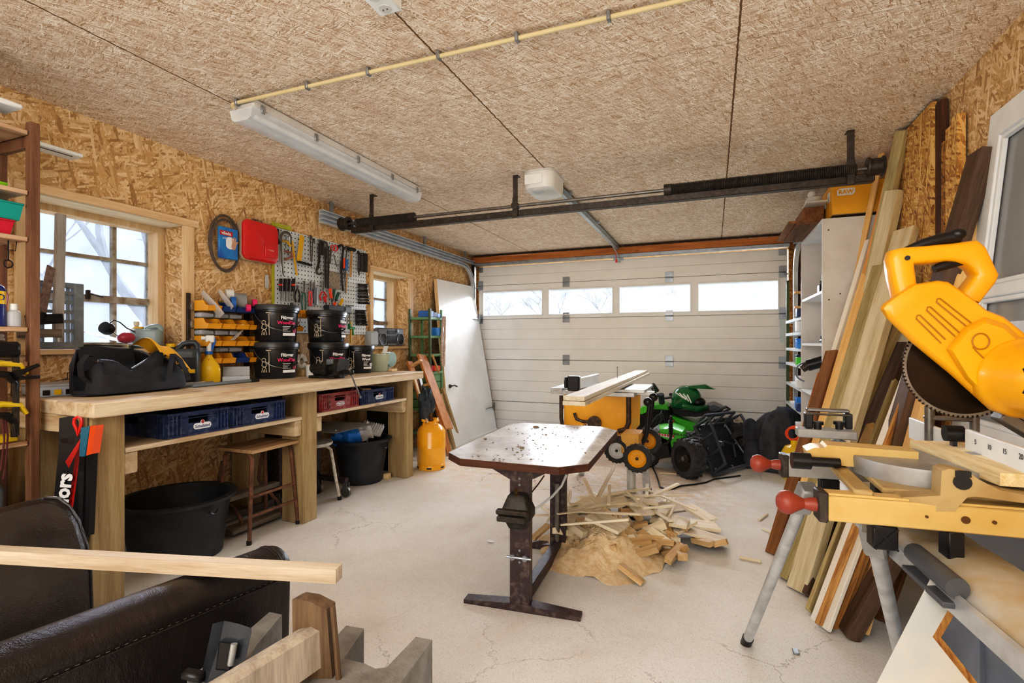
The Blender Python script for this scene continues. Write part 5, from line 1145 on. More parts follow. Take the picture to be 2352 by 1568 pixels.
# door gear
YS = 3.70
t = thing('torsion_shaft', 'dark steel torsion spring shaft with beam hung below the ceiling', 'spring shaft', (-1.1, YS, 2.37))
pL, pR = at(800, 522, y=YS), at(1975, 398, y=YS)
zL, zR = pL.z - .015, pR.z - .02
def zs(x): return zL + (zR - zL) * (x - pL.x) / (pR.x - pL.x)
def SP(x, dz=0, dy=0): return V((x, YS + dy, zs(x) + dz))
g = G(); g.bar(SP(-3.07, -.01, .03), SP(.93, -.01, .03), .06, .05, .004, up=(0, 1, 0), roll=90); part('beam', g, M['darksteel'], t)
g = G(); g.cyl(SP(-3.15, .045), SP(.98, .045), .013, n=12); part('shaft', g, M['steel'], t)
def spring(x0, x1, r, n):
    g = G(); k = n * 10; a, b = SP(x0, .045), SP(x1, .045)
    P = [a.lerp(b, i / k) + V((0, r * math.cos(2 * PI * i / 10), r * math.sin(2 * PI * i / 10))) for i in range(k + 1)]
    g.tube(P, .0045, 4); return g
part('spring', spring(-3.0, -2.42, .036, 60), M['darksteel'], t); part('spring', spring(-.30, .83, .036, 110), M['darksteel'], t)
for x0, x1 in ((-3.0, -2.42), (-.30, .83)):
    g = G(); g.cyl(SP(x0, .045), SP(x1, .045), .032, n=14); part('spring_core', g, M['darksteel'], t)
    g = G(); x = x1 if x0 < -1 else x0; g.cyl(SP(x - .02, .045), SP(x + .03, .045), .040, n=14); part('winding_cone', g, M['darksteel'], t)
for x in (-3.13, .93):
    g = G(); a, b = SP(x - .045, .05), SP(x + .045, .05); m = frame(a, b); g.lathe([(.03, 0), (.06, 0), (.062, .01), (.052, .015), (.052, .075), (.062, .08), (.06, .09), (.03, .09), (.03, 0)], 24, m); part('drum', g, M['darksteel'], t)
for x in (-2.83, -1.45, .80):
    g = G(); a = SP(x); g.box(a.x - .022, a.y - .02, a.z - .05, a.x + .022, a.y - .012, a.z + .11, .003); g.box(a.x - .02, a.y - .012, a.z + .06, a.x + .02, a.y - .006, 2.6); g.box(a.x - .02, a.y - .012, 2.594, a.x + .02, a.y + .05, 2.6); g.cyl((a.x, a.y - .03, a.z + .045), (a.x, a.y + .02, a.z + .045), .03, n=14); part('hanger_bracket', g, M['darksteel'], t)
M['offwhite'] = plain('offwhite', 'd9d6ce', .35, amt=.15)
t = thing('door_opener', 'white garage door opener motor housing on the ceiling', 'door opener', (-1.2, 3.86, 2.6))
oc = V((-1.245, 3.80, 0))
def orr(s, z, w=.245, d=.36): return [V((oc.x + x * s, oc.y + y * s, z)) for x, y in rrect(w, d, .075, 5)]
g = G(); g.loft([orr(1, 2.6), orr(1, 2.575), orr(1, 2.57), orr(.985, 2.50), orr(.93, 2.465), orr(.8, 2.452)]); part('housing', g, M['offwhite'], t)
g = G(); g.loft([orr(1.02, 2.6), orr(1.02, 2.585)]); part('back_plate', g, M['lampgrey'], t)
g = G(); g.ball((oc.x - .01, oc.y - .09, 2.475), .075, (1, .9, .42), 20); part('lamp_lens', g, M['diffuser'], t)
g = G(); g.box(oc.x - .10, oc.y - .184, 2.49, oc.x + .04, oc.y - .176, 2.565, .003); part('front_cover', g, M['white'], t)
t = thing('opener_rail', 'steel rail from the opener motor to the garage door', 'rail', (-1.2, 5.2, 2.54))
g = G(); x = -1.19; g.box(x - .02, 3.95, 2.53, x + .02, 6.80, 2.565, .002); g.box(x - .03, 3.95, 2.56, x + .03, 6.80, 2.572); part('profile', g, M['galv'], t)
g = G(); g.cyl((x, 6.4, 2.53), (x + .01, 6.86, 2.43), .009, n=10); g.cyl((x, 6.35, 2.535), (x, 6.45, 2.535), .022, n=10); part('drive_arm', g, M['galv'], t)
g = G(); g.tube([(x + .01, 6.62, 2.47), (x + .015, 6.62, 2.36)], .004, 6); g.cyl((x + .015, 6.62, 2.33), (x + .015, 6.62, 2.37), .012, n=10); part('release_cord', g, M['redplastic'], t)
g = G()
for y in (4.25, 5.4): g.box(x - .05, y - .015, 2.572, x + .05, y + .015, 2.6)
parts_of('bracket', g, M['galv'], t)
M['trackgalv'] = plain('trackgalv', 'ccd1d4', .35, .35, col2='aab0b4', amt=.4, scale=8)
def track(name, X, label, s, ys=3.62):
    t = thing(name, label, 'door track', (X, 5.2, 2.4)); zt = 2.40
    for dz, nm in ((0, 'lower_rail'), (.075, 'upper_rail')):
        g = G()
        P = [V((X, ys, zt + dz))] + [V((X, 6.45 - dz * .6, zt + dz))] + arc((X, 6.45, zt - .32), .32 + dz, 90, 0, 8, 'yz')[1:] + ([V((X, 6.77, .02))] if dz == 0 else [])
        if dz: P = P[:1] + [V((X, 6.80, zt + dz))]
        rings = []
        for i, p in enumerate(P):
            tn = (P[min(i + 1, len(P) - 1)] - P[max(i - 1, 0)]).normalized(); up = V((1, 0, 0)).cross(tn)
            rings.append([p + V((s * a, 0, 0)) + up * b for a, b in ((-.03, -.022), (.018, -.022), (.018, -.014), (-.02, -.014), (-.02, .014), (.018, .014), (.018, .022), (-.03, .022))])
        g.loft(rings); part(nm, g, M['trackgalv'], t)
    g = G(); g.box(X - s * .03, ys, zt + .02, X - s * .027, 6.5, zt + .056); part('web', g, M['trackgalv'], t)
    g = G(); g.box(X - s * .03 - .02, 6.80, 0, X - s * .03 + .03, 6.86, 2.46, .002); part('angle_post', g, M['darktrim'], t)
    for y in (max(3.75, ys + .1), 5.4, 6.5):
        g = G(); g.box(X - .012, y - .02, zt + .09, X + .012, y + .02, 2.6); part('hanger', g, M['galv'], t)
    return t
track('door_track', -3.335, 'galvanised door track along the left wall below the ceiling', 1)
track('door_track', .905, 'galvanised door track on the right side of the garage door', -1, 4.75)
# ================================================================ FAR LEFT CORNER
M['olive'] = plain('olive', '4b5a35', .5, col2='3a462a', amt=.4); M['shelfgreen'] = plain('shelfgreen', '6f9468', .45, amt=.3)
t = thing('steel_shelf', 'green steel shelving in the corner behind the leaning white door panel', 'shelf', (-3.2, 5.55, 0))
gx0, gx1, gy0, gy1 = -3.38, -3.075, 5.20, 5.40
for x in (gx0, gx1 - .03):
    for y in (gy0 - .10 if x == gx0 else gy0 - .10, gy1 - .03):
        g = G(); g.box(x, y, 0, x + .03, y + .03, 1.68, .002); part('post', g, M['olive'] if y < gy0 else M['shelfgreen'], t)
gy0 = 5.10
for z in (1.58, 1.36, 1.14, .93, .50, .22):
    g = G(); g.box(gx0 + .005, gy0 + .005, z - .028, gx1 + .002, gy1 - .002, z, .002); part('shelf_board', g, M['shelfgreen'], t)
for z in (1.14, .93, .50, .22):
    g = G(); g.box(gx0 + .005, gy1, z - .028, -3.15, 5.60, z, .002); part('shelf_board', g, M['shelfgreen'], t)
for i in range(4):
    z = .503 + (3 - i) * .102
    g = G(); g.box(gx0 + .04, gy0 + .03, z, gx1 - .012, gy1 - .034, z + .094, .003); part('drawer', g, M['shelfgreen'], t)
    g = G(); g.box(gx0 + .04, gy1 + .005, z, -3.145, 5.59, z + .094, .003); d = part('drawer', g, M['shelfgreen'], t)
    g = G(); g.box(-3.145, 5.47, z + .035, -3.142, 5.55, z + .07); part('label_card', g, M['white'], d)
for i, (y, m, lb) in enumerate(((5.155, 'blue', 'blue carton on the top of the green corner shelf, left'), (5.24, 'darkblue', 'dark blue carton in the middle of the corner shelf top'), (5.325, 'bluebag', 'lighter blue carton on the corner shelf top, right'))):
    g = G(); g.box(-3.25, y - .04, 1.581, -3.085, y + .04, 1.655 - .012 * i, .004); solo('carton', g, M[m], lb, 'box')
g = G(); g.box(-3.2, 5.27, 1.361, -3.09, 5.36, 1.46, .004); solo('carton', g, M['bluebag'], 'blue carton on the second green shelf behind the rope', 'box')
g = G(); g.box(-3.2, 5.135, .931, -3.09, 5.20, 1.0, .004); solo('carton', g, M['redbox'], 'small red carton on the corner shelf above the drawers', 'box')
g = G(); g.box(-3.2, 5.215, .931, -3.085, 5.36, 1.0, .01); solo('tool_case', g, M['toolorange'], 'orange plastic case above the green drawers', 'case')
g = G()
for s in (0, 1):
    P = [V((-3.055, 5.375, 1.60)) + V((.012, (-.02 - .045 * math.sin(k * .33)) if s == 0 else (.02 - .004 * k), -.077 * k)) for k in range(9)]
    g.tube(P, [.013 + .004 * (k % 2) for k in range(9)], 8)
solo('rope', g, plain('rope', 'c9b6a4', .8, col2='a07a6a', amt=.6, scale=60), 'twisted pale rope loop hanging on the green corner shelf', 'rope')
g = G(); a, b = at(993, 815, x=-3.03), at(1008, 855, x=-3.03); g.cyl(a, b, .012, n=10); solo('wooden_stick', g, M['handlewood'], 'short wooden stick at the lower end of the rope', 'stick')
# white door panel leaning
M['filmwhite'] = plain('filmwhite', 'f0efec', .25, col2='dddcd9', amt=.3, scale=2.2, coat=.3)
t = thing('door_panel', 'white film-covered door panel leaning in the left corner by the garage door', 'door panel', (-2.95, 6.0, 0))
# px: TL(1000,640) TR(1086,657) BR(1140,985) BL(1035,1030)
BL, BR = at(1036, 1032, z=0), at(1141, 985, z=0)
TL = at(1003, 640, x=-3.36); TR = at(1087, 658, x=-3.36)
uu = (BR - BL).normalized(); upv = (TL - BL); hgt = upv.length; wv = (BR - BL).length
nn = uu.cross(upv.normalized()).normalized()
if nn.x < 0: nn = -nn
g = G(); q = [BL, BR, TR, TL]; nb = nn * .042
g.add([p for p in q] + [p - nb for p in q], [(0, 1, 2, 3), (7, 6, 5, 4), (0, 4, 5, 1), (1, 5, 6, 2), (2, 6, 7, 3), (3, 7, 4, 0)]); part('leaf', g, M['filmwhite'], t)
g = G(); e = .012; q2 = [BL - uu * e, BL - uu * .0005, TL - uu * .0005, TL - uu * e]; g.add([p + nn * .001 for p in q2] + [p - nb for p in q2], [(0, 1, 2, 3), (7, 6, 5, 4), (0, 4, 5, 1), (1, 5, 6, 2), (2, 6, 7, 3), (3, 7, 4, 0)]); part('edge_strip', g, M['trim_z'], t)
def onpanel(a, b): return (BL.lerp(BR, a)).lerp(TL.lerp(TR, a), b)
for b, m in ((.765, 'galv'), (.155, 'steel')):
    g = G(); p, r = onpanel(.80, b), onpanel(1.0, b); g.bar(p + nn * .006, r + nn * .006, .006, .05, .001, up=nn); g.cyl(r + V((0, 0, -.05)) + nn * .01, r + V((0, 0, .06)) + nn * .01, .016, n=10); part('hinge_strap', g, M[m], t)
g = G(); p = onpanel(.07, .345); g.tube([p + nn * .01, p + nn * .04, p + nn * .045 + uu * .06, p + nn * .045 + uu * .13 - V((0, 0, .02))], .010, 8); g.ball(p + nn * .01, .025, n=10); part('door_handle', g, M['darksteel'], t)
# ladders and timbers in the corner
M['varnish'] = wood('varnish', 'a5642e', 'c98a50', 'z', knots=False, rv=.15); M['varnish_y'] = wood('varnish_y', 'b98552', 'd8ac7c', 'y', knots=False, rv=.15)
t = thing('wooden_ladder', 'brown wooden step ladder leaning at the end of the bench', 'ladder', (-2.75, 4.95, 0))
def lad(u0, v0, u1, v1, y0, y1, w, d, nm, mt='varnish'):
    a, b = at(u0, v0, y=y0), at(u1, v1, y=y1); g = G(); g.bar(a, b, w, d, .003, up=(0, 1, 0)); return part(nm, g, M[mt], t)
lad(1030, 985, 968, 815, 4.88, 5.02, .03, .16, 'side_rail'); lad(985, 975, 940, 830, 4.7, 4.8, .03, .09, 'side_rail')
lad(940, 845, 968, 827, 4.80, 4.84, .025, .08, 'tread', 'varnish_y'); lad(955, 888, 988, 882, 4.80, 4.86, .025, .08, 'tread', 'varnish_y'); lad(965, 942, 1000, 936, 4.80, 4.86, .025, .08, 'tread', 'varnish_y')
t = thing('aluminium_ladder', 'pale narrow ladder rail standing between the bench and the step ladder', 'ladder', at(985, 970, y=4.65))
lad(982, 972, 952, 868, 4.62, 4.70, .018, .04, 'side_rail', 'trim_z'); lad(987, 965, 962, 860, 4.75, 4.80, .02, .05, 'side_rail', 'steel')
def timber(u0, v0, u1, v1, x1, w, d, mat, name, label, cat='timber', z0=0., grp=None, ny=(0, 1, 0), y1=None):
    """a length of wood leaning: foot at floor pixel, head at pixel on plane x = x1; w along the wall, d thick"""
    a = at(u0, v0, z=z0); b = at(u1, v1, x=x1) if y1 is None else at(u1, v1, y=y1)
    z = (b - a).normalized(); x = V(ny); x = (x - z * x.dot(z)).normalized(); y = z.cross(x)
    m = MX((x, y, z)).transposed().to_4x4(); m.translation = a
    L = (b - a).length; g = G(); g.box(-w / 2, -d / 2, 0, w / 2, d / 2, L, .0025, m)
    return solo(name, g, M[mat], label, cat, grp, rot=m)
timber(1033, 1045, 997, 905, -2.95, .10, .02, 'varnish', 'board', 'varnished board with a pale edge leaning in front of the green drawers')
timber(1042, 1030, 1010, 905, -3.0, .05, .045, 'oldgreen' if 'oldgreen' in M else 'bench_z', 'batten', 'greenish batten leaning left of the white door panel, outer one', ny=(0, 1, 0))
timber(1056, 1020, 1016, 892, -3.0, .05, .04, 'bench_z', 'batten', 'greenish batten leaning left of the white door panel, inner one')
g = lump((-2.87, 4.66, .60), .09, 31, .35, sc=(.9, .8, 1.9)); solo('jacket', g, plain('jacket', '4a5663', .8, col2='2d353d', amt=.5), 'dark blue grey bag hanging behind the gas cylinder', 'bag')
# ================================================================ MIDDLE OF THE ROOM
# work table
M['laminate'] = plain('laminate', 'd3d0cc', .2, col2='8f8780', scale=5, amt=.38, spec=.5, dust='7d7062'); M['edgewood'] = wood('edgewood', '3a2216', '553320', 'x', knots=False, rv=0.)
M['plum'] = plain('plum', '40302d', .45, .1, col2='33262a', amt=.4, dust='7a675a', scale=12)
t = thing('work_table', 'dusty eight-cornered table on brown steel column legs in the middle of the room', 'table', (-.86, 2.6, 0))
ZT = .72
oct_ = [at(u, v, z=ZT) for u, v in ((1030, 1039), (1056, 1053), (1284, 1073), (1352, 1065), (1418, 989), (1381, 980), (1204, 971), (1172, 974))]
g = G(); g.prism([(p.x, p.y) for p in oct_], .034, None, ZT - .034)
tp = part('tabletop_edge', g, M['edgewood'], t)
g = G(); ctr = sum(oct_, V()) / 8; g.prism([(ctr.x + (p.x - ctr.x) * .997, ctr.y + (p.y - ctr.y) * .997) for p in oct_], .0025, None, ZT - .0005); part('tabletop', g, M['laminate'], t)
F1, F2 = at(1197, 1398, z=0), at(1283, 1262, z=0)
ft1 = (at(1070, 1378, z=0), at(1335, 1420, z=0)); ft2 = (at(1195, 1247, z=0), at(1392, 1276, z=0))
ax = (ft1[1] - ft1[0]).normalized(); ay = V((-ax.y, ax.x, 0))
for F, ft, in ((F1, ft1), (F2, ft2)):
    m = RTX(F, ax, ay)
    g = G(); g.box(-.048, -.028, .035, .048, -.022, ZT - .034, .001, m); g.box(-.048, .022, .035, .048, .028, ZT - .034, .001, m); g.box(-.048, -.028, .035, -.042, .028, ZT - .034, .001, m); g.box(.042, -.028, .035, .048, .028, ZT - .034, .001, m)
    part('column', g, M['plum'], t)
    g = G(); L0, L1 = (ft[0] - F).dot(ax), (ft[1] - F).dot(ax)
    g.add([m @ V(p) for p in ((L0, -.03, 0), (L0, .03, 0), (L0, .03, .018), (L0, -.03, .018), (0, -.03, 0), (0, .03, 0), (0, .03, .04), (0, -.03, .04), (L1, -.03, 0), (L1, .03, 0), (L1, .03, .018), (L1, -.03, .018))],
          [(0, 3, 2, 1), (0, 1, 5, 4), (4, 5, 9, 8), (3, 7, 6, 2), (7, 11, 10, 6), (0, 4, 7, 3), (4, 8, 11, 7), (1, 2, 6, 5), (5, 6, 10, 9), (8, 9, 10, 11)])
    part('foot', g, M['plum'], t)
    g = G(); g.prism([(-.15, ZT - .035), (-.15, ZT - .045), (-.05, ZT - .095), (.05, ZT - .095), (.15, ZT - .045), (.15, ZT - .035)], .06, m @ T3(0, .03, 0) @ RX(90)); part('bracket', g, M['plum'], t)
g = G(); g.bar(F1 + V((0, 0, .04)) + ay * .03, F2 + V((0, 0, .04)) - ay * .03, .05, .06, .002); part('stretcher', g, M['plum'], t)
g = G(); g.cyl(F1 + ay * -.045 - ax * .06 + V((0, 0, .262)), F1 + ay * -.045 + ax * .06 + V((0, 0, .262)), .006, n=8)
for s in (-1, 1): g.cyl(F1 + ax * s * .03 - ay * .05 + V((0, 0, .262)), F1 + ax * s * .03 - ay * .03 + V((0, 0, .262)), .014, n=10)
for z in (.29, .235, .60, .63): g.cyl(F1 + ax * .0 - ay * .030 + V((0, 0, z)), F1 - ay * .027 + V((0, 0, z)), .006, n=8)
parts_of('bolt', g, M['galv'], t)
g = G(); g.cyl(F2 + V((0, 0, .05)) - ay * .04, F2 + V((0, 0, .42)) - ay * .04, .015, n=12); part('spindle', g, M['steel'], t)
t = thing('small_vise', 'small dark vise clamped to the near column of the work table', 'vise', F1 + V((0, 0, .41)))
m = RTX(F1 + V((0, 0, .41)), ax, ay)
g = G(); g.loft([[m @ V((x * s, y * s - .05, z)) for x, y in rrect(.14, .12, .015, 2)] for s, z in ((.55, 0), (.75, .03), (1, .05), (1, .085), (.62, .15), (.5, .158))]); part('body', g, M['cast'], t)
g = G(); g.box(-.085, -.135, .075, .065, -.105, .10, .006, m); g.box(-.075, -.15, .05, .055, -.12, .075, .004, m); part('jaw', g, M['darksteel'], t)
g = G(); g.cyl(m @ V((0, -.07, .15)), m @ V((0, -.09, .185)), .010, n=10); part('screw', g, M['brass'], t)
g = G(); P = [at(u, v, y=F2.y - .12) for u, v in ((1301, 1090), (1290, 1115), (1268, 1140), (1245, 1158), (1226, 1170))]; g.tube(P, .007, 8); solo('grey_cable', g, M['lampgrey'], 'grey cable curving down from below the work table', 'cable')
g = G(); P = [at(u, v, y=F2.y) for u, v in ((1250, 1092), (1236, 1112), (1219, 1133))]; g.tube(P, .005, 6); solo('dark_rod', g, M['darksteel'], 'thin dark rod behind the near table column', 'rod')
R = random.Random(5)
g = G()
for i in range(120):
    a = R.uniform(0, 1); b = R.gauss(.5, .13)
    p = oct_[7].lerp(oct_[4], .5).lerp(oct_[1].lerp(oct_[2], .5), a) + V((R.gauss(0, .13), 0, 0)); s = R.uniform(.002, .006)
    g.box(-s, -s * .6, 0, s, s * .6, s * .6, 0, T3(p.x, p.y, ZT + .002) @ RZ(R.uniform(0, 180)))
for i in range(3): g.ball((ctr.x + (-.16, -.02, -.30)[i], ctr.y + (.38, -.25, -.1)[i], ZT + .006), (.016, .010, .008)[i], (1.4, 1, .5), 8)
solo('wood_shavings', g, plain('shavings', '6a5c4c', .9, col2='8d7a60', amt=.6), 'dark shavings and grit lying on the work table', 'shavings', kind='stuff')
# sawdust heap and scrap wood
M['sawdust'] = plain('sawdust', 'e2c8a2', .95, col2='cca97a', amt=.6, scale=26, bump=.9, bs=160)
g = G()
def heap(u, v):
    x, y = -.62 + .42 * v * math.cos(2 * PI * u) * (1 + .14 * math.sin(6 * PI * u) + .05 * math.sin(22 * PI * u)), 3.06 + .44 * v * math.sin(2 * PI * u) * (1 + .1 * math.sin(10 * PI * u) + .05 * math.sin(26 * PI * u))
    r = ((x + .62) / .30) ** 2 + ((y - 3.04) / .30) ** 2
    return (x, y, .17 * math.exp(-r * 1.1) * (1 + rnd.uniform(-.05, .05) + .22 * math.sin(13 * x + 3 * y) + .2 * math.sin(19 * y - 7 * x) + .10 * math.sin(47 * x + 31 * y) * math.cos(41 * y - 20 * x)) + .006 * math.sin(60 * x) * math.sin(53 * y) * math.exp(-r) + .02 * (1 - v) - .003 - .02 * v ** 3)
g.sheet(heap, 70, 80)
solo('sawdust_heap', g, M['sawdust'], 'heap of sawdust on the floor around the rear table column', 'sawdust', kind='stuff')
def hz(x, y):
    r = ((x + .62) / .30) ** 2 + ((y - 3.04) / .30) ** 2; r2 = ((x + .52) / .42) ** 2 + ((y - 3.38) / .42) ** 2
    return max(.16 * math.exp(-r * 1.1), .15 * math.exp(-r2 * 1.1))
M['scrap'] = wood('scrap', 'dcc29a', 'f0e2c6', 'z', knots=False, rv=.35); M['scrapdark'] = wood('scrapdark', 'b68c58', 'd8b585', 'z', knots=False, rv=.35)
def scrap(name, x, y, z, L, w, d, yaw, pitch, label, roll=0, mt='scrap'):
    m = T3(x, y, z) @ RZ(yaw) @ RX(90 - pitch) @ RZ(roll)
    g = G(); g.box(-w / 2, -d / 2, -L / 2, w / 2, d / 2, L / 2, .0015, m); return solo(name, g, M[mt], label, 'offcut', 'scrap wood on the floor', rot=m)
R = random.Random(11)
for i in range(20): # boards
    x, y = R.gauss(-.55, .19), R.gauss(3.42, .19); L, w = R.uniform(.18, .36), R.uniform(.09, .17)
    scrap('board_offcut', x, y, hz(x, y) + R.uniform(.02, .07), L, w, R.uniform(.014, .024), R.uniform(0, 180), R.uniform(-14, 14), 'pale flat board offcut in the scrap heap below the table saw')
for i in range(30): # thin strips
    x, y = R.gauss(-.60, .26), R.gauss(3.42, .28)
    scrap('wood_strip', x, y, hz(x, y) + R.uniform(.03, .12), R.uniform(.28, .62), R.uniform(.014, .034), R.uniform(.006, .014), R.uniform(-80, 80), R.uniform(-14, 16), 'long thin wood strip in the scrap heap below the table saw')
for i in range(38): # blocks
    a = R.uniform(0, 1); x, y = R.gauss(-.44, .17), R.gauss(3.14, .15)
    scrap('block_offcut', x, y, hz(x, y) * .8 + R.uniform(.015, .05), R.uniform(.07, .20), R.uniform(.03, .06), R.uniform(.022, .045), R.uniform(0, 180), R.uniform(-25, 25), 'short thick block offcut at the front of the scrap heap', R.uniform(-30, 30), 'scrapdark' if i % 3 else 'scrap')
def scrap_px(name, u0, v0, u1, v1, z0, z1, w, d, label, mt='scrap', grp=None):
    a, b = at(u0, v0, z=z0), at(u1, v1, z=z1); m = frame(a, b); L = (b - a).length
    g = G(); g.box(-w / 2, -d / 2, 0, w / 2, d / 2, L, .001, m); return solo(name, g, M[mt], label, 'offcut', 'scrap wood on the floor', rot=m)
for k, dx in enumerate((0, 9, 18)): scrap_px('wood_strip', 1498 + dx, 1222 + dx * .6, 1532 + dx, 1138 + dx * .1, .012, .012 + .006 * k, .022, .012, ('leftmost', 'middle', 'rightmost')[k] + ' of the three parallel strips at the right of the scrap heap')
scrap_px('wood_strip', 1410, 1072, 1370, 1150, .25, .12, .03, .012, 'wide strip standing up from the scrap heap behind the table')
scrap_px('wood_strip', 1450, 1183, 1514, 1128, .10, .10, .028, .018, 'strip lying across the foot of the near saw leg')
scrap_px('block_offcut', 1432, 1190, 1462, 1228, .14, .05, .09, .035, 'tilted pale block at the right front of the scrap heap')
scrap_px('block_offcut', 1420, 1254, 1468, 1276, .02, .02, .03, .022, 'brown batten piece at the front edge of the sawdust heap', 'scrapdark')
scrap_px('wood_strip', 1325, 1192, 1494, 1198, .09, .06, .012, .008, 'very thin rod lying across the front of the scrap heap')
scrap_px('block_offcut', 1462, 1168, 1504, 1168, .07, .07, .06, .07, 'dark block standing behind the near saw leg', 'scrapdark')
scrap_px('wood_strip', 1515, 1090 + 88, 1595, 1166, .01, .01, .02, .006, 'flat splinter lying right of the scrap heap')
for k, (u0, v0, u1, v1, lb) in enumerate(((1743, 1194, 1762, 1180, 'short stick on the floor below the far red knob'), (1750, 1213, 1780, 1226, 'short stick near the foot of the leaning brown plank'), (1698, 1279, 1748, 1289, 'thin stick alone on the open floor at right'), (1515, 1086, 1590, 1090, 'thin strip on the floor in front of the garden cart'))): scrap_px('stick', u0, v0, u1, v1, .008, .008, .016, .014, lb)
g = G(); a = at(1127, 1245, z=0); g.ball((a.x, a.y, .008), .02, (1.3, .6, .3), 10); solo('paper_scrap', g, M['white'], 'small white paper scrap on the floor left of the table foot', 'scrap')
g = G(); a = at(1828, 1498, z=0); g.box(a.x - .012, a.y - .02, 0, a.x + .012, a.y + .02, .008, .003); solo('foil_scrap', g, M['galv'], 'tiny shiny scrap on the floor between the stand legs', 'scrap')
# ================================================================ TABLE SAW
M['sawyellow'] = plain('sawyellow', 'f0a518', .4, col2='d98f10', amt=.3, scale=6); M['alu'] = plain('alu', 'c4c3bf', .35, .55, col2='a19f9a', amt=.4, scale=16); M['brownsteel'] = plain('brownsteel', '4a3a2e', .45, .4, dust='8a7560')
t = thing('table_saw', 'yellow table saw on a tubular stand behind the work table', 'table saw', (-.85, 4.35, 0))
YB = 4.08; bx0, bx1 = at(1296, 920, y=YB).x, at(1452, 920, y=YB).x
g = G(); bp = [at(u, v, y=YB) for u, v in ((1296, 935), (1296, 985), (1302, 995), (1330, 985), (1350, 965), (1385, 985), (1400, 995), (1440, 1003), (1450, 997), (1452, 935))]
top = [V((bx1, YB, .84)), V((bx0, YB, .84))]
g.add([p for p in bp + top] + [p + V((0, .5, 0)) for p in bp + top], [tuple(range(12)), tuple(range(12, 24))[::-1]] + [(i, (i + 1) % 12, 12 + (i + 1) % 12, 12 + i) for i in range(12)])
part('body', g, M['sawyellow'], t)
g = G(); g.box(bx0 - .01, YB - .03, .84, bx1 + .02, YB + .56, .875, .003); g.box(bx0 - .09, YB + .05, .875, bx0 + .34, YB + .50, .90, .003); g.box(bx0 + .36, YB - .02, .875, bx1 + .10, YB + .55, .90, .003); part('saw_table', g, M['alu'], t)
g = G(); g.box(bx0 - .11, YB - .03, .845, bx0 - .01, YB + .05, .895, .003); g.box(bx1 + .02, YB + .1, .85, bx1 + .16, YB + .14, .88); parts_of('fence_rail', g, M['alu'], t)
a, b = at(1325, 880, y=YB), at(1369, 858, y=YB + .45)
g = G(); g.bar(V((a.x + .03, YB - .05, .94)), V((a.x + .04, YB + .6, .94)), .035, .085, .003, up=(1, 0, 0), roll=90); part('fence', g, M['white'], t)
g = G(); g.box(a.x - .06, YB - .09, .88, a.x + .04, YB - .02, 1.0, .008); g.box(a.x - .085, YB - .10, .90, a.x - .055, YB - .03, .99, .01); part('fence_clamp', g, M['blackplastic'], t)
g = G(); q = at(1366, 970, y=YB - .02); g.cyl(q, q + V((0, -.03, 0)), .055, n=22); part('bevel_wheel', g, M['brownsteel'], t)
g = G(); P = [at(u, v, y=YB - .03) for u, v in ((1362, 968), (1340, 968), (1324, 962), (1319, 948))]; g.tube(P, .014, 8); part('crank', g, M['brownsteel'], t)
def stube(pts, y, nm, r=.016, mt='brownsteel'):
    g = G(); g.tube([at(u, v, y=y) for u, v in pts], r, 10); return part(nm, g, M[mt], t)
stube([(1289, 908), (1289, 960), (1292, 978), (1302, 985)], YB - .03, 'frame_tube'); stube([(1444, 912), (1444, 970), (1438, 985), (1420, 990)], YB - .05, 'frame_tube', .02)
stube([(1478, 1015), (1486, 990), (1489, 950), (1493, 920)], 3.8, 'lift_handle', .016, 'blackplastic'); stube([(1470, 1018), (1482, 1008), (1494, 960), (1500, 912)], 3.95, 'lift_handle', .016, 'blackplastic')
for (u, v), y in (((1488, 923), 3.78), ((1501, 912), 3.92)):
    g = G(); g.ball(at(u, v, y=y), .033, n=16); part('handle_knob', g, M['blackplastic'], t)
M['gearyellow'] = plain('gearyellow', 'dba24a', .5, amt=.3, dust='b08a58')
g = G(); a, b = at(1430, 992, y=3.85), at(1470, 1040, y=3.85); g.box(a.x, 3.78, b.z, b.x, 4.02, a.z, .006); part('hinge_bracket', g, M['gearyellow'], t)
for (u, v), y in (((1451, 1190), 3.70), ((1487, 1130), 4.42)):
    f = at(u, v, z=0); top_ = at(u - (2 if y < 4 else 14), 1045, y=f.y + (.02 if y < 4 else -.25)); top_.z = .52
    g = G(); g.cyl(f, top_, .033, n=16); l = part('leg', g, M['alu'], t); g = G(); g.cyl(f, f + V((0, 0, .035)), .036, n=16); part('rubber_foot', g, M['blackplastic'], l)
for f, tp2 in (((-1.15, 3.85, 0), (-1.08, 4.15, .52)), ((-1.18, 4.75, 0), (-1.08, 4.45, .52))):
    g = G(); g.cyl(f, tp2, .03, n=14); l = part('leg', g, M['alu'], t)
g = G(); g.bar((-1.12, 4.15, .50), (-.50, 4.0, .50), .05, .05, .004); g.bar((-1.12, 4.45, .50), (-.50, 4.35, .50), .05, .05, .004); part('base_rail', g, M['brownsteel'], t)
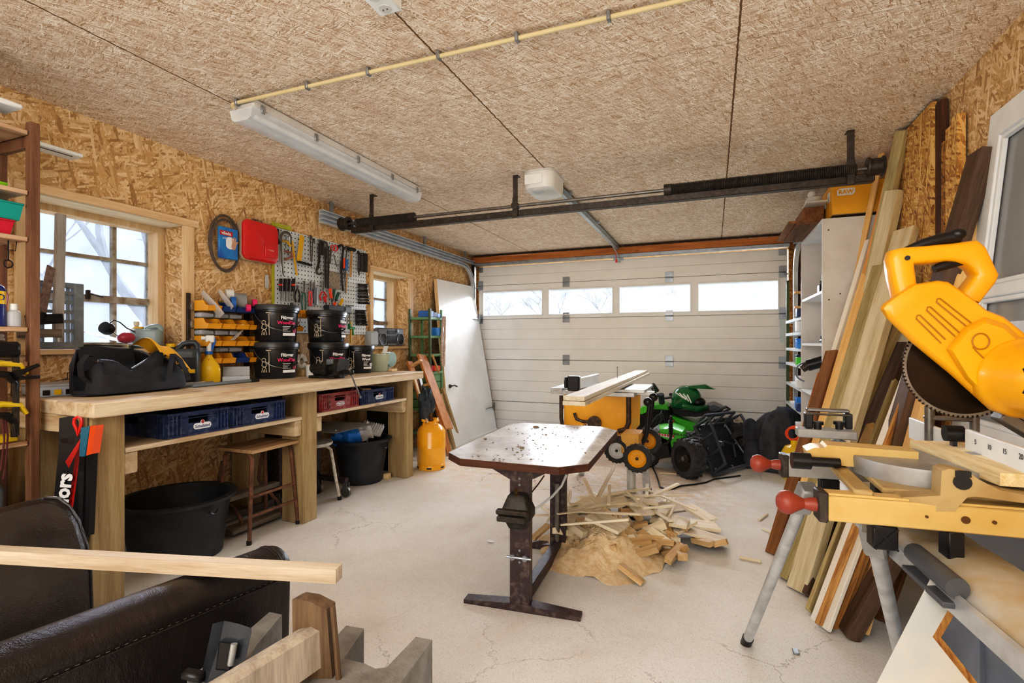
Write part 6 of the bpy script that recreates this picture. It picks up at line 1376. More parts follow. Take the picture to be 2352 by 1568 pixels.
def wheel(c, r, w, rimm, par, ax=(0, -1, 0), knob=10, hubm='blackplastic'):
    A = V(ax).normalized(); m = frame(V(c) - A * w / 2, V(c) + A * w / 2)
    g = G(); g.lathe([(r * .66, .0), (r * .9, 0), (r, w * .18), (r, w * .82), (r * .9, w), (r * .66, w), (r * .66, 0)], 36, m)
    n = knob * 4
    for i in range(n):
        q = m @ RZ(360 * i / n); zz = w * (.1 if i % 2 else .55)
        g.box(r * .95, -r * .05, zz, r * 1.04, r * .05, zz + w * .35, 0, q)
    ty = part('tyre', g, M['blackrubber'], par)
    g = G(); g.lathe([(.001, w * .35), (r * .5, w * .35), (r * .6, w * .55), (r * .68, w * .86), (r * .68, w * .2), (.001, w * .2)], 30, m); g.lathe([(r * .20, w * .3), (r * .20, w * .75), (.001, w * .78)], 16, m); rm = part('rim', g, M[rimm], par)
    g = G(); g.lathe([(r * .12, w * .5), (r * .12, w * .95), (.001, w * .98)], 14, m); part('hub', g, M[hubm], rm)
wheel(at(1464, 1052, y=3.62), .098, .05, 'sawyellow', t, hubm='brownsteel'); wheel(at(1488, 1012, y=4.05), .098, .05, 'sawyellow', t, hubm='brownsteel')
wheel(at(1417, 1034, y=3.80), .092, .045, 'offwhite', t)
M['weathered'] = wood('weathered', 'bda987', 'd9ccb2', 'z', knots=True, rv=.1)
for k, (u0, v0, u1, v1, z, w, lb) in enumerate(((1316, 935, 1483, 862, .929, .135, 'long pale plank lying across the table saw, lower of the two'), (1316, 922, 1475, 858, .957, .125, 'long pale plank on top of the other plank on the table saw'))):
    a, b = at(1318, 934, z=.905), at(1478 - 4 * k, 862, z=.905); a.z = b.z = z - .005
    a = a + V((0, .0, 0)); m = frame(a, b); L = (b - a).length
    g = G(); g.box(-w / 2, -.0125, 0, w / 2, .0125, L, .002, m); solo('plank', g, M['weathered'], lb, 'plank', rot=m)
g = G(); a = at(1418, 873, y=4.45); g.cyl((a.x, 4.45, .96), (a.x, 4.45, 1.06), .0035, n=6); g.cyl((a.x, 4.45, 1.057), (a.x, 4.45, 1.062), .008, n=8); solo('nail', g, M['steel'], 'long nail standing up from the plank on the table saw', 'nail')
# ================================================================ QUAD BIKE, HELMET, MOWER, CART
M['kgreen'] = plain('kgreen', '4cc52e', .3, amt=.25, scale=5, coat=.4); M['dkgreen'] = plain('dkgreen', '1d6b38', .22, col2='0f4a28', amt=.5, scale=8, coat=.5); M['seat'] = plain('seat', '26262a', .6, amt=.3)
M['blackframe'] = plain('blackframe', '43474d', .33, .2, amt=.3, dust='4c4e52')
t = thing('quad_bike', 'green and black quad bike parked in front of the garage door', 'quad bike', (-.2, 6.25, 0))
def QY(u, v, y): return at(u, v, y=y)
yq = 6.15
def body(pts, y, th, mt, nm, par=t, bev=.0):
    P = [QY(u, v, y) for u, v in pts]; k = len(P); c = sum(P, V()) / k
    f = [c + (p - c) * .86 + V((0, -th * .5, 0)) for p in P]; bk = [p + V((0, th * .5, 0)) for p in P]; mid = [p + V((0, -th * .25, 0)) for p in P]; b2 = [c + (p - c) * .86 + V((0, th, 0)) for p in P]
    g = G(); g.loft([f, mid, bk, b2]); return part(nm, g, M[mt], par)
body([(1465, 938), (1485, 928), (1525, 921), (1535, 925), (1540, 945), (1560, 962), (1590, 975), (1580, 985), (1545, 968), (1520, 960), (1500, 950), (1472, 955)], yq, .20, 'kgreen', 'front_cowl')
body([(1535, 948), (1555, 955), (1600, 968), (1620, 962), (1592, 990), (1570, 985)], yq - .05, .22, 'kgreen', 'side_cowl')
body([(1460, 945), (1478, 930), (1500, 930), (1500, 940), (1475, 950)], yq - .3, .18, 'kgreen', 'fender')
body([(1538, 932), (1552, 938), (1600, 940), (1640, 930), (1662, 938), (1655, 948), (1600, 956), (1560, 954), (1542, 946)], yq, .20, 'seat', 'seat')
body([(1622, 930), (1640, 925), (1662, 935), (1655, 942), (1630, 940)], yq + .02, .26, 'blackframe', 'rear_fender')
def qt(pts, r=.014, nm='tube', mt='blackframe'):
    g = G(); g.tube([QY(u, v, y) for u, v, y in pts], r, 8); return part(nm, g, M[mt], t)
qt([(1497, 890, 5.75), (1507, 905, 5.9), (1520, 915, 6.0), (1545, 912, 6.2), (1565, 906, 6.5)], .014, 'handlebar')
qt([(1500, 883, 5.72), (1510, 897, 5.80)], .022, 'grip'); qt([(1540, 906, 6.3), (1553, 908, 6.45)], .022, 'grip'); qt([(1499, 884, 5.7), (1503, 900, 5.72)], .007, 'brake_lever', 'steel')
qt([(1518, 905, 6.0), (1520, 925, 6.05)], .035, 'instrument_pod')
qt([(1640, 945, 6.0), (1668, 934, 6.0), (1676, 938, 6.05), (1655, 952, 6.05), (1625, 955, 6.0)], .016, 'rear_rack')
qt([(1495, 975, 5.75), (1510, 955, 5.75), (1518, 950, 5.78), (1520, 962, 5.8), (1505, 985, 5.8)], .016, 'front_bumper'); qt([(1500, 985, 5.75), (1520, 945, 5.9), (1530, 990, 5.9)], .013, 'frame_tube')
g = G(); a = QY(1500, 985, 6.1); g.box(a.x - .22, 5.98, .22, a.x + .22, 6.3, .50, .04); g.cyl((a.x + .05, 5.9, .33), (a.x + .05, 6.3, .33), .09, n=18); part('engine', g, M['black'], t)
g = G(); a = QY(1545, 962, 6.05); g.box(a.x - .06, 6.02, a.z - .05, a.x + .02, 6.04, a.z - .01, .004); part('side_badge', g, M['toolorange'], t)
for x, y in ((-.62, 5.82), (-.55, 6.52), (.06, 6.0), (.12, 6.6)): wheel((x, y, .18), .18, .16, 'darksteel', t, knob=8)
t2 = t
t = thing('motocross_helmet', 'glossy green motocross helmet lying on the quad bike seat', 'helmet', QY(1580, 935, 6.05))
c = QY(1577, 912, 6.05)
g = G(); g.ball(c, .148, (1.08, .95, .92), 24)
for v in g.b.verts:
    d = v.co - c
    if d.x < -.05 and d.z < -.02: v.co.x -= .05 * min(1, (-d.z) / .1); v.co.z -= .02
part('shell', g, M['dkgreen'], t)
g = G(); P = [c + V(p) for p in ((.05, -.10, .11), (.30, -.07, .105), (.31, .07, .105), (.05, .10, .11), (.02, .09, .135), (.20, .05, .155), (.20, -.05, .155), (.02, -.09, .135))]
g.add(P, [(0, 1, 2, 3), (4, 7, 6, 5), (0, 4, 5, 1) if 0 else (0, 7, 6, 1), (1, 6, 5, 2), (2, 5, 4, 3), (3, 4, 7, 0)]); part('peak', g, M['kgreen'] if 0 else M['dkgreen'], t)
g = G(); g.ball(c + V((.12, -.03, -.045)), .095, (.9, .95, .62), 16); part('visor_opening', g, M['blackplastic'], t)
g = G(); g.tube([c + V((-.04, -.145, -.08)), c + V((.10, -.135, -.11)), c + V((.20, -.07, -.10)), c + V((.22, 0, -.09))], [.03, .035, .03, .025], 10); part('chin_bar', g, M['dkgreen'], t)
g = G()
for k in range(4): g.box(-.05, -.001, -.006, .05, .001, .006, 0, T3(c.x - .07 + .035 * k, c.y - .143, c.z + .035 - .012 * k) @ RY(35 + 10 * k))
part('decal', g, M['white'], t)
t = thing('lawn_mower', 'bright green lawn mower hood with corrugated black handle tube', 'mower', QY(1535, 1050, 5.35))
body([(1498, 990), (1512, 978), (1545, 975), (1572, 985), (1578, 1003), (1572, 1018), (1545, 1030), (1542, 1010), (1520, 1000)], 5.3, .24, 'kgreen', 'hood', t)
body([(1500, 985), (1510, 978), (1518, 985), (1508, 1000), (1500, 1000)], 5.22, .16, 'greyplastic', 'side_trim', t)
body([(1495, 1005), (1520, 1003), (1540, 1015), (1545, 1045), (1520, 1050), (1500, 1040)], 5.3, .30, 'blackplastic', 'deck', t)
a, b = QY(1510, 997, 5.17), QY(1546, 1008, 5.17)
g = G(); g.add([a, QY(1550, 999, 5.17), b, QY(1514, 1000, 5.17)], [(0, 1, 2, 3)]); g.add([p + V((0, -.004, 0)) for p in (QY(1510, 994, 5.16), QY(1548, 999, 5.16), QY(1546, 1004, 5.16), QY(1512, 1000, 5.16))], [(0, 1, 2, 3)]); st = part('decal_strip', g, M['whitelogo'], t)
g = G(); d = (QY(1548, 1001, 5.14) - QY(1512, 997, 5.14)); g.m = RTX(QY(1530, 999, 5.14), d, (0, 0, 1)); [g.box(-.07 + .026 * k, -.012, 0, -.052 + .026 * k, .012 - .004 * (k % 2), .001) for k in range(6)]; part('decal_marks', g, M['redlogo'], st)
g = G(); g.text('HX-610', .035, RTX(QY(1562, 998, 5.155), d, (0, 0, 1)), .0005, bold=.001); part('lettering', g, M['ink'], t)
g = G(); P = [QY(u, v, 5.1) for u, v in ((1520, 1022), (1532, 1018), (1540, 1008), (1541, 995), (1541, 955))]; g.tube(P, .014, 8)
hd = part('handle_tube', g, M['blackplastic'], t)
g = G(); P = [QY(1540.5, 965 + 2.6 * k, 5.1) for k in range(13)]; g.tube(P, [.026 if k % 2 else .018 for k in range(13)], 12); part('bellows_grip', g, M['blackplastic'], hd)
for p in ((-.62, 5.3, .12), (-.15, 5.45, .12)): wheel(p, .12, .06, 'greyplastic', t, knob=6)
t = thing('garden_cart', 'black tubular garden cart tipped up on its end with knobbly tyres', 'cart', at(1690, 1085, z=0))
cBL, cBR = at(1638, 1090, z=.03), at(1725, 1066, z=.03); cTL, cTR = at(1596, 980, y=5.42), at(1663, 972, y=5.78)
cn = (cBR - cBL).cross(cTL - cBL).normalized()
if cn.y > 0: cn = -cn
M['cartmesh'] = plain('cartmesh', '303236', .5, .2, amt=.3)
def cp(a, b, h=0): return cBL.lerp(cBR, a).lerp(cTL.lerp(cTR, a), b) + cn * h
g = G(); g.sheet(lambda u, v: cp(.03 + .94 * u, .03 + .94 * v, .004 * math.sin(u * 60) * math.sin(v * 75)), 40, 46); g.add([cp(a, b, -.015) for a, b in ((.03, .03), (.97, .03), (.97, .97), (.03, .97))], [(0, 1, 2, 3)]); part('mesh_floor', g, M['cartmesh'], t)
def ct(pts, nm, r=.015, closed=False):
    g = G(); P = [cp(*p) for p in pts]; Q = []
    n = len(P)
    for i in range(n if closed else n - 1):
        for k in range(4): Q.append(P[i].lerp(P[(i + 1) % n], k / 4))
    if not closed: Q.append(P[-1])
    g.tube(Q, r, 8, closed); return part(nm, g, M['blackframe'], t)
ct([(0, 0, 0), (1, 0, 0), (1, 1, 0), (0, 1, 0)], 'base_frame', .018, True)
ct([(0, .02, .0), (-.02, .04, .18), (-.02, .96, .20), (0, 1.0, 0)], 'side_rail'); ct([(1, .02, 0), (1.05, .04, .18), (1.05, .96, .20), (1, 1.0, 0)], 'side_rail')
ct([(0, 1.0, 0), (.0, 1.06, .17), (1.0, 1.06, .17), (1, 1.0, 0)], 'end_rail'); ct([(0, .0, 0), (.03, -.08, .17), (1.0, -.08, .17), (1, .0, 0)], 'end_rail')
for b in (.33, .66): ct([(0, b, 0), (-.02, b, .19)], 'strut', .012); ct([(1, b, 0), (1.05, b, .19)], 'strut', .012)
for a in (.33, .66): ct([(a, 1, 0), (a, 1.06, .17)], 'strut', .012)
ct([(.35, .2, .03), (.3, .45, .06), (.5, .55, .06), (.7, .45, .06), (.65, .2, .03)], 'tow_loop', .012)
g = G(); g.tube([cp(.45, .62, .01), cp(.5, .56, .03), cp(.52, .5, .02)], .012, 8); part('latch', g, M['galv'], t)
g = G()
for a, b in ((.08, .08), (.92, .08), (.92, .92), (.08, .92), (.08, .5), (.92, .5), (.5, .06)): g.ball(cp(a, b, .012), .012, n=8)
parts_of('bolt', g, M['galv'], t)
wc = at(1581, 1052, y=5.02); wheel(wc, .185, .14, 'darksteel', t, ax=(-.75, -.66, 0), knob=9, hubm='steel')
wheel(wc + V((.02, .36, -.01)), .185, .14, 'darksteel', t, ax=(-.75, -.66, 0), knob=9)
wheel(at(1712, 1025, y=5.75), .18, .14, 'darksteel', t, ax=(-.3, -.95, 0), knob=9)
wheel(at(1700, 1010, y=6.1), .18, .14, 'darksteel', t, ax=(-.3, -.95, 0), knob=9)
# blanket on a box, small things at the right
M['fleece'] = plain('fleece', '45464a', .95, col2='2f3034', amt=.5, scale=10, bump=.4, bs=90)
def drape(u, v):
    th = 2 * PI * u; r = .01 + .29 * v ** .62 + .040 * math.sin(th * 6 + v * 3.5) * v + .022 * math.sin(th * 11 + 1 + 2 * v) * v
    z = .60 + .03 * math.cos(th - .4) - .58 * v ** 1.9 + .02 * math.sin(th * 2) * v + .018 * math.sin(th * 6 + v * 3.5 + .8) * v * (1 - v) * 3
    return (.60 + (r * 1.0) * math.cos(th) + .02 * math.sin(v * 7), 5.72 + r * .75 * -math.sin(th), max(.006, z))
g = G(); g.sheet(drape, 120, 40)
def drape2(u, v): return (.28 + .30 * u, 5.55 + .16 * math.sin(u * 3) - .08 * v, .47 - .06 * u + .05 * math.sin(u * 6) - .20 * v * v)
g.sheet(drape2, 16, 10)
solo('blanket', g, M['fleece'], 'dark grey fleece blanket draped in a heap beside the garden cart', 'blanket', ang=80)
g = G(); g.box(.46, 5.64, 0, .72, 5.82, .36, .01); solo('box', g, M['oldwood'], 'box hidden under the grey fleece blanket', 'box')
g = G(); a = at(1696, 965, y=6.3); g.bar(at(1690, 960, y=6.3), at(1708, 985, y=6.3), .03, .05, .004); g.bar(at(1696, 955, y=6.32), at(1712, 980, y=6.32), .03, .05, .004); g.bar(V((a.x + .1, 6.3, 0)), at(1706, 982, y=6.3), .03, .03); solo('white_stand', g, M['creampaint'], 'pale crossed plastic bars behind the garden cart', 'bars')
g = G(); a = at(1822, 1045, z=0); g.lathe([(.001, 0), (.10, 0), (.11, .02), (.11, .24), (.08, .30), (.03, .32), (.03, .36), (.001, .36)], 24, T3(.71, 5.35, 0)); solo('yellow_can', g, M['yellow'], 'yellow can on the floor between the blanket and the shelving', 'can')
g = G(); 
for k in range(3): g.tube(arc((.72 - .012 * k, 5.35, .42), .07 - .008 * k, 0, 340, 16, 'xz'), .010, 6)
solo('orange_cable', g, M['toolorange'], 'orange cable coil on top of the yellow can', 'cable')
g = G(); P = [at(u, v, z=.008) for u, v in ((1494, 1062), (1500, 1075), (1507, 1090), (1513, 1108), (1516, 1118), (1530, 1123), (1545, 1122), (1565, 1115), (1595, 1112), (1620, 1108), (1640, 1100), (1660, 1097), (1700, 1092))]
P[0].z = .12; g.tube(P, .007, 6); solo('extension_cable', g, M['blackplastic'], 'black power cord winding over the floor from the table saw', 'cord')
# ================================================================ RIGHT WALL
M['melamine'] = plain('melamine', 'cfc7bb', .5, col2='b9afa1', amt=.35, scale=4); M['melwhite'] = plain('melwhite', 'e3e2de', .45, amt=.15)
t = thing('bookcase', 'tall beige and white open bookcase standing on the right near the garage door', 'bookcase', (.95, 4.75, 0))
kx0, kx1, ky0, ky1, kz = .745, 1.15, 4.25, 5.21, 2.18
for y in (ky0, ky1 - .018):
    g = G(); g.box(kx0, y, 0, kx1, y + .018, kz, .001); part('side_panel', g, M['melamine'], t)
g = G(); g.box(kx0, ky0 + .018, kz - .02, kx1, ky1 - .018, kz); part('top_panel', g, M['melwhite'], t)
g = G(); g.box(kx1 - .006, ky0 + .018, .05, kx1, ky1 - .018, kz - .02); part('back_panel', g, M['melamine'], t)
for z in (.08, .47, .86, 1.27, 1.66):
    g = G(); g.box(kx0 + .005, ky0 + .018, z - .02, kx1 - .006, ky1 - .018, z); part('shelf_board', g, M['melwhite'], t)
g = G(); g.box(kx0 - .001, ky0 - .001, 0, kx0 + .001, ky0 + .018, kz); part('edge_band', g, M['melwhite'], t)
g = G()
for v in (150, 630): pass
for (u, v) in ((1903, 528), (1904, 688), (1930, 674)): p = at(u, v, y=ky0); g.cyl((p.x, ky0 - .001, p.z), (p.x, ky0 + .004, p.z), .006, n=8)
part('peg_holes', g, M['darksteel'], t)
g = G(); g.box(.80, 4.32, 1.662, .95, 4.40, 1.98, .003); p = solo('cereal_carton', g, plain('cartonblue', '9fc4d4', .5, col2='3f86ae', amt=.6, scale=12), 'blue and white tall carton on the upper bookcase shelf', 'box')
g = G(); g.box(.80, 4.42, 1.662, .93, 4.47, 2.05, .003); solo('cereal_carton', g, M['redlogo'], 'tall red topped carton behind the blue carton in the bookcase', 'box')
g = G(); g.tube(arc((.80, 4.62, 1.71), .05, 90, 300, 10, 'yz'), .009, 8); g.box(.78, 4.56, 1.662, .86, 4.66, 1.74, .012); g.box(.79, 4.5, 1.662, .87, 4.57, 1.70, .008); solo('power_tool', g, M['blackplastic'], 'black power tool with curved handle on the upper bookcase shelf', 'tool')
g = G(); g.box(.77, 4.40, 1.272, .84, 4.52, 1.30, .008); g.cyl((.79, 4.48, 1.30), (.79, 4.48, 1.325), .018, n=10); g.cyl((.79, 4.42, 1.30), (.79, 4.42, 1.32), .012, n=10); solo('small_parts', g, M['blackplastic'], 'small dark parts on the middle bookcase shelf', 'parts')
t = thing('heat_gun', 'black power tool with grey nozzle and cord sticking out of the bookcase', 'power tool', (.75, 4.4, .862))
a, b = at(1842, 848, x=.66), at(1890, 828, x=.80)
g = G(); g.cyl(a.lerp(b, .25) + V((0, 0, .012)), b + V((.05, 0, .01)), .045, n=18); part('body', g, M['blackplastic'], t)
g = G(); g.cyl(a, a.lerp(b, .3) + V((0, 0, .012)), .028, .034, n=16); part('nozzle', g, M['darksteel'], t)
g = G(); P = arc((a.x + .03, a.y, a.z - .02), .075, 60, 260, 10, 'xz'); g.tube(P, .007, 6); part('cord', g, M['greyplastic'], t)
g = G(); g.box(.60, 4.40, kz + .001, 1.0, 5.15, kz + .022, .002, T3(0, 0, 0)); solo('brown_board', g, M['walnut'] if 'walnut' in M else wood('walnut', '4f3320', '7a5334', 'y', rv=.1), 'dark brown board lying across the bookcase top', 'board')
g = G(); m = T3(.68, 4.80, kz + .022) @ RY(-0) ; g.box(-.13, -.36, 0, .16, .38, .020, .002, m @ RX(0)); g.box(-.02, -.3, .02, .12, .3, .13, .003, m)
solo('brown_board', g, wood('walnut2', '6d4526', '9a6a40', 'y', rv=.1), 'reddish brown board and block on top of the darker board on the bookcase', 'board')
g = G(); g.cyl((.72, 4.42, kz + .16), (.72, 4.42, kz + .20), .05, n=16); g.ball((.70, 4.5, kz + .19), .03, n=10); g.ball((.70, 4.40, kz + .22), .028, n=10); g.box(.66, 4.36, kz + .152, .80, 4.55, kz + .165); solo('castor_set', g, M['lampgrey'], 'pale plate with knobs lying on the boards beside the yellow carton', 'castors')
M['rawyellow'] = plain('rawyellow', 'e8a41c', .45, amt=.2, scale=5); M['brownedge'] = plain('brownedge', '9a7a50', .7)
t = thing('carton', 'yellow carton with a small white logo plate on top of the bookcase', 'box', (.98, 4.42, kz + .024))
g = G(); x0 = at(1912, 460, y=4.27).x; g.box(x0, 4.27, kz + .024, 1.148, 4.62, kz + .262, .004); part('carton_body', g, M['rawyellow'], t)
g = G(); g.box(x0 - .001, 4.268, kz + .256, 1.149, 4.622, kz + .266, .003); g.box(x0 - .001, 4.268, kz + .022, 1.149, 4.622, kz + .03, .003); part('edge', g, M['brownedge'], t)
p = at(1943, 441, y=4.269); g = G(); g.prism([(-.055, -.022), (.038, -.022), (.055, -.008), (.055, .028), (-.04, .028), (-.055, .016)], .001, RTX(p, (1, 0, 0), (0, 0, 1))); lp = part('logo_plate', g, M['whitelogo'], t)
g = G(); g.text('RAW', .04, RTX(p + V((0, -.0015, .002)), (1, 0, 0), (0, 0, 1)), .0004, bold=.0016); part('lettering', g, M['rawyellow'], lp)
g = G(); g.box(x0 - .002, 4.36, kz + .15, x0, 4.44, kz + .22); g.box(x0 - .002, 4.5, kz + .13, x0, 4.56, kz + .2); parts_of('sticker', g, M['whitelogo'], t)
# green post shelving in the right far corner
M['shelfwhite'] = plain('shelfwhite', 'd4d6d2', .5, amt=.2)
t = thing('steel_shelf', 'narrow steel shelving with dark green posts beside the garage door', 'shelf', (.95, 5.9, 0))
sx0 = .775
for y in (5.36, 6.42):
    for x in (sx0, 1.11):
        g = G(); g.box(x, y, 0, x + .03, y + .03, 1.98, .002); part('post', g, M['olive'], t)
SHR = [.18, .40, .62, .84, 1.06, 1.22, 1.38, 1.52]
for z in SHR:
    g = G(); g.box(sx0 - .004, 5.36, z - .03, 1.14, 6.45, z, .002); part('shelf_board', g, M['shelfwhite'], t)
R = random.Random(4)
cols = ['bluebag', 'whitelogo', 'darkblue', 'white', 'kgreen', 'bluebag', 'whitelogo', 'crateblue']
nm_ = ['lowest', 'second', 'third', 'fourth', 'fifth', 'sixth', 'seventh', 'top']
for i, z in enumerate(SHR):
    for k in range(2):
        y = 5.42 + k * .17 + R.uniform(0, .03); mcol = cols[(i + 3 * k) % 8]; h = R.uniform(.07, .12)
        g = G(); g.box(sx0 + (-.03 if k == 0 else -.01), y, z + .001, sx0 + .22, y + R.uniform(.09, .13), z + h, .004)
        solo('small_carton', g, M[mcol], 'small %s carton on the %s shelf of the green shelving, %s' % ({'bluebag': 'bright blue', 'whitelogo': 'white', 'darkblue': 'navy', 'white': 'off-white', 'kgreen': 'green', 'crateblue': 'dark blue'}[mcol], nm_[i], ('nearer one', 'farther one')[k]), 'box', 'cartons on the green-posted shelving')
for k, z in enumerate((1.60, 1.73)):
    g = G(); g.box(.72, 5.40, z, 1.1, 5.46, z + .022, .002, T3(.9, 5.4, z) @ RY(4 if k else 0) @ T3(-.9, -5.4, -z)); solo('wood_lath', g, M['varnish_y'], ('lower', 'upper')[k] + ' reddish slat sticking out above the green shelving', 'slat')
g = G(); g.sheet(lambda u, v: (.85 + .05 * u + .10 * math.sin(PI * v * .5), 5.30 + .02 * v, 1.35 + .80 * v), 2, 10); g.box(.9, 5.31, 1.3, .96, 5.33, 2.1); solo('curved_panel', g, M['melwhite'], 'thin white bent panel standing behind the bookcase', 'panel')
# sheets and timbers against the right wall
M['osb_sheet'] = osb('osb_sheet', '5c3a16', 'a8733a', 'c8954f', 'e2b873')
g = G(); g.box(1.105, 3.385, 0, 1.13, 4.05, 2.585, .001); solo('chipboard_sheet', g, M['osb_sheet'], 'tall chipboard sheet standing against the right wall up to the ceiling', 'sheet')
g = G(); g.box(1.12, 3.30, 0, 1.15, 3.375, 2.56, .001); solo('shadow_gap_plank', g, M['walnut_z'] if 'walnut_z' in M else wood('walnut_z', '3f2615', '66422a', 'z'), 'dark plank on edge filling the shadow gap beside the tall chipboard sheet', 'plank')  # stands for dark brown strips and the shadowed gap next to the sheet
for i, (ya, yb, h) in enumerate(((3.245, 3.285, 2.32), (3.175, 3.235, 2.37), (3.10, 3.165, 2.40))):
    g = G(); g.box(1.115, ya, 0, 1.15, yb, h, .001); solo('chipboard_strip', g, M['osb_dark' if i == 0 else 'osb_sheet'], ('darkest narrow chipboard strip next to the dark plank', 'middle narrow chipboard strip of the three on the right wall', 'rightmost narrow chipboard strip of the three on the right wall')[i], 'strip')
M['pineboard'] = wood('pineboard', 'd9a560', 'eec183', 'z', rv=.1, knotc='8a4a1c'); M['greywood'] = wood('greywood', 'b8a47c', 'd8c7a4', 'z', rv=.12); M['greenwood'] = wood('greenwood', '8f7d50', 'bba678', 'z', rv=.15)
M['brownwood'] = wood('brownwood', '6a4426', '8c6038', 'z', rv=.15, knots=False); M['darkwood'] = wood('darkwood', '4a3626', '6a5240', 'z', rv=.1, knots=False); M['orangewood'] = wood('orangewood', 'c07a40', 'dc9c62', 'z', rv=.05); M['whiteboard'] = wood('whiteboard', 'e3d5c0', 'f0e6d6', 'z', rv=.05, knots=False); M['plyedge'] = wood('plyedge', '8a5428', 'd09a58', 'z', rv=.05, knots=False, sc=2.2)
grp = 'timbers leaning on the right wall'
def lean(u0, v0, u1, v1, x1, w, d, mat, label, name='plank', z0=0.0, y1=None, ny=(-.57, .82, 0)): return timber(u0, v0, u1, v1, x1, w, d, mat, name, label, 'timber', z0=z0, grp=grp, y1=y1, ny=ny)
lean(1852, 1180, 2029, 331, 1.11, .045, .012, 'pineboard', 'thinnest strip of wood in front of the bookcase, reaching highest', 'wood_strip')
lean(1862, 1170, 2065, 318, 1.10, .045, .035, 'orangewood', 'slim orange batten left of the tall chipboard sheet', 'batten')
lean(1888, 1165, 2074, 300, 1.09, .07, .045, 'greenwood', 'greenish post whose head touches the ceiling beside the chipboard sheet', 'post')
lean(1885, 1190, 2056, 437, 1.07, .09, .06, 'greywood', 'square grey-brown beam with slanted head below the greenish post', 'squared_timber')
lean(1782, 1250, 1995, 552, 1.02, .035, .03, 'whiteboard', 'white painted batten in front of the pine board', 'batten')
lean(1800, 1290, 2012, 561, 1.04, .08, .022, 'pineboard', 'yellow pine board with a red knot leaning before the bookcase', 'board')
lean(1815, 1305, 2038, 556, 1.06, .08, .045, 'greenwood', 'dark green-brown timber just right of the pine board', 'timber')
lean(1835, 1358, 2082, 528, 1.06, .12, .05, 'greywood', 'wide grey-green plank leaning in the middle of the stack', 'plank')
lean(1804, 1330, 2098, 640, 1.08, .07, .06, 'greenwood', 'greenish square timber with knots at its foot', 'timber')
lean(1773, 1272, 1912, 806, .86, .085, .03, 'brownwood', 'brown plank at the left end of the leaning timbers', 'plank', y1=3.9)
lean(1768, 1262, 1885, 858, .84, .012, .05, 'plyedge', 'red-brown plywood strip on the left edge of the leaning timbers', 'plywood_strip', y1=3.95)
lean(1858, 1372, 2030, 900, .98, .03, .08, 'darkwood', 'thin dark sawn board between the wide plank and the yellow-green lath', 'board')
lean(1866, 1410, 2064, 880, .98, .02, .09, 'greenwood', 'yellow-green lath in front of the white boards', 'lath')
lean(1884, 1436, 2122, 800, .94, .135, .018, 'whiteboard', 'white planed board with plywood edge, foremost of the white boards', 'board', ny=(-.3, .95, 0))
for k in range(3): lean(1897 + k * 11, 1442 - k * 6, 2140 + k * 10, 800, .955 + .02 * k, .016, .10, 'plyedge', ('nearest', 'middle', 'farthest')[k] + ' of the three plywood edges beside the white board', 'plywood_strip', ny=(-.3, .95, 0))
lean(1948, 1458, 2200, 1010, .96, .10, .055, 'darkwood', 'rough dark grey beam at the right end of the leaning timbers', 'squared_timber', ny=(-.1, 1, 0))
lean(2019, 1424, 2120, 1150, 1.0, .08, .02, 'brownwood', 'short brown board behind the stand leg', 'board')
lean(1925, 1240, 2095, 765, 1.05, .12, .06, 'greywood', 'weathered heavy beam rising behind the saw blade', 'squared_timber')
lean(1812, 1225, 1974, 858, 1.02, .15, .03, 'orangewood', 'short orange-brown board with a cut top end', 'board', y1=3.85)
lean(1845, 1290, 2052, 600, 1.12, .10, .03, 'darkwood', 'dark board added for the shade gap behind the dark green-brown timber', 'board')  # this and the next: dark boards added to make shade gaps between planks
lean(1885, 1300, 2118, 640, 1.13, .12, .04, 'darkwood', 'dark board added for the shade gap behind the wide grey-green plank', 'board')
lean(1850, 1240, 1980, 975, 1.0, .09, .06, 'pineboard', 'short light beam end beside the orange-brown board', 'squared_timber', y1=3.5)
lean(1900, 1240, 2010, 980, 1.0, .07, .05, 'pineboard', 'second short light beam end nearer to the saw', 'squared_timber', y1=3.3)
g = G(); a, b = at(2194, 560, x=1.0), at(2258, 348, x=1.09); d = (b - a).normalized(); f = a - d * ((a.z - .02) / d.z)
z = d; x = V((0, 1, 0)); x = (x - z * x.dot(z)).normalized(); y = z.cross(x); m = MX((x, y, z)).transposed().to_4x4(); m.translation = f
g.box(-.07, -.03, 0, .07, .03, (b - f).length, .002, m); solo('dark_timber', g, M['darkwood'], 'dark brown beam leaning between chipboard wall and white glazed door', 'timber', grp, rot=m)
g = G(); a, b = at(2222, 560, x=1.04), at(2266, 400, x=1.12); d = (b - a).normalized(); f = a - d * ((a.z - .02) / d.z); z = d; x = V((0, 1, 0)); x = (x - z * x.dot(z)).normalized(); y = z.cross(x); m = MX((x, y, z)).transposed().to_4x4(); m.translation = f
g.box(-.04, -.02, 0, .04, .02, (b - f).length, .002, m); solo('pale_timber', g, M['pineboard'], 'pale board partly hidden behind the dark beam near the white door', 'timber', grp, rot=m)
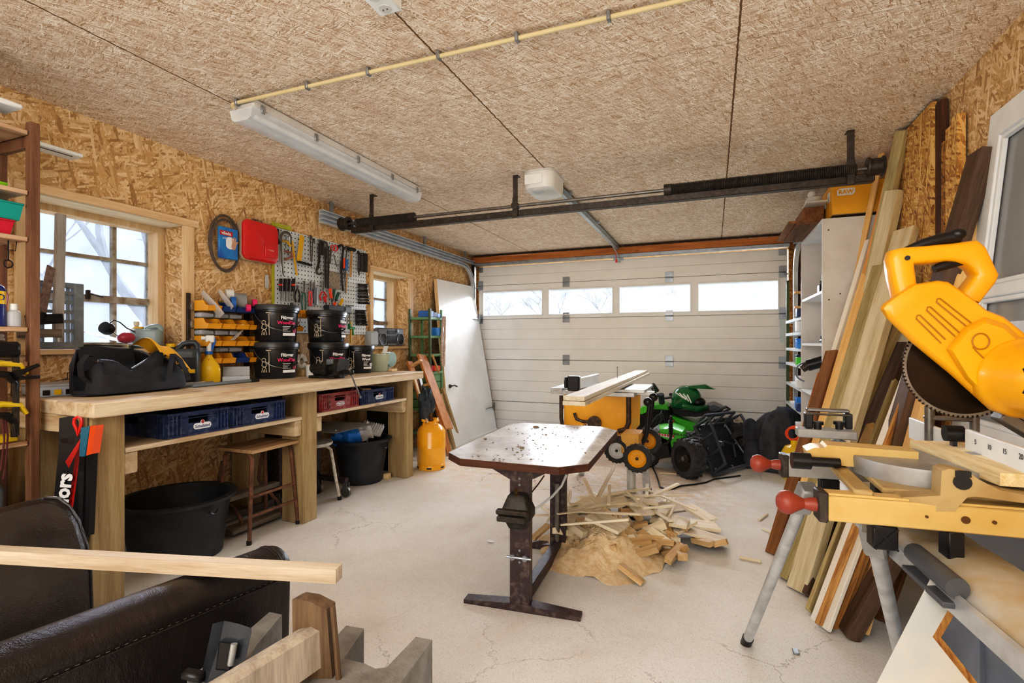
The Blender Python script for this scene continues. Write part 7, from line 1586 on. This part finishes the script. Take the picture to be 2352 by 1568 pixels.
# loose white glazed door
M['doorglass'] = clearplastic('doorglass', (.50, .50, .49, 1), .55, .12)
t = thing('glazed_door', 'loose white glazed door leaning on the right wall behind the saw', 'door', (1.0, 2.4, 0))
dT, dB = V((1.13, 2.765, 2.245)), V((.905, 2.765, 0)); dz = (dT - dB).normalized(); dyv = V((0, -1, 0)); dn = dz.cross(dyv).normalized()
if dn.x > 0: dn = -dn
DM = MX((dyv, dz, dn)).transposed().to_4x4(); DM.translation = dB
H = (dT - dB).length; Wd = .88
g = G()
for q in ((0, 0, .10, H), (Wd - .10, 0, Wd, H), (0, H - .12, Wd, H), (0, 0, Wd, .30), (.10, 1.46, Wd - .10, 1.51), (.10, .86, Wd - .10, .95)): g.box(q[0], q[1], -.02, q[2], q[3], .022, .004, DM)
part('frame', g, M['white'], t)
g = G()
for (z0, z1) in ((.30, .86), (.95, 1.46), (1.51, H - .12)):
    for q in ((.10, z0, .12, z1), (Wd - .12, z0, Wd - .10, z1), (.10, z0, Wd - .10, z0 + .02), (.10, z1 - .02, Wd - .10, z1)): g.box(q[0], q[1], -.004, q[2], q[3], .014, .003, DM)
part('glazing_bead', g, M['white'], t)
for (z0, z1) in ((.30, .86), (.95, 1.46), (1.51, H - .12)):
    g = G(); g.box(.10, z0, -.012, Wd - .10, z1, -.008, 0, DM); part('pane', g, M['doorglass'], t)
for zz in (1.88,):
    g = G(); g.cyl(DM @ V((-.012, zz - .07, .01)), DM @ V((-.012, zz + .07, .01)), .014, n=14); g.box(-.01, zz - .07, .018, .02, zz + .07, .022, 0, DM); part('hinge', g, M['galv'], t)
g = G(); g.box(.30, 1.12, -.0075, .48, 1.36, -.006, 0, DM); ns = part('notice', g, M['paper'], t)
g = G()
for k in range(5): g.box(.32, 1.14 + .04 * k, -.0058, .44 - .02 * (k % 2), 1.145 + .04 * k, -.0052, 0, DM)
part('small_print', g, M['greyplastic'], ns)
# ================================================================ MITRE SAW ON ITS STAND
M['alu_yellow_spill'] = plain('alu_yellow_spill', 'd2b070', .42, .25, col2='c49c56', amt=.4, scale=10); M['alucast'] = plain('alucast', 'a9a7a2', .5, .5, col2='8b8984', amt=.4, scale=14); M['cast_yellow_spill'] = plain('cast_yellow_spill', 'b59a6a', .5, .3, col2='94784a', amt=.5, scale=8); M['redknob'] = plain('redknob', '8a3824', .45, amt=.25, scale=12); M['dustalu'] = plain('dustalu', 'c2bcae', .5, .3, col2='b28f4a', amt=.6, scale=7)  # warm aluminium and casting: grey metal with the saw's yellow reflection painted in
E2 = V((.9965, .083, 0)); E1 = V((-.083, .9965, 0)); UP = V((0, 0, 1))
N1 = V((.236, 1.342, .86)); N2 = V((.205, 1.745, .86))
t = thing('saw_stand', 'aluminium folding saw stand with red-knobbed mounting arms', 'saw stand', (.45, 1.6, 0))
def arm(P, L, mt, nm):
    m = RTX(P, E2, E1) # local x along the arm, y along the beam, z up
    g = G(); g.box(0, 0, .0, L, .045, .058, .003, m); g.box(.0, .004, .058, L, .041, .064, .001, m); b = part(nm, g, M[mt], t)
    g = G(); g.box(-.008, -.003, -.004, .012, .048, .066, .003, m); part('end_plate', g, M['darksteel'], b)
    g = G(); g.lathe([(.001, 0), (.016, 0), (.016, .015), (.012, .03), (.018, .042), (.027, .058), (.028, .068), (.024, .080), (.012, .088), (.001, .089)], 20, m @ T3(-.004, .022, .03) @ RY(-90)); part('lock_knob', g, M['redknob'], b)
    g = G()
    for x, r in ((.11 + .16, .008), (.38, .004), (.32, .004), (.20, .003)): g.cyl(m @ V((x, -.003, .03)), m @ V((x, .002, .03)), r, n=12)
    parts_of('bolt', g, M['brass'], b)
    g = G(); g.box(.10, .002, -.055, .15, .043, 0, .004, m); g.box(.24, .0, -.07, .27, .045, 0, .003, m)
    for k in (0, 1): g.bar(m @ V((.103, -.001, -.052 if k else -.004)), m @ V((.147, -.001, -.004 if k else -.052)), .006, .004)
    parts_of('clamp_jaw', g, M['blackplastic'], b)
    return m
m1 = arm(N1, .60, 'alu_yellow_spill', 'mounting_arm'); m2 = arm(N2, .42, 'alucast', 'mounting_arm')  # near arm carries the painted yellow reflection, far arm stays plain grey
bA, bB = V((.375, 2.02, .775)), V((.52, .55, .775)); bd = (bA - bB).normalized()
bm = RTX(bB, bd, V((0, 0, 1)).cross(bd) * -1)
g = G(); LB = (bA - bB).length
prof = [(-.010, -.03), (.0, -.03), (.0, .0), (.02, .02), (.05, .032), (.10, .034), (.16, .02), (.175, 0), (.175, -.03), (.15, -.045), (.02, -.045)]
right = V((bd.y, -bd.x, 0))
g.loft([[c + right * p[0] + UP * p[1] for p in prof] for c in (bB, bA)]); part('beam', g, M['dustalu'], t)
g = G(); g.loft([[c + right * p[0] + UP * p[1] for p in ((-.018, -.035), (-.010, -.035), (-.006, .0), (-.010, .008), (-.018, .004))] for c in (bB, bA)]); part('beam_edge', g, M['alu'], t)
def sleg(f, tp, nm='leg'):
    f, tp = V(f), V(tp); g = G(); g.cyl(f, tp, .019, n=16); l = part(nm, g, M['alu'], t)
    g = G(); g.cyl(f - V((0, 0, .0)), f + (tp - f).normalized() * .05, .022, n=16); part('rubber_foot', g, M['blackplastic'], l)
    g = G(); d = (tp - f).normalized(); g.bar(tp - d * .10, tp + d * .01, .05, .05, .006); part('leg_socket', g, M['alucast'], l)
sleg(at(1713, 1478, z=0), at(1856, 1122, y=1.80)); sleg((.66, 2.22, 0), at(2003, 1215, y=1.47)); sleg((.25, .55, 0), (.47, .80, .76)); sleg((.95, .75, 0), (.62, .8, .76))
g = G(); a, b = at(2100, 1268, y=1.38), at(2200, 1352, y=1.22); g.tube([a, b], .021, 14); g.bar(a + V((.0, 0, -.035)), b + V((0, 0, -.035)), .05, .012, .002); part('leg_clip', g, plain('clipgrey', '4b4c4e', .5), t)
# extension stop at the far end
t = thing('work_stop', 'grey work support on a short arm at the far end of the saw stand', 'work support', at(1905, 1010, y=1.95))
yy = 1.95
def wb(u0, v0, u1, v1, y0, y1, g):
    a, b = at(u0, v0, y=y0), at(u1, v1, y=y0); g.box(a.x, y0, b.z, b.x, y1, a.z, .003); return g
part('carrier', wb(1832, 984, 1970, 1012, yy, yy + .06, G()), M['alucast'], t)
g = G(); wb(1850, 948, 1868, 984, yy + .01, yy + .05, g); wb(1942, 950, 1959, 986, yy + .01, yy + .05, g); parts_of('post', g, M['blackplastic'], t)
g = G(); wb(1849, 948, 1959, 957, yy + .005, yy + .02, g); wb(1853, 937, 1952, 949, yy + .02, yy + .045, g); part('roller_bar', g, M['steel'], t)
for u in (1880, 1930):
    g = G(); a = at(u, 980, y=yy); g.cyl((a.x, yy + .015, a.z - .01), (a.x, yy + .015, a.z + .012), .012, n=12); g.cyl((a.x, yy + .015, a.z + .006), (a.x, yy + .015, a.z + .016), .018, n=12); part('lock_screw', g, M['blackplastic'], t)
g = G(); a = at(1905, 1010, y=yy); g.bar(a + V((.02, .03, -.01)), V((.44, 2.0, .80)), .05, .05, .003); part('stem', g, M['alucast'], t)
# the saw
t = thing('mitre_saw', 'yellow and grey mitre saw with raised head on the folding stand', 'mitre saw', (.55, 1.58, .92))
TZ = .935
g = G(); cc = V((.50, 1.60, 0)); g.lathe([(.001, .925), (.145, .925), (.15, .93), (.152, .965), (.15, .972), (.001, .972)], 48, T3(cc.x, cc.y, 0)); part('turntable', g, M['alucast'], t)
a, b = at(1856, 1040, y=1.60), at(2110, 1055, y=1.60)
g = G(); q = [at(u, v, y=1.585) for u, v in ((1852, 1035), (1870, 1028), (1895, 1028), (1900, 1022), (2110, 1038), (2110, 1068), (2030, 1068), (1995, 1076), (1905, 1066), (1870, 1060), (1856, 1050))]
g.add(q + [p + V((0, .07, 0)) for p in q], [tuple(range(11)), tuple(range(11, 22))[::-1]] + [(i, (i + 1) % 11, 11 + (i + 1) % 11, 11 + i) for i in range(11)]); part('table_arm', g, M['alu_yellow_spill'], t)
g = G(); c = at(1842, 1058, y=1.56); g.cyl(c - E2 * .025, c + E2 * .02, .022, n=18); g.cyl(c + E2 * .02, c + E2 * .09, .013, n=12); part('mitre_knob', g, M['blackplastic'], t)
g = G(); q = [at(u, v, y=1.36) for u, v in ((2050, 1165), (2075, 1142), (2160, 1138), (2163, 1082), (2180, 1076), (2228, 1086), (2250, 1102), (2298, 1126), (2352, 1136), (2420, 1145), (2420, 1165), (2352, 1155), (2240, 1140), (2222, 1142), (2192, 1174), (2062, 1174))]; n = len(q)
bev = [sum(q, V()) / n + (p - sum(q, V()) / n) * 1.0 + V((0, .05, 0)) for p in q]
g.add(q + bev, [tuple(range(n)), tuple(range(n, 2 * n))[::-1]] + [(i, (i + 1) % n, n + (i + 1) % n, n + i) for i in range(n)])
g.box(.30, 1.36, .92, .34, 1.80, .935, .004); g.box(.37, 1.42, .915, .80, 1.80, .93, .004); part('base_casting', g, M['cast_yellow_spill'], t)
g = G(); c = at(2212, 1108, y=1.355); g.cyl(c, c + V((0, .01, 0)), .016, n=14); g.box(c.x - .012, c.y - .001, c.z + .012, c.x + .014, c.y + .01, c.z + .024); part('casting_holes', g, M['black'], t)
def fence(u0, v0, u1, v1, x, h, nm):
    a, b = at(u0, v0, x=x), at(u1, v1, x=x); g = G(); z1 = (a.z + b.z) / 2
    g.box(x, b.y, z1 - h, x + .012, a.y, z1, .002); return part(nm, g, M['melwhite'], t), a, b, z1
f1, *_ = fence(2087, 960, 2184, 992, .625, .07, 'fence')
f2, a, b, z1 = fence(2216, 991, 2380, 1032, .625, .075, 'fence')
g = G()
for u, v, s in ((2240, 1015, '5'), (2272, 1027, '10'), (2307, 1037, '15'), (2345, 1049, '20')):
    p = at(u, v, x=.6235); g.text(s, .018, RTX(p, (0, -1, 0), (0, 0, 1)), .0003)
part('scale_numbers', g, M['ink'], f2)
g = G(); c = at(2190, 995, y=1.72); g.cyl(c - V((.02, 0, 0)), c + V((.02, 0, 0)), .022, n=16); g.box(c.x - .005, c.y - .01, c.z - .05, c.x + .005, c.y + .01, c.z); part('fence_knob', g, M['blackplastic'], t)
g = G(); a, b = at(2128, 948, y=1.9), at(2252, 970, y=1.9); g.box(a.x, 1.9, b.z, b.x, 1.93, a.z - .01, .003); g.cyl((a.x + .01, 1.91, .92), (a.x + .01, 1.91, a.z + .02), .012, n=12); g.cyl((b.x - .01, 1.91, .92), (b.x - .01, 1.91, a.z), .012, n=12); part('work_clamp', g, M['steel'], t)
# blade and head
hp = V((.60, 1.60, 1.2)); hn = V((-.083, .9965, 0))
def HP(u, v, d=0.0): return atp(u, v, hp + hn * d, hn)
c = HP(2212, 840, .0); r = (HP(2212 - 140, 840, 0) - c).length
m = RTX(c, E2, UP)
g = G(); g.lathe([(.001, -.001), (r - .004, -.001), (r, -.0005), (r, .0005), (r - .004, .001), (.001, .001)], 72, m)
for k in range(80): g.box(r - .004, -.003, -.0014, r + .0015, .001, .0014, 0, m @ RZ(4.5 * k))
M['blade'] = plain('blade', '3a332b', .25, .9, col2='221d18', amt=.4, scale=6); bl = part('blade', g, M['blade'], t)
g = G(); g.lathe([(r * .93, -.0014), (r * .995, -.0014), (r * .995, .0014), (r * .93, .0014), (r * .93, -.0014)], 72, m); part('blade_rim', g, M['steel'], bl)
M['dwyellow'] = plain('dwyellow', 'eba008', .36, col2='e0920a', amt=.3, scale=5, coat=.15)
BO = [(2021, 709), (2028, 698), (2061, 674), (2096, 653), (2153, 644), (2176, 647), (2201, 663), (2236, 688), (2265, 712), (2306, 728), (2352, 764), (2400, 815), (2410, 900), (2385, 950), (2352, 955), (2319, 956), (2271, 940), (2179, 857), (2090, 784), (2035, 730)]
cu = (2205, 800)
def ring(d, s, du=0, dv=0): return [HP(cu[0] + (u - cu[0]) * s + du, cu[1] + (v - cu[1]) * s + dv, d) for u, v in BO]
g = G(); g.loft([ring(.05, .96), ring(.045, 1.), ring(-.035, 1.), ring(-.05, .965, 3, -3), ring(-.056, .90, 5, -6)]); part('head_housing', g, M['dwyellow'], t)
RB = [(2172, 800), (2215, 748), (2262, 726), (2310, 742), (2352, 780), (2400, 830), (2400, 900), (2330, 948), (2275, 930), (2215, 870)]
cr = (2290, 840)
g = G(); g.loft([[HP(cr[0] + (u - cr[0]) * s, cr[1] + (v - cr[1]) * s, d) for u, v in RB] for s, d in ((1, -.050), (.96, -.068), (.86, -.080))]); part('gear_cover', g, M['dwyellow'], t)
g = G()
for (x0, y0, x1, y1) in ((770, 710, 960, 890), (845, 650, 1060, 840), (915, 590, 1145, 770)):
    def pz(x, y): return HP(1860 + x / 3.136, 500 + y / 3.136, -.0575)
    dx, dy = 12, -12; g.tube([pz(x1 - 14, y1 + 14), pz(x0 - 4, y0 + 16), pz(x0 + 4, y0 - 8), pz(x0 + 22, y0 - 10), pz(x1 + 16, y1 - 14)], .0016, 5)
P = [HP(1860 + (1232 + 62 * math.cos(k * .33)) / 3.136, 500 + (890 - 58 * math.sin(k * .33)) / 3.136, -.0815) for k in range(19)]; g.tube(P, .0016, 5, True)
g.tube([HP(2235, 796, -.0815), HP(2243, 806, -.0815), HP(2280, 842, -.0815)], .0016, 5)
part('embossed_lines', g, plain('dwline', 'a86c06', .5), t)
g = G()
for u, v, d in ((2266, 844, -.081), (2276, 873, -.086)): g.cyl(HP(u, v, d - .002), HP(u, v, d + .01), .0055, n=10)
part('screws', g, M['black'], t)
mc = HP(2352, 868, -.075); g = G(); mm = RTX(mc, E2, UP)
g.lathe([(.092, -.03), (.095, .0), (.09, .012), (.078, .03), (.076, .10), (.065, .125), (.001, .13)], 40, mm); part('motor', g, M['dwyellow'], t)
g = G(); g.box(-.06, -.03, .08, -.045, .03, .125, .004, mm @ T3(-.005, 0, 0)); g.box(-.02, -.05, .126, .05, .05, .135, .006, mm); part('motor_vent', g, M['blackplastic'], t)
# handle loop
def htube(pts, r, nm, mt='dwyellow', fl=.8, d=-.005):
    g = G(); P = [HP(u, v, d) for u, v in pts]; Q = []
    for i in range(len(P) - 1):
        for k in range(4): Q.append(P[i].lerp(P[i + 1], k / 4))
    Q.append(P[-1]); rr = r if not isinstance(r, list) else [r[min(i // 4, len(r) - 1)] for i in range(len(Q))]
    g.tube(Q, rr, 12, False, 1); return part(nm, g, M[mt], t)
def flatloop(outer, inner, th, nm, mt):
    n = len(outer); g = G(); rings = []
    for (po, pi_) in zip(outer, inner):
        o_, i_ = HP(*po, 0), HP(*pi_, 0); c_ = (o_ + i_) / 2; w_ = (o_ - i_)
        rings.append([c_ + w_ * (.5 * math.copysign(abs(math.cos(a)) ** .55, math.cos(a))) + hn * (th * math.copysign(abs(math.sin(a)) ** .55, math.sin(a))) for a in [2 * PI * k / 16 for k in range(16)]])
    g.loft(rings); return part(nm, g, M[mt], t)
flatloop([(2052, 690), (2040, 640), (2034, 597), (2040, 577), (2062, 571), (2120, 566), (2180, 561), (2234, 553), (2252, 567), (2284, 634), (2278, 650), (2240, 698)],
         [(2105, 680), (2098, 648), (2094, 618), (2093, 609), (2112, 608), (2134, 607), (2165, 603), (2206, 610), (2222, 622), (2229, 632), (2220, 644), (2192, 680)], .030, 'handle', 'dwyellow')
g = G(); P = [HP(*p, -.01) for p in ((2145, 618), (2165, 611), (2190, 605), (2212, 604))]; g.tube(P, [.010, .012, .011, .005], 10); part('trigger', g, M['blackplastic'], t)
g = G(); P = [HP(*p, -.01) for p in ((2076, 574), (2120, 560), (2160, 550), (2190, 544), (2200, 541))]; g.tube(P, [.006, .013, .015, .016, .018], 12); g.ball(HP(2200, 538, -.015), .017, (1.1, 1, .85), 14); part('guard_lever', g, M['blackplastic'], t)
g = G(); c = HP(2085, 592, -.034); g.cyl(c, c + V((0, .01, 0)), .006, n=10); part('handle_screw', g, M['black'], t)
g = G(); a = HP(2380, 930, .02); g.bar(V((.80, 1.62, .93)), V((a.x + .03, 1.62, a.z)), .09, .07, .01); g.bar(V((.60, 1.62, .93)), V((.82, 1.62, .94)), .05, .12, .006); part('pivot_arm', g, M['alucast'], t)
g = G(); a, b = HP(2292, 950, .03), HP(2360, 990, .03); g.bar(a, V((.80, 1.64, 1.0)), .05, .03, .004); part('lower_guard', g, M['steel'], t)
# workpiece on the saw
A_, B_ = at(2090, 1010, z=.99), at(2297, 1086, z=.99); dd = (B_ - A_).normalized(); sd = V((-dd.y, dd.x, 0))
if sd.x < 0: sd = -sd
m = RTX(A_, dd, sd); 
if m.to_3x3().col[2].z < 0: sg = -1
else: sg = 1
g = G(); L = (B_ - A_).length; q = [A_, A_ + dd * L, A_ + dd * L + sd * .13, A_ + sd * .13]
g.add([p for p in q] + [p - V((0, 0, .028)) for p in q], [(0, 1, 2, 3), (7, 6, 5, 4), (0, 4, 5, 1), (1, 5, 6, 2), (2, 6, 7, 3), (3, 7, 4, 0)])
fm = frame(A_ + sd * .06, A_ + sd * .06 + dd)
solo('workpiece', g, wood('spruce', 'c9a56c', 'ead4a8', 'z', rv=0., knots=False, sc=1.4), 'pale sawn board lying on the mitre saw table', 'board', rot=fm)
# grey bin and board below the stand
M['bingrey'] = plain('bingrey', '74787e', .4, col2='5c6066', amt=.35, scale=4)
t = thing('grey_bin', 'big grey plastic bin under the saw stand at the right edge', 'bin', (.93, 1.75, 0))
g = G(); g.loft([[V((.93 + x * s, 1.86 + y * s, z)) for x, y in rrect(.42, .86, .05, 4)] for s, z in ((.9, 0), (.92, .03), (1, .60))], cap=True); part('body', g, M['bingrey'], t)
g = G(); g.loft([[V((.93 + x * s, 1.86 + y * s, z)) for x, y in rrect(.43, .87, .05, 4)] for s, z in ((1, .60), (1.02, .61), (1.02, .64), (.96, .66))]); part('lid', g, M['bingrey'], t)
g = G()
for y in (1.55, 1.86, 2.17): g.box(.712, y - .015, .08, .735, y + .015, .58, .004)
parts_of('rib', g, M['bingrey'], t)
fw = V((-SN, CN, 0)); ln_ = (fw * -1 + V((0, 0, .35))).normalized(); lp_ = at(2170, 1335, y=1.30)
def LP(u, v, d=0): return atp(u, v, lp_ - ln_ * d, ln_)
q0 = [(2140, 1322), (2208, 1348), (2142, 1462), (2232, 1575), (2420, 1840), (1840, 1900), (2014, 1568)]
t = thing('plywood_board', 'white painted L-shaped plywood board leaning below the saw stand', 'board', lp_)
q = [LP(u, v) for u, v in q0]; n = len(q); bk = [p - ln_ * -0 + V((.018, .012, -.004)) for p in q]
g = G(); g.add(q, [tuple(range(n))]); f = part('painted_face', g, plain('paintface', 'd8cbb8', .6, col2='b4b8b4', amt=.6, scale=4), t)
g = G(); g.add(q + bk, [tuple(range(n, 2 * n))[::-1]] + [(i, (i + 1) % n, n + (i + 1) % n, n + i) for i in range(n)]); part('plywood_edge', g, M['plyedge'], t)
# ================================================================ FOREGROUND LEFT
def leather():
    t = NT('leather'); n1 = t.noise(t.oc, 5, 5, .6); f = t.ramp(n1, ((.35, 0.), (.7, 1.)))
    t.set(Base_Color=t.mix(f, '1d1817', '2b2421'), Roughness=.30, Specular_IOR_Level=.5)
    h = t.math('ADD', t.math('MULTIPLY', t.noise(t.oc, 260, 2), .25), t.noise(t.map(t.oc, (1, 2.5, 1)), 7, 4, .6, .6)); t.bump(h, .5, .012); return t.mat
M['leather'] = leather(); M['thread'] = plain('thread', '5a514a', .7)
t = thing('armchair', 'dark brown leather armchair in the near left corner with a wood stick across its arm', 'armchair', (-1.75, .85, 0))
# arm: rounded roll along a line, panel below
aF, aR = at(640, 1272, z=.522), at(-60, 1540, z=.522); aR = aR + (aR - aF) * .25
ad = (aF - aR).normalized(); asd = V((ad.y, -ad.x, 0)) # towards the room side
def armring(s, k=1., e=0.):
    c = aR.lerp(aF, s); W = .085
    pts = []
    for a in range(13):
        th = math.radians(-25 + 230 * a / 12); pts.append(c + asd * (W * k * math.cos(th)) + UP * ((.055 * math.sin(th) - .02) * k + e * .0))
    pts += [c - asd * (W * .75 * k) + UP * -.30, c - asd * (W * .6 * k) + UP * (-.50), c + asd * (W * .72 * k) + UP * -.50, c + asd * (W * .82 * k) + UP * -.28, c + asd * (W * .9 * k) + UP * -.10]
    return pts
def inset(s, k): 
    P = armring(s); c = sum(P, V()) / len(P); return [c + (p - c) * k for p in P]
g = G(); g.loft([inset(0, .9), armring(.01)] + [armring(i / 14) for i in range(1, 14)] + [armring(.975), inset(.993, .96), inset(1.0, .86)]); part('armrest', g, M['leather'], t, ang=60)
g = G()
P = armring(.965); g.tube([p + asd * .0 for p in P[:13]], .004, 6)
c0 = [aR.lerp(aF, s) + asd * .079 + UP * -.055 for s in [i / 20 for i in range(21)]]; g.tube(c0, .0035, 6)
part('piping', g, M['leather'], t)
g = G()
for i in range(46):
    s = i / 46; p = aR.lerp(aF, s) + asd * .081 + UP * -.047; g.bar(p, p + ad * .008, .0016, .0016)
for p, q in zip(P[1:12], P[2:13]):
    for k in range(3): a = p.lerp(q, k / 3) - ad * .012 ; a = a + (a - aR.lerp(aF, .96)).normalized() * .002; g.bar(a, a.lerp(q, .25), .0016, .0016)
part('stitching', g, M['thread'], t)
for f in ((-1.36, 1.22), (-1.42, .45)):
    g = G(); g.cyl((f[0], f[1], 0), (f[0], f[1], .06), .025, n=14); part('leg', g, M['black'], t)
# back: big rounded slab
bc = at(60, 1300, y=1.06); by = 1.06
OUT = [(-260, 1210), (-120, 1188), (0, 1166), (60, 1150), (105, 1141), (135, 1143), (160, 1160), (182, 1195), (200, 1250), (209, 1310), (212, 1400), (212, 1560), (-260, 1700)]
dn_ = V((.38, -.92, 0)).normalized()
def BP(u, v, d=0, s=1.):
    uu_, vv_ = 0 + (u - 0) * s, 1350 + (v - 1350) * s
    return atp(uu_, vv_, V((-2.05, 1.05, .5)) - dn_ * d, dn_)
g = G(); g.loft([[BP(u, v, -.02, .93) for u, v in OUT], [BP(u, v, .0, .985) for u, v in OUT], [BP(u, v, .02) for u, v in OUT], [BP(u, v, .10) for u, v in OUT], [BP(u, v, .13, .97) for u, v in OUT]]); part('backrest', g, M['leather'], t, ang=50)
g = G(); g.tube([BP(u, v, .005, .995) for u, v in OUT[4:12]], .005, 6); part('piping', g, M['leather'], t)
g = G()
Q = [BP(u - 5, v + 2, -.0, .985) for u, v in OUT[4:12]]
for p, q in zip(Q, Q[1:]):
    for k in range(8): a = p.lerp(q, k / 8); g.bar(a, p.lerp(q, (k + .5) / 8), .002, .002)
part('stitching', g, M['thread'], t)
g = G(); g.box(-2.02, .45, .10, -1.50, 1.05, .29, .05, seg=3); part('seat', g, M['leather'], t)
g = G(); g.box(-2.45, .60, .06, -1.45, 1.12, .16, .02); part('base', g, M['black'], t)
# stick across the arm
ZS = .563
s0, s1 = at(-60, 1292, z=ZS), at(771, 1341, z=ZS)
dd = (s1 - s0).normalized(); sd = V((-dd.y, dd.x, 0)); sd = sd if sd.y > 0 else -sd
fm = frame(s0, s1); L = (s1 - s0).length
g = G(); q = [s0, s1, s1 + sd * .042, s0 + sd * .042]; q2 = [p + V((0, 0, .042)) for p in q]
g.add(q + q2, [(0, 3, 2, 1), (4, 5, 6, 7), (0, 1, 5, 4), (1, 2, 6, 5), (2, 3, 7, 6), (3, 0, 4, 7)])
solo('wood_stick', g, wood('paleash', 'b2987c', 'd2c0a6', 'z', knots=False, rv=0.), 'square planed wood stick lying across the leather armchair arm', 'stick', rot=fm)
# concrete U blocks standing on end
M['concreteblock'] = plain('concreteblock', '8a857d', .9, col2='6e6860', amt=.5, scale=14, bump=.6, bs=110)
U0 = [(993, 1469), (955, 1462), (925, 1492), (888, 1531), (862, 1534), (837, 1523), (808, 1510), (786, 1500), (836, 1443), (795, 1436), (730, 1502), (700, 1545), (760, 1600), (919, 1570)]
def ublock(pts, label, z=.40):
    P = [at(u, v, z=z) for u, v in pts]; g = G(); g.prism([(p.x, p.y) for p in P], z, None, 0)
    return solo('concrete_block', g, M['concreteblock'], label, 'concrete block', 'concrete blocks in the near left corner', ang=25)
U0 = [(993, 1469), (955, 1462), (888, 1532), (862, 1535), (837, 1523), (790, 1512), (836, 1443), (795, 1436), (700, 1540), (690, 1580), (760, 1640), (850, 1640), (919, 1570)]
ublock(U0, 'grey concrete U-block with curved notch, right of the wooden chair post')
U1 = [(648, 1411), (619, 1405), (575, 1440), (560, 1490), (520, 1530), (470, 1560), (440, 1640), (560, 1690), (650, 1640), (690, 1570), (660, 1540), (620, 1525), (606, 1500), (650, 1462)]
ublock([(648, 1411), (619, 1405), (520, 1490), (430, 1560), (470, 1660), (600, 1640), (640, 1590), (628, 1530), (590, 1520), (575, 1505), (590, 1480)], 'grey concrete U-block with broken edge behind the dark metal tool')
# wooden chair post with rail
M['oak'] = wood('oak', '4a3826', '6e5840', 'z', knots=False, rv=0.); M['oakrail'] = wood('oakrail', '8a7d6e', 'b3a694', 'z', knots=False, rv=0.)
t = thing('wooden_chair', 'old brown wooden chair frame in front of the concrete blocks', 'chair', (-.45, 1.0, 0))
yc = at(725, 1400, y=1.12)
pc = V((-SN, CN, 0)) * 1.30; pn = V((-SN, CN, 0))
def CP(u, v, d=0): return atp(u, v, pc + pn * d, pn)
front = [(671, 1378), (675, 1372), (700, 1372), (735, 1385), (752, 1402), (752, 1420), (768, 1600), (768, 1780), (700, 1780), (690, 1600), (672, 1470)]
front = [(671, 1376), (680, 1374), (712, 1382), (750, 1400), (768, 1620), (772, 1990), (690, 1990), (672, 1470)]
backp = [(694, 1363), (704, 1359), (735, 1364), (770, 1382), (786, 1620), (788, 1900), (705, 1900), (690, 1460)]
n = len(front); A_ = [CP(u, v) for u, v in front]; B_ = [CP(u, v, .035) for u, v in backp]
g = G(); g.loft([A_, B_]); part('post', g, M['oak'], t)
g = G(); g.tube([CP(764, 1392, .0), CP(772, 1480, 0), CP(782, 1620, 0), CP(786, 1900, 0)], .007, 8); part('bead', g, M['oak'], t)
g = G(); r0 = [CP(u, v, .005) for u, v in ((690, 1442), (718, 1436), (738, 1446), (742, 1530), (700, 1520))]
o_ = CP(600, 1600, -.35) - CP(715, 1470, 0)
r1 = [p + V((-.075, -.40, -.02)) for p in r0]
g.loft([r0, r1]); part('rail', g, M['oakrail'], t)
g = G(); e = sum(r1, V()) / 5; g.bar((e.x - .01, e.y, 0), (e.x - .01, e.y, e.z + .10), .08, .035, .004); part('post', g, M['oak'], t)
# dark metal tool housing
M['gunmetal'] = plain('gunmetal', '3a3d42', .32, .5, col2='52565c', amt=.5, scale=8)
t = thing('tool_housing', 'dark grey angular metal tool housing with a clip standing on the concrete block', 'tool', at(520, 1560, z=.40))
tc = at(520, 1575, z=.402); tn = V((-SN, CN, 0)); 
def TP(u, v, d=0): return atp(u, v, tc + tn * d, tn)
F_ = [(515, 1425), (548, 1432), (577, 1442), (578, 1450), (552, 1570), (545, 1590), (470, 1590), (478, 1560), (506, 1470)]
Bk = [(488, 1432), (520, 1428), (560, 1436), (566, 1442), (540, 1560), (533, 1580), (452, 1580), (462, 1550), (480, 1470)]
g = G(); g.loft([[TP(u, v, 0) for u, v in F_], [TP(u, v, .05) for u, v in Bk]]); part('housing', g, M['gunmetal'], t, ang=20)
g = G(); g.loft([[TP(u, v, -.012) for u, v in ((505, 1476), (530, 1478), (526, 1538), (498, 1535))], [TP(u, v, .0) for u, v in ((503, 1474), (533, 1476), (529, 1541), (495, 1538))]]); part('recess', g, M['blackplastic'], t)
g = G(); g.tube([TP(538, 1478, -.014), TP(534, 1500, -.018), TP(530, 1525, -.014)], .008, 10); part('clip', g, M['alu'], t)
g = G(); a, b = TP(420, 1545, .02), TP(470, 1555, .02); g.bar(a, b, .03, .02, .006); part('foot', g, M['blackplastic'], t); g = G(); g.ball(TP(575, 1560, .03), .03, (1.2, 1, .6), 12); part('foot', g, M['blackplastic'], t)
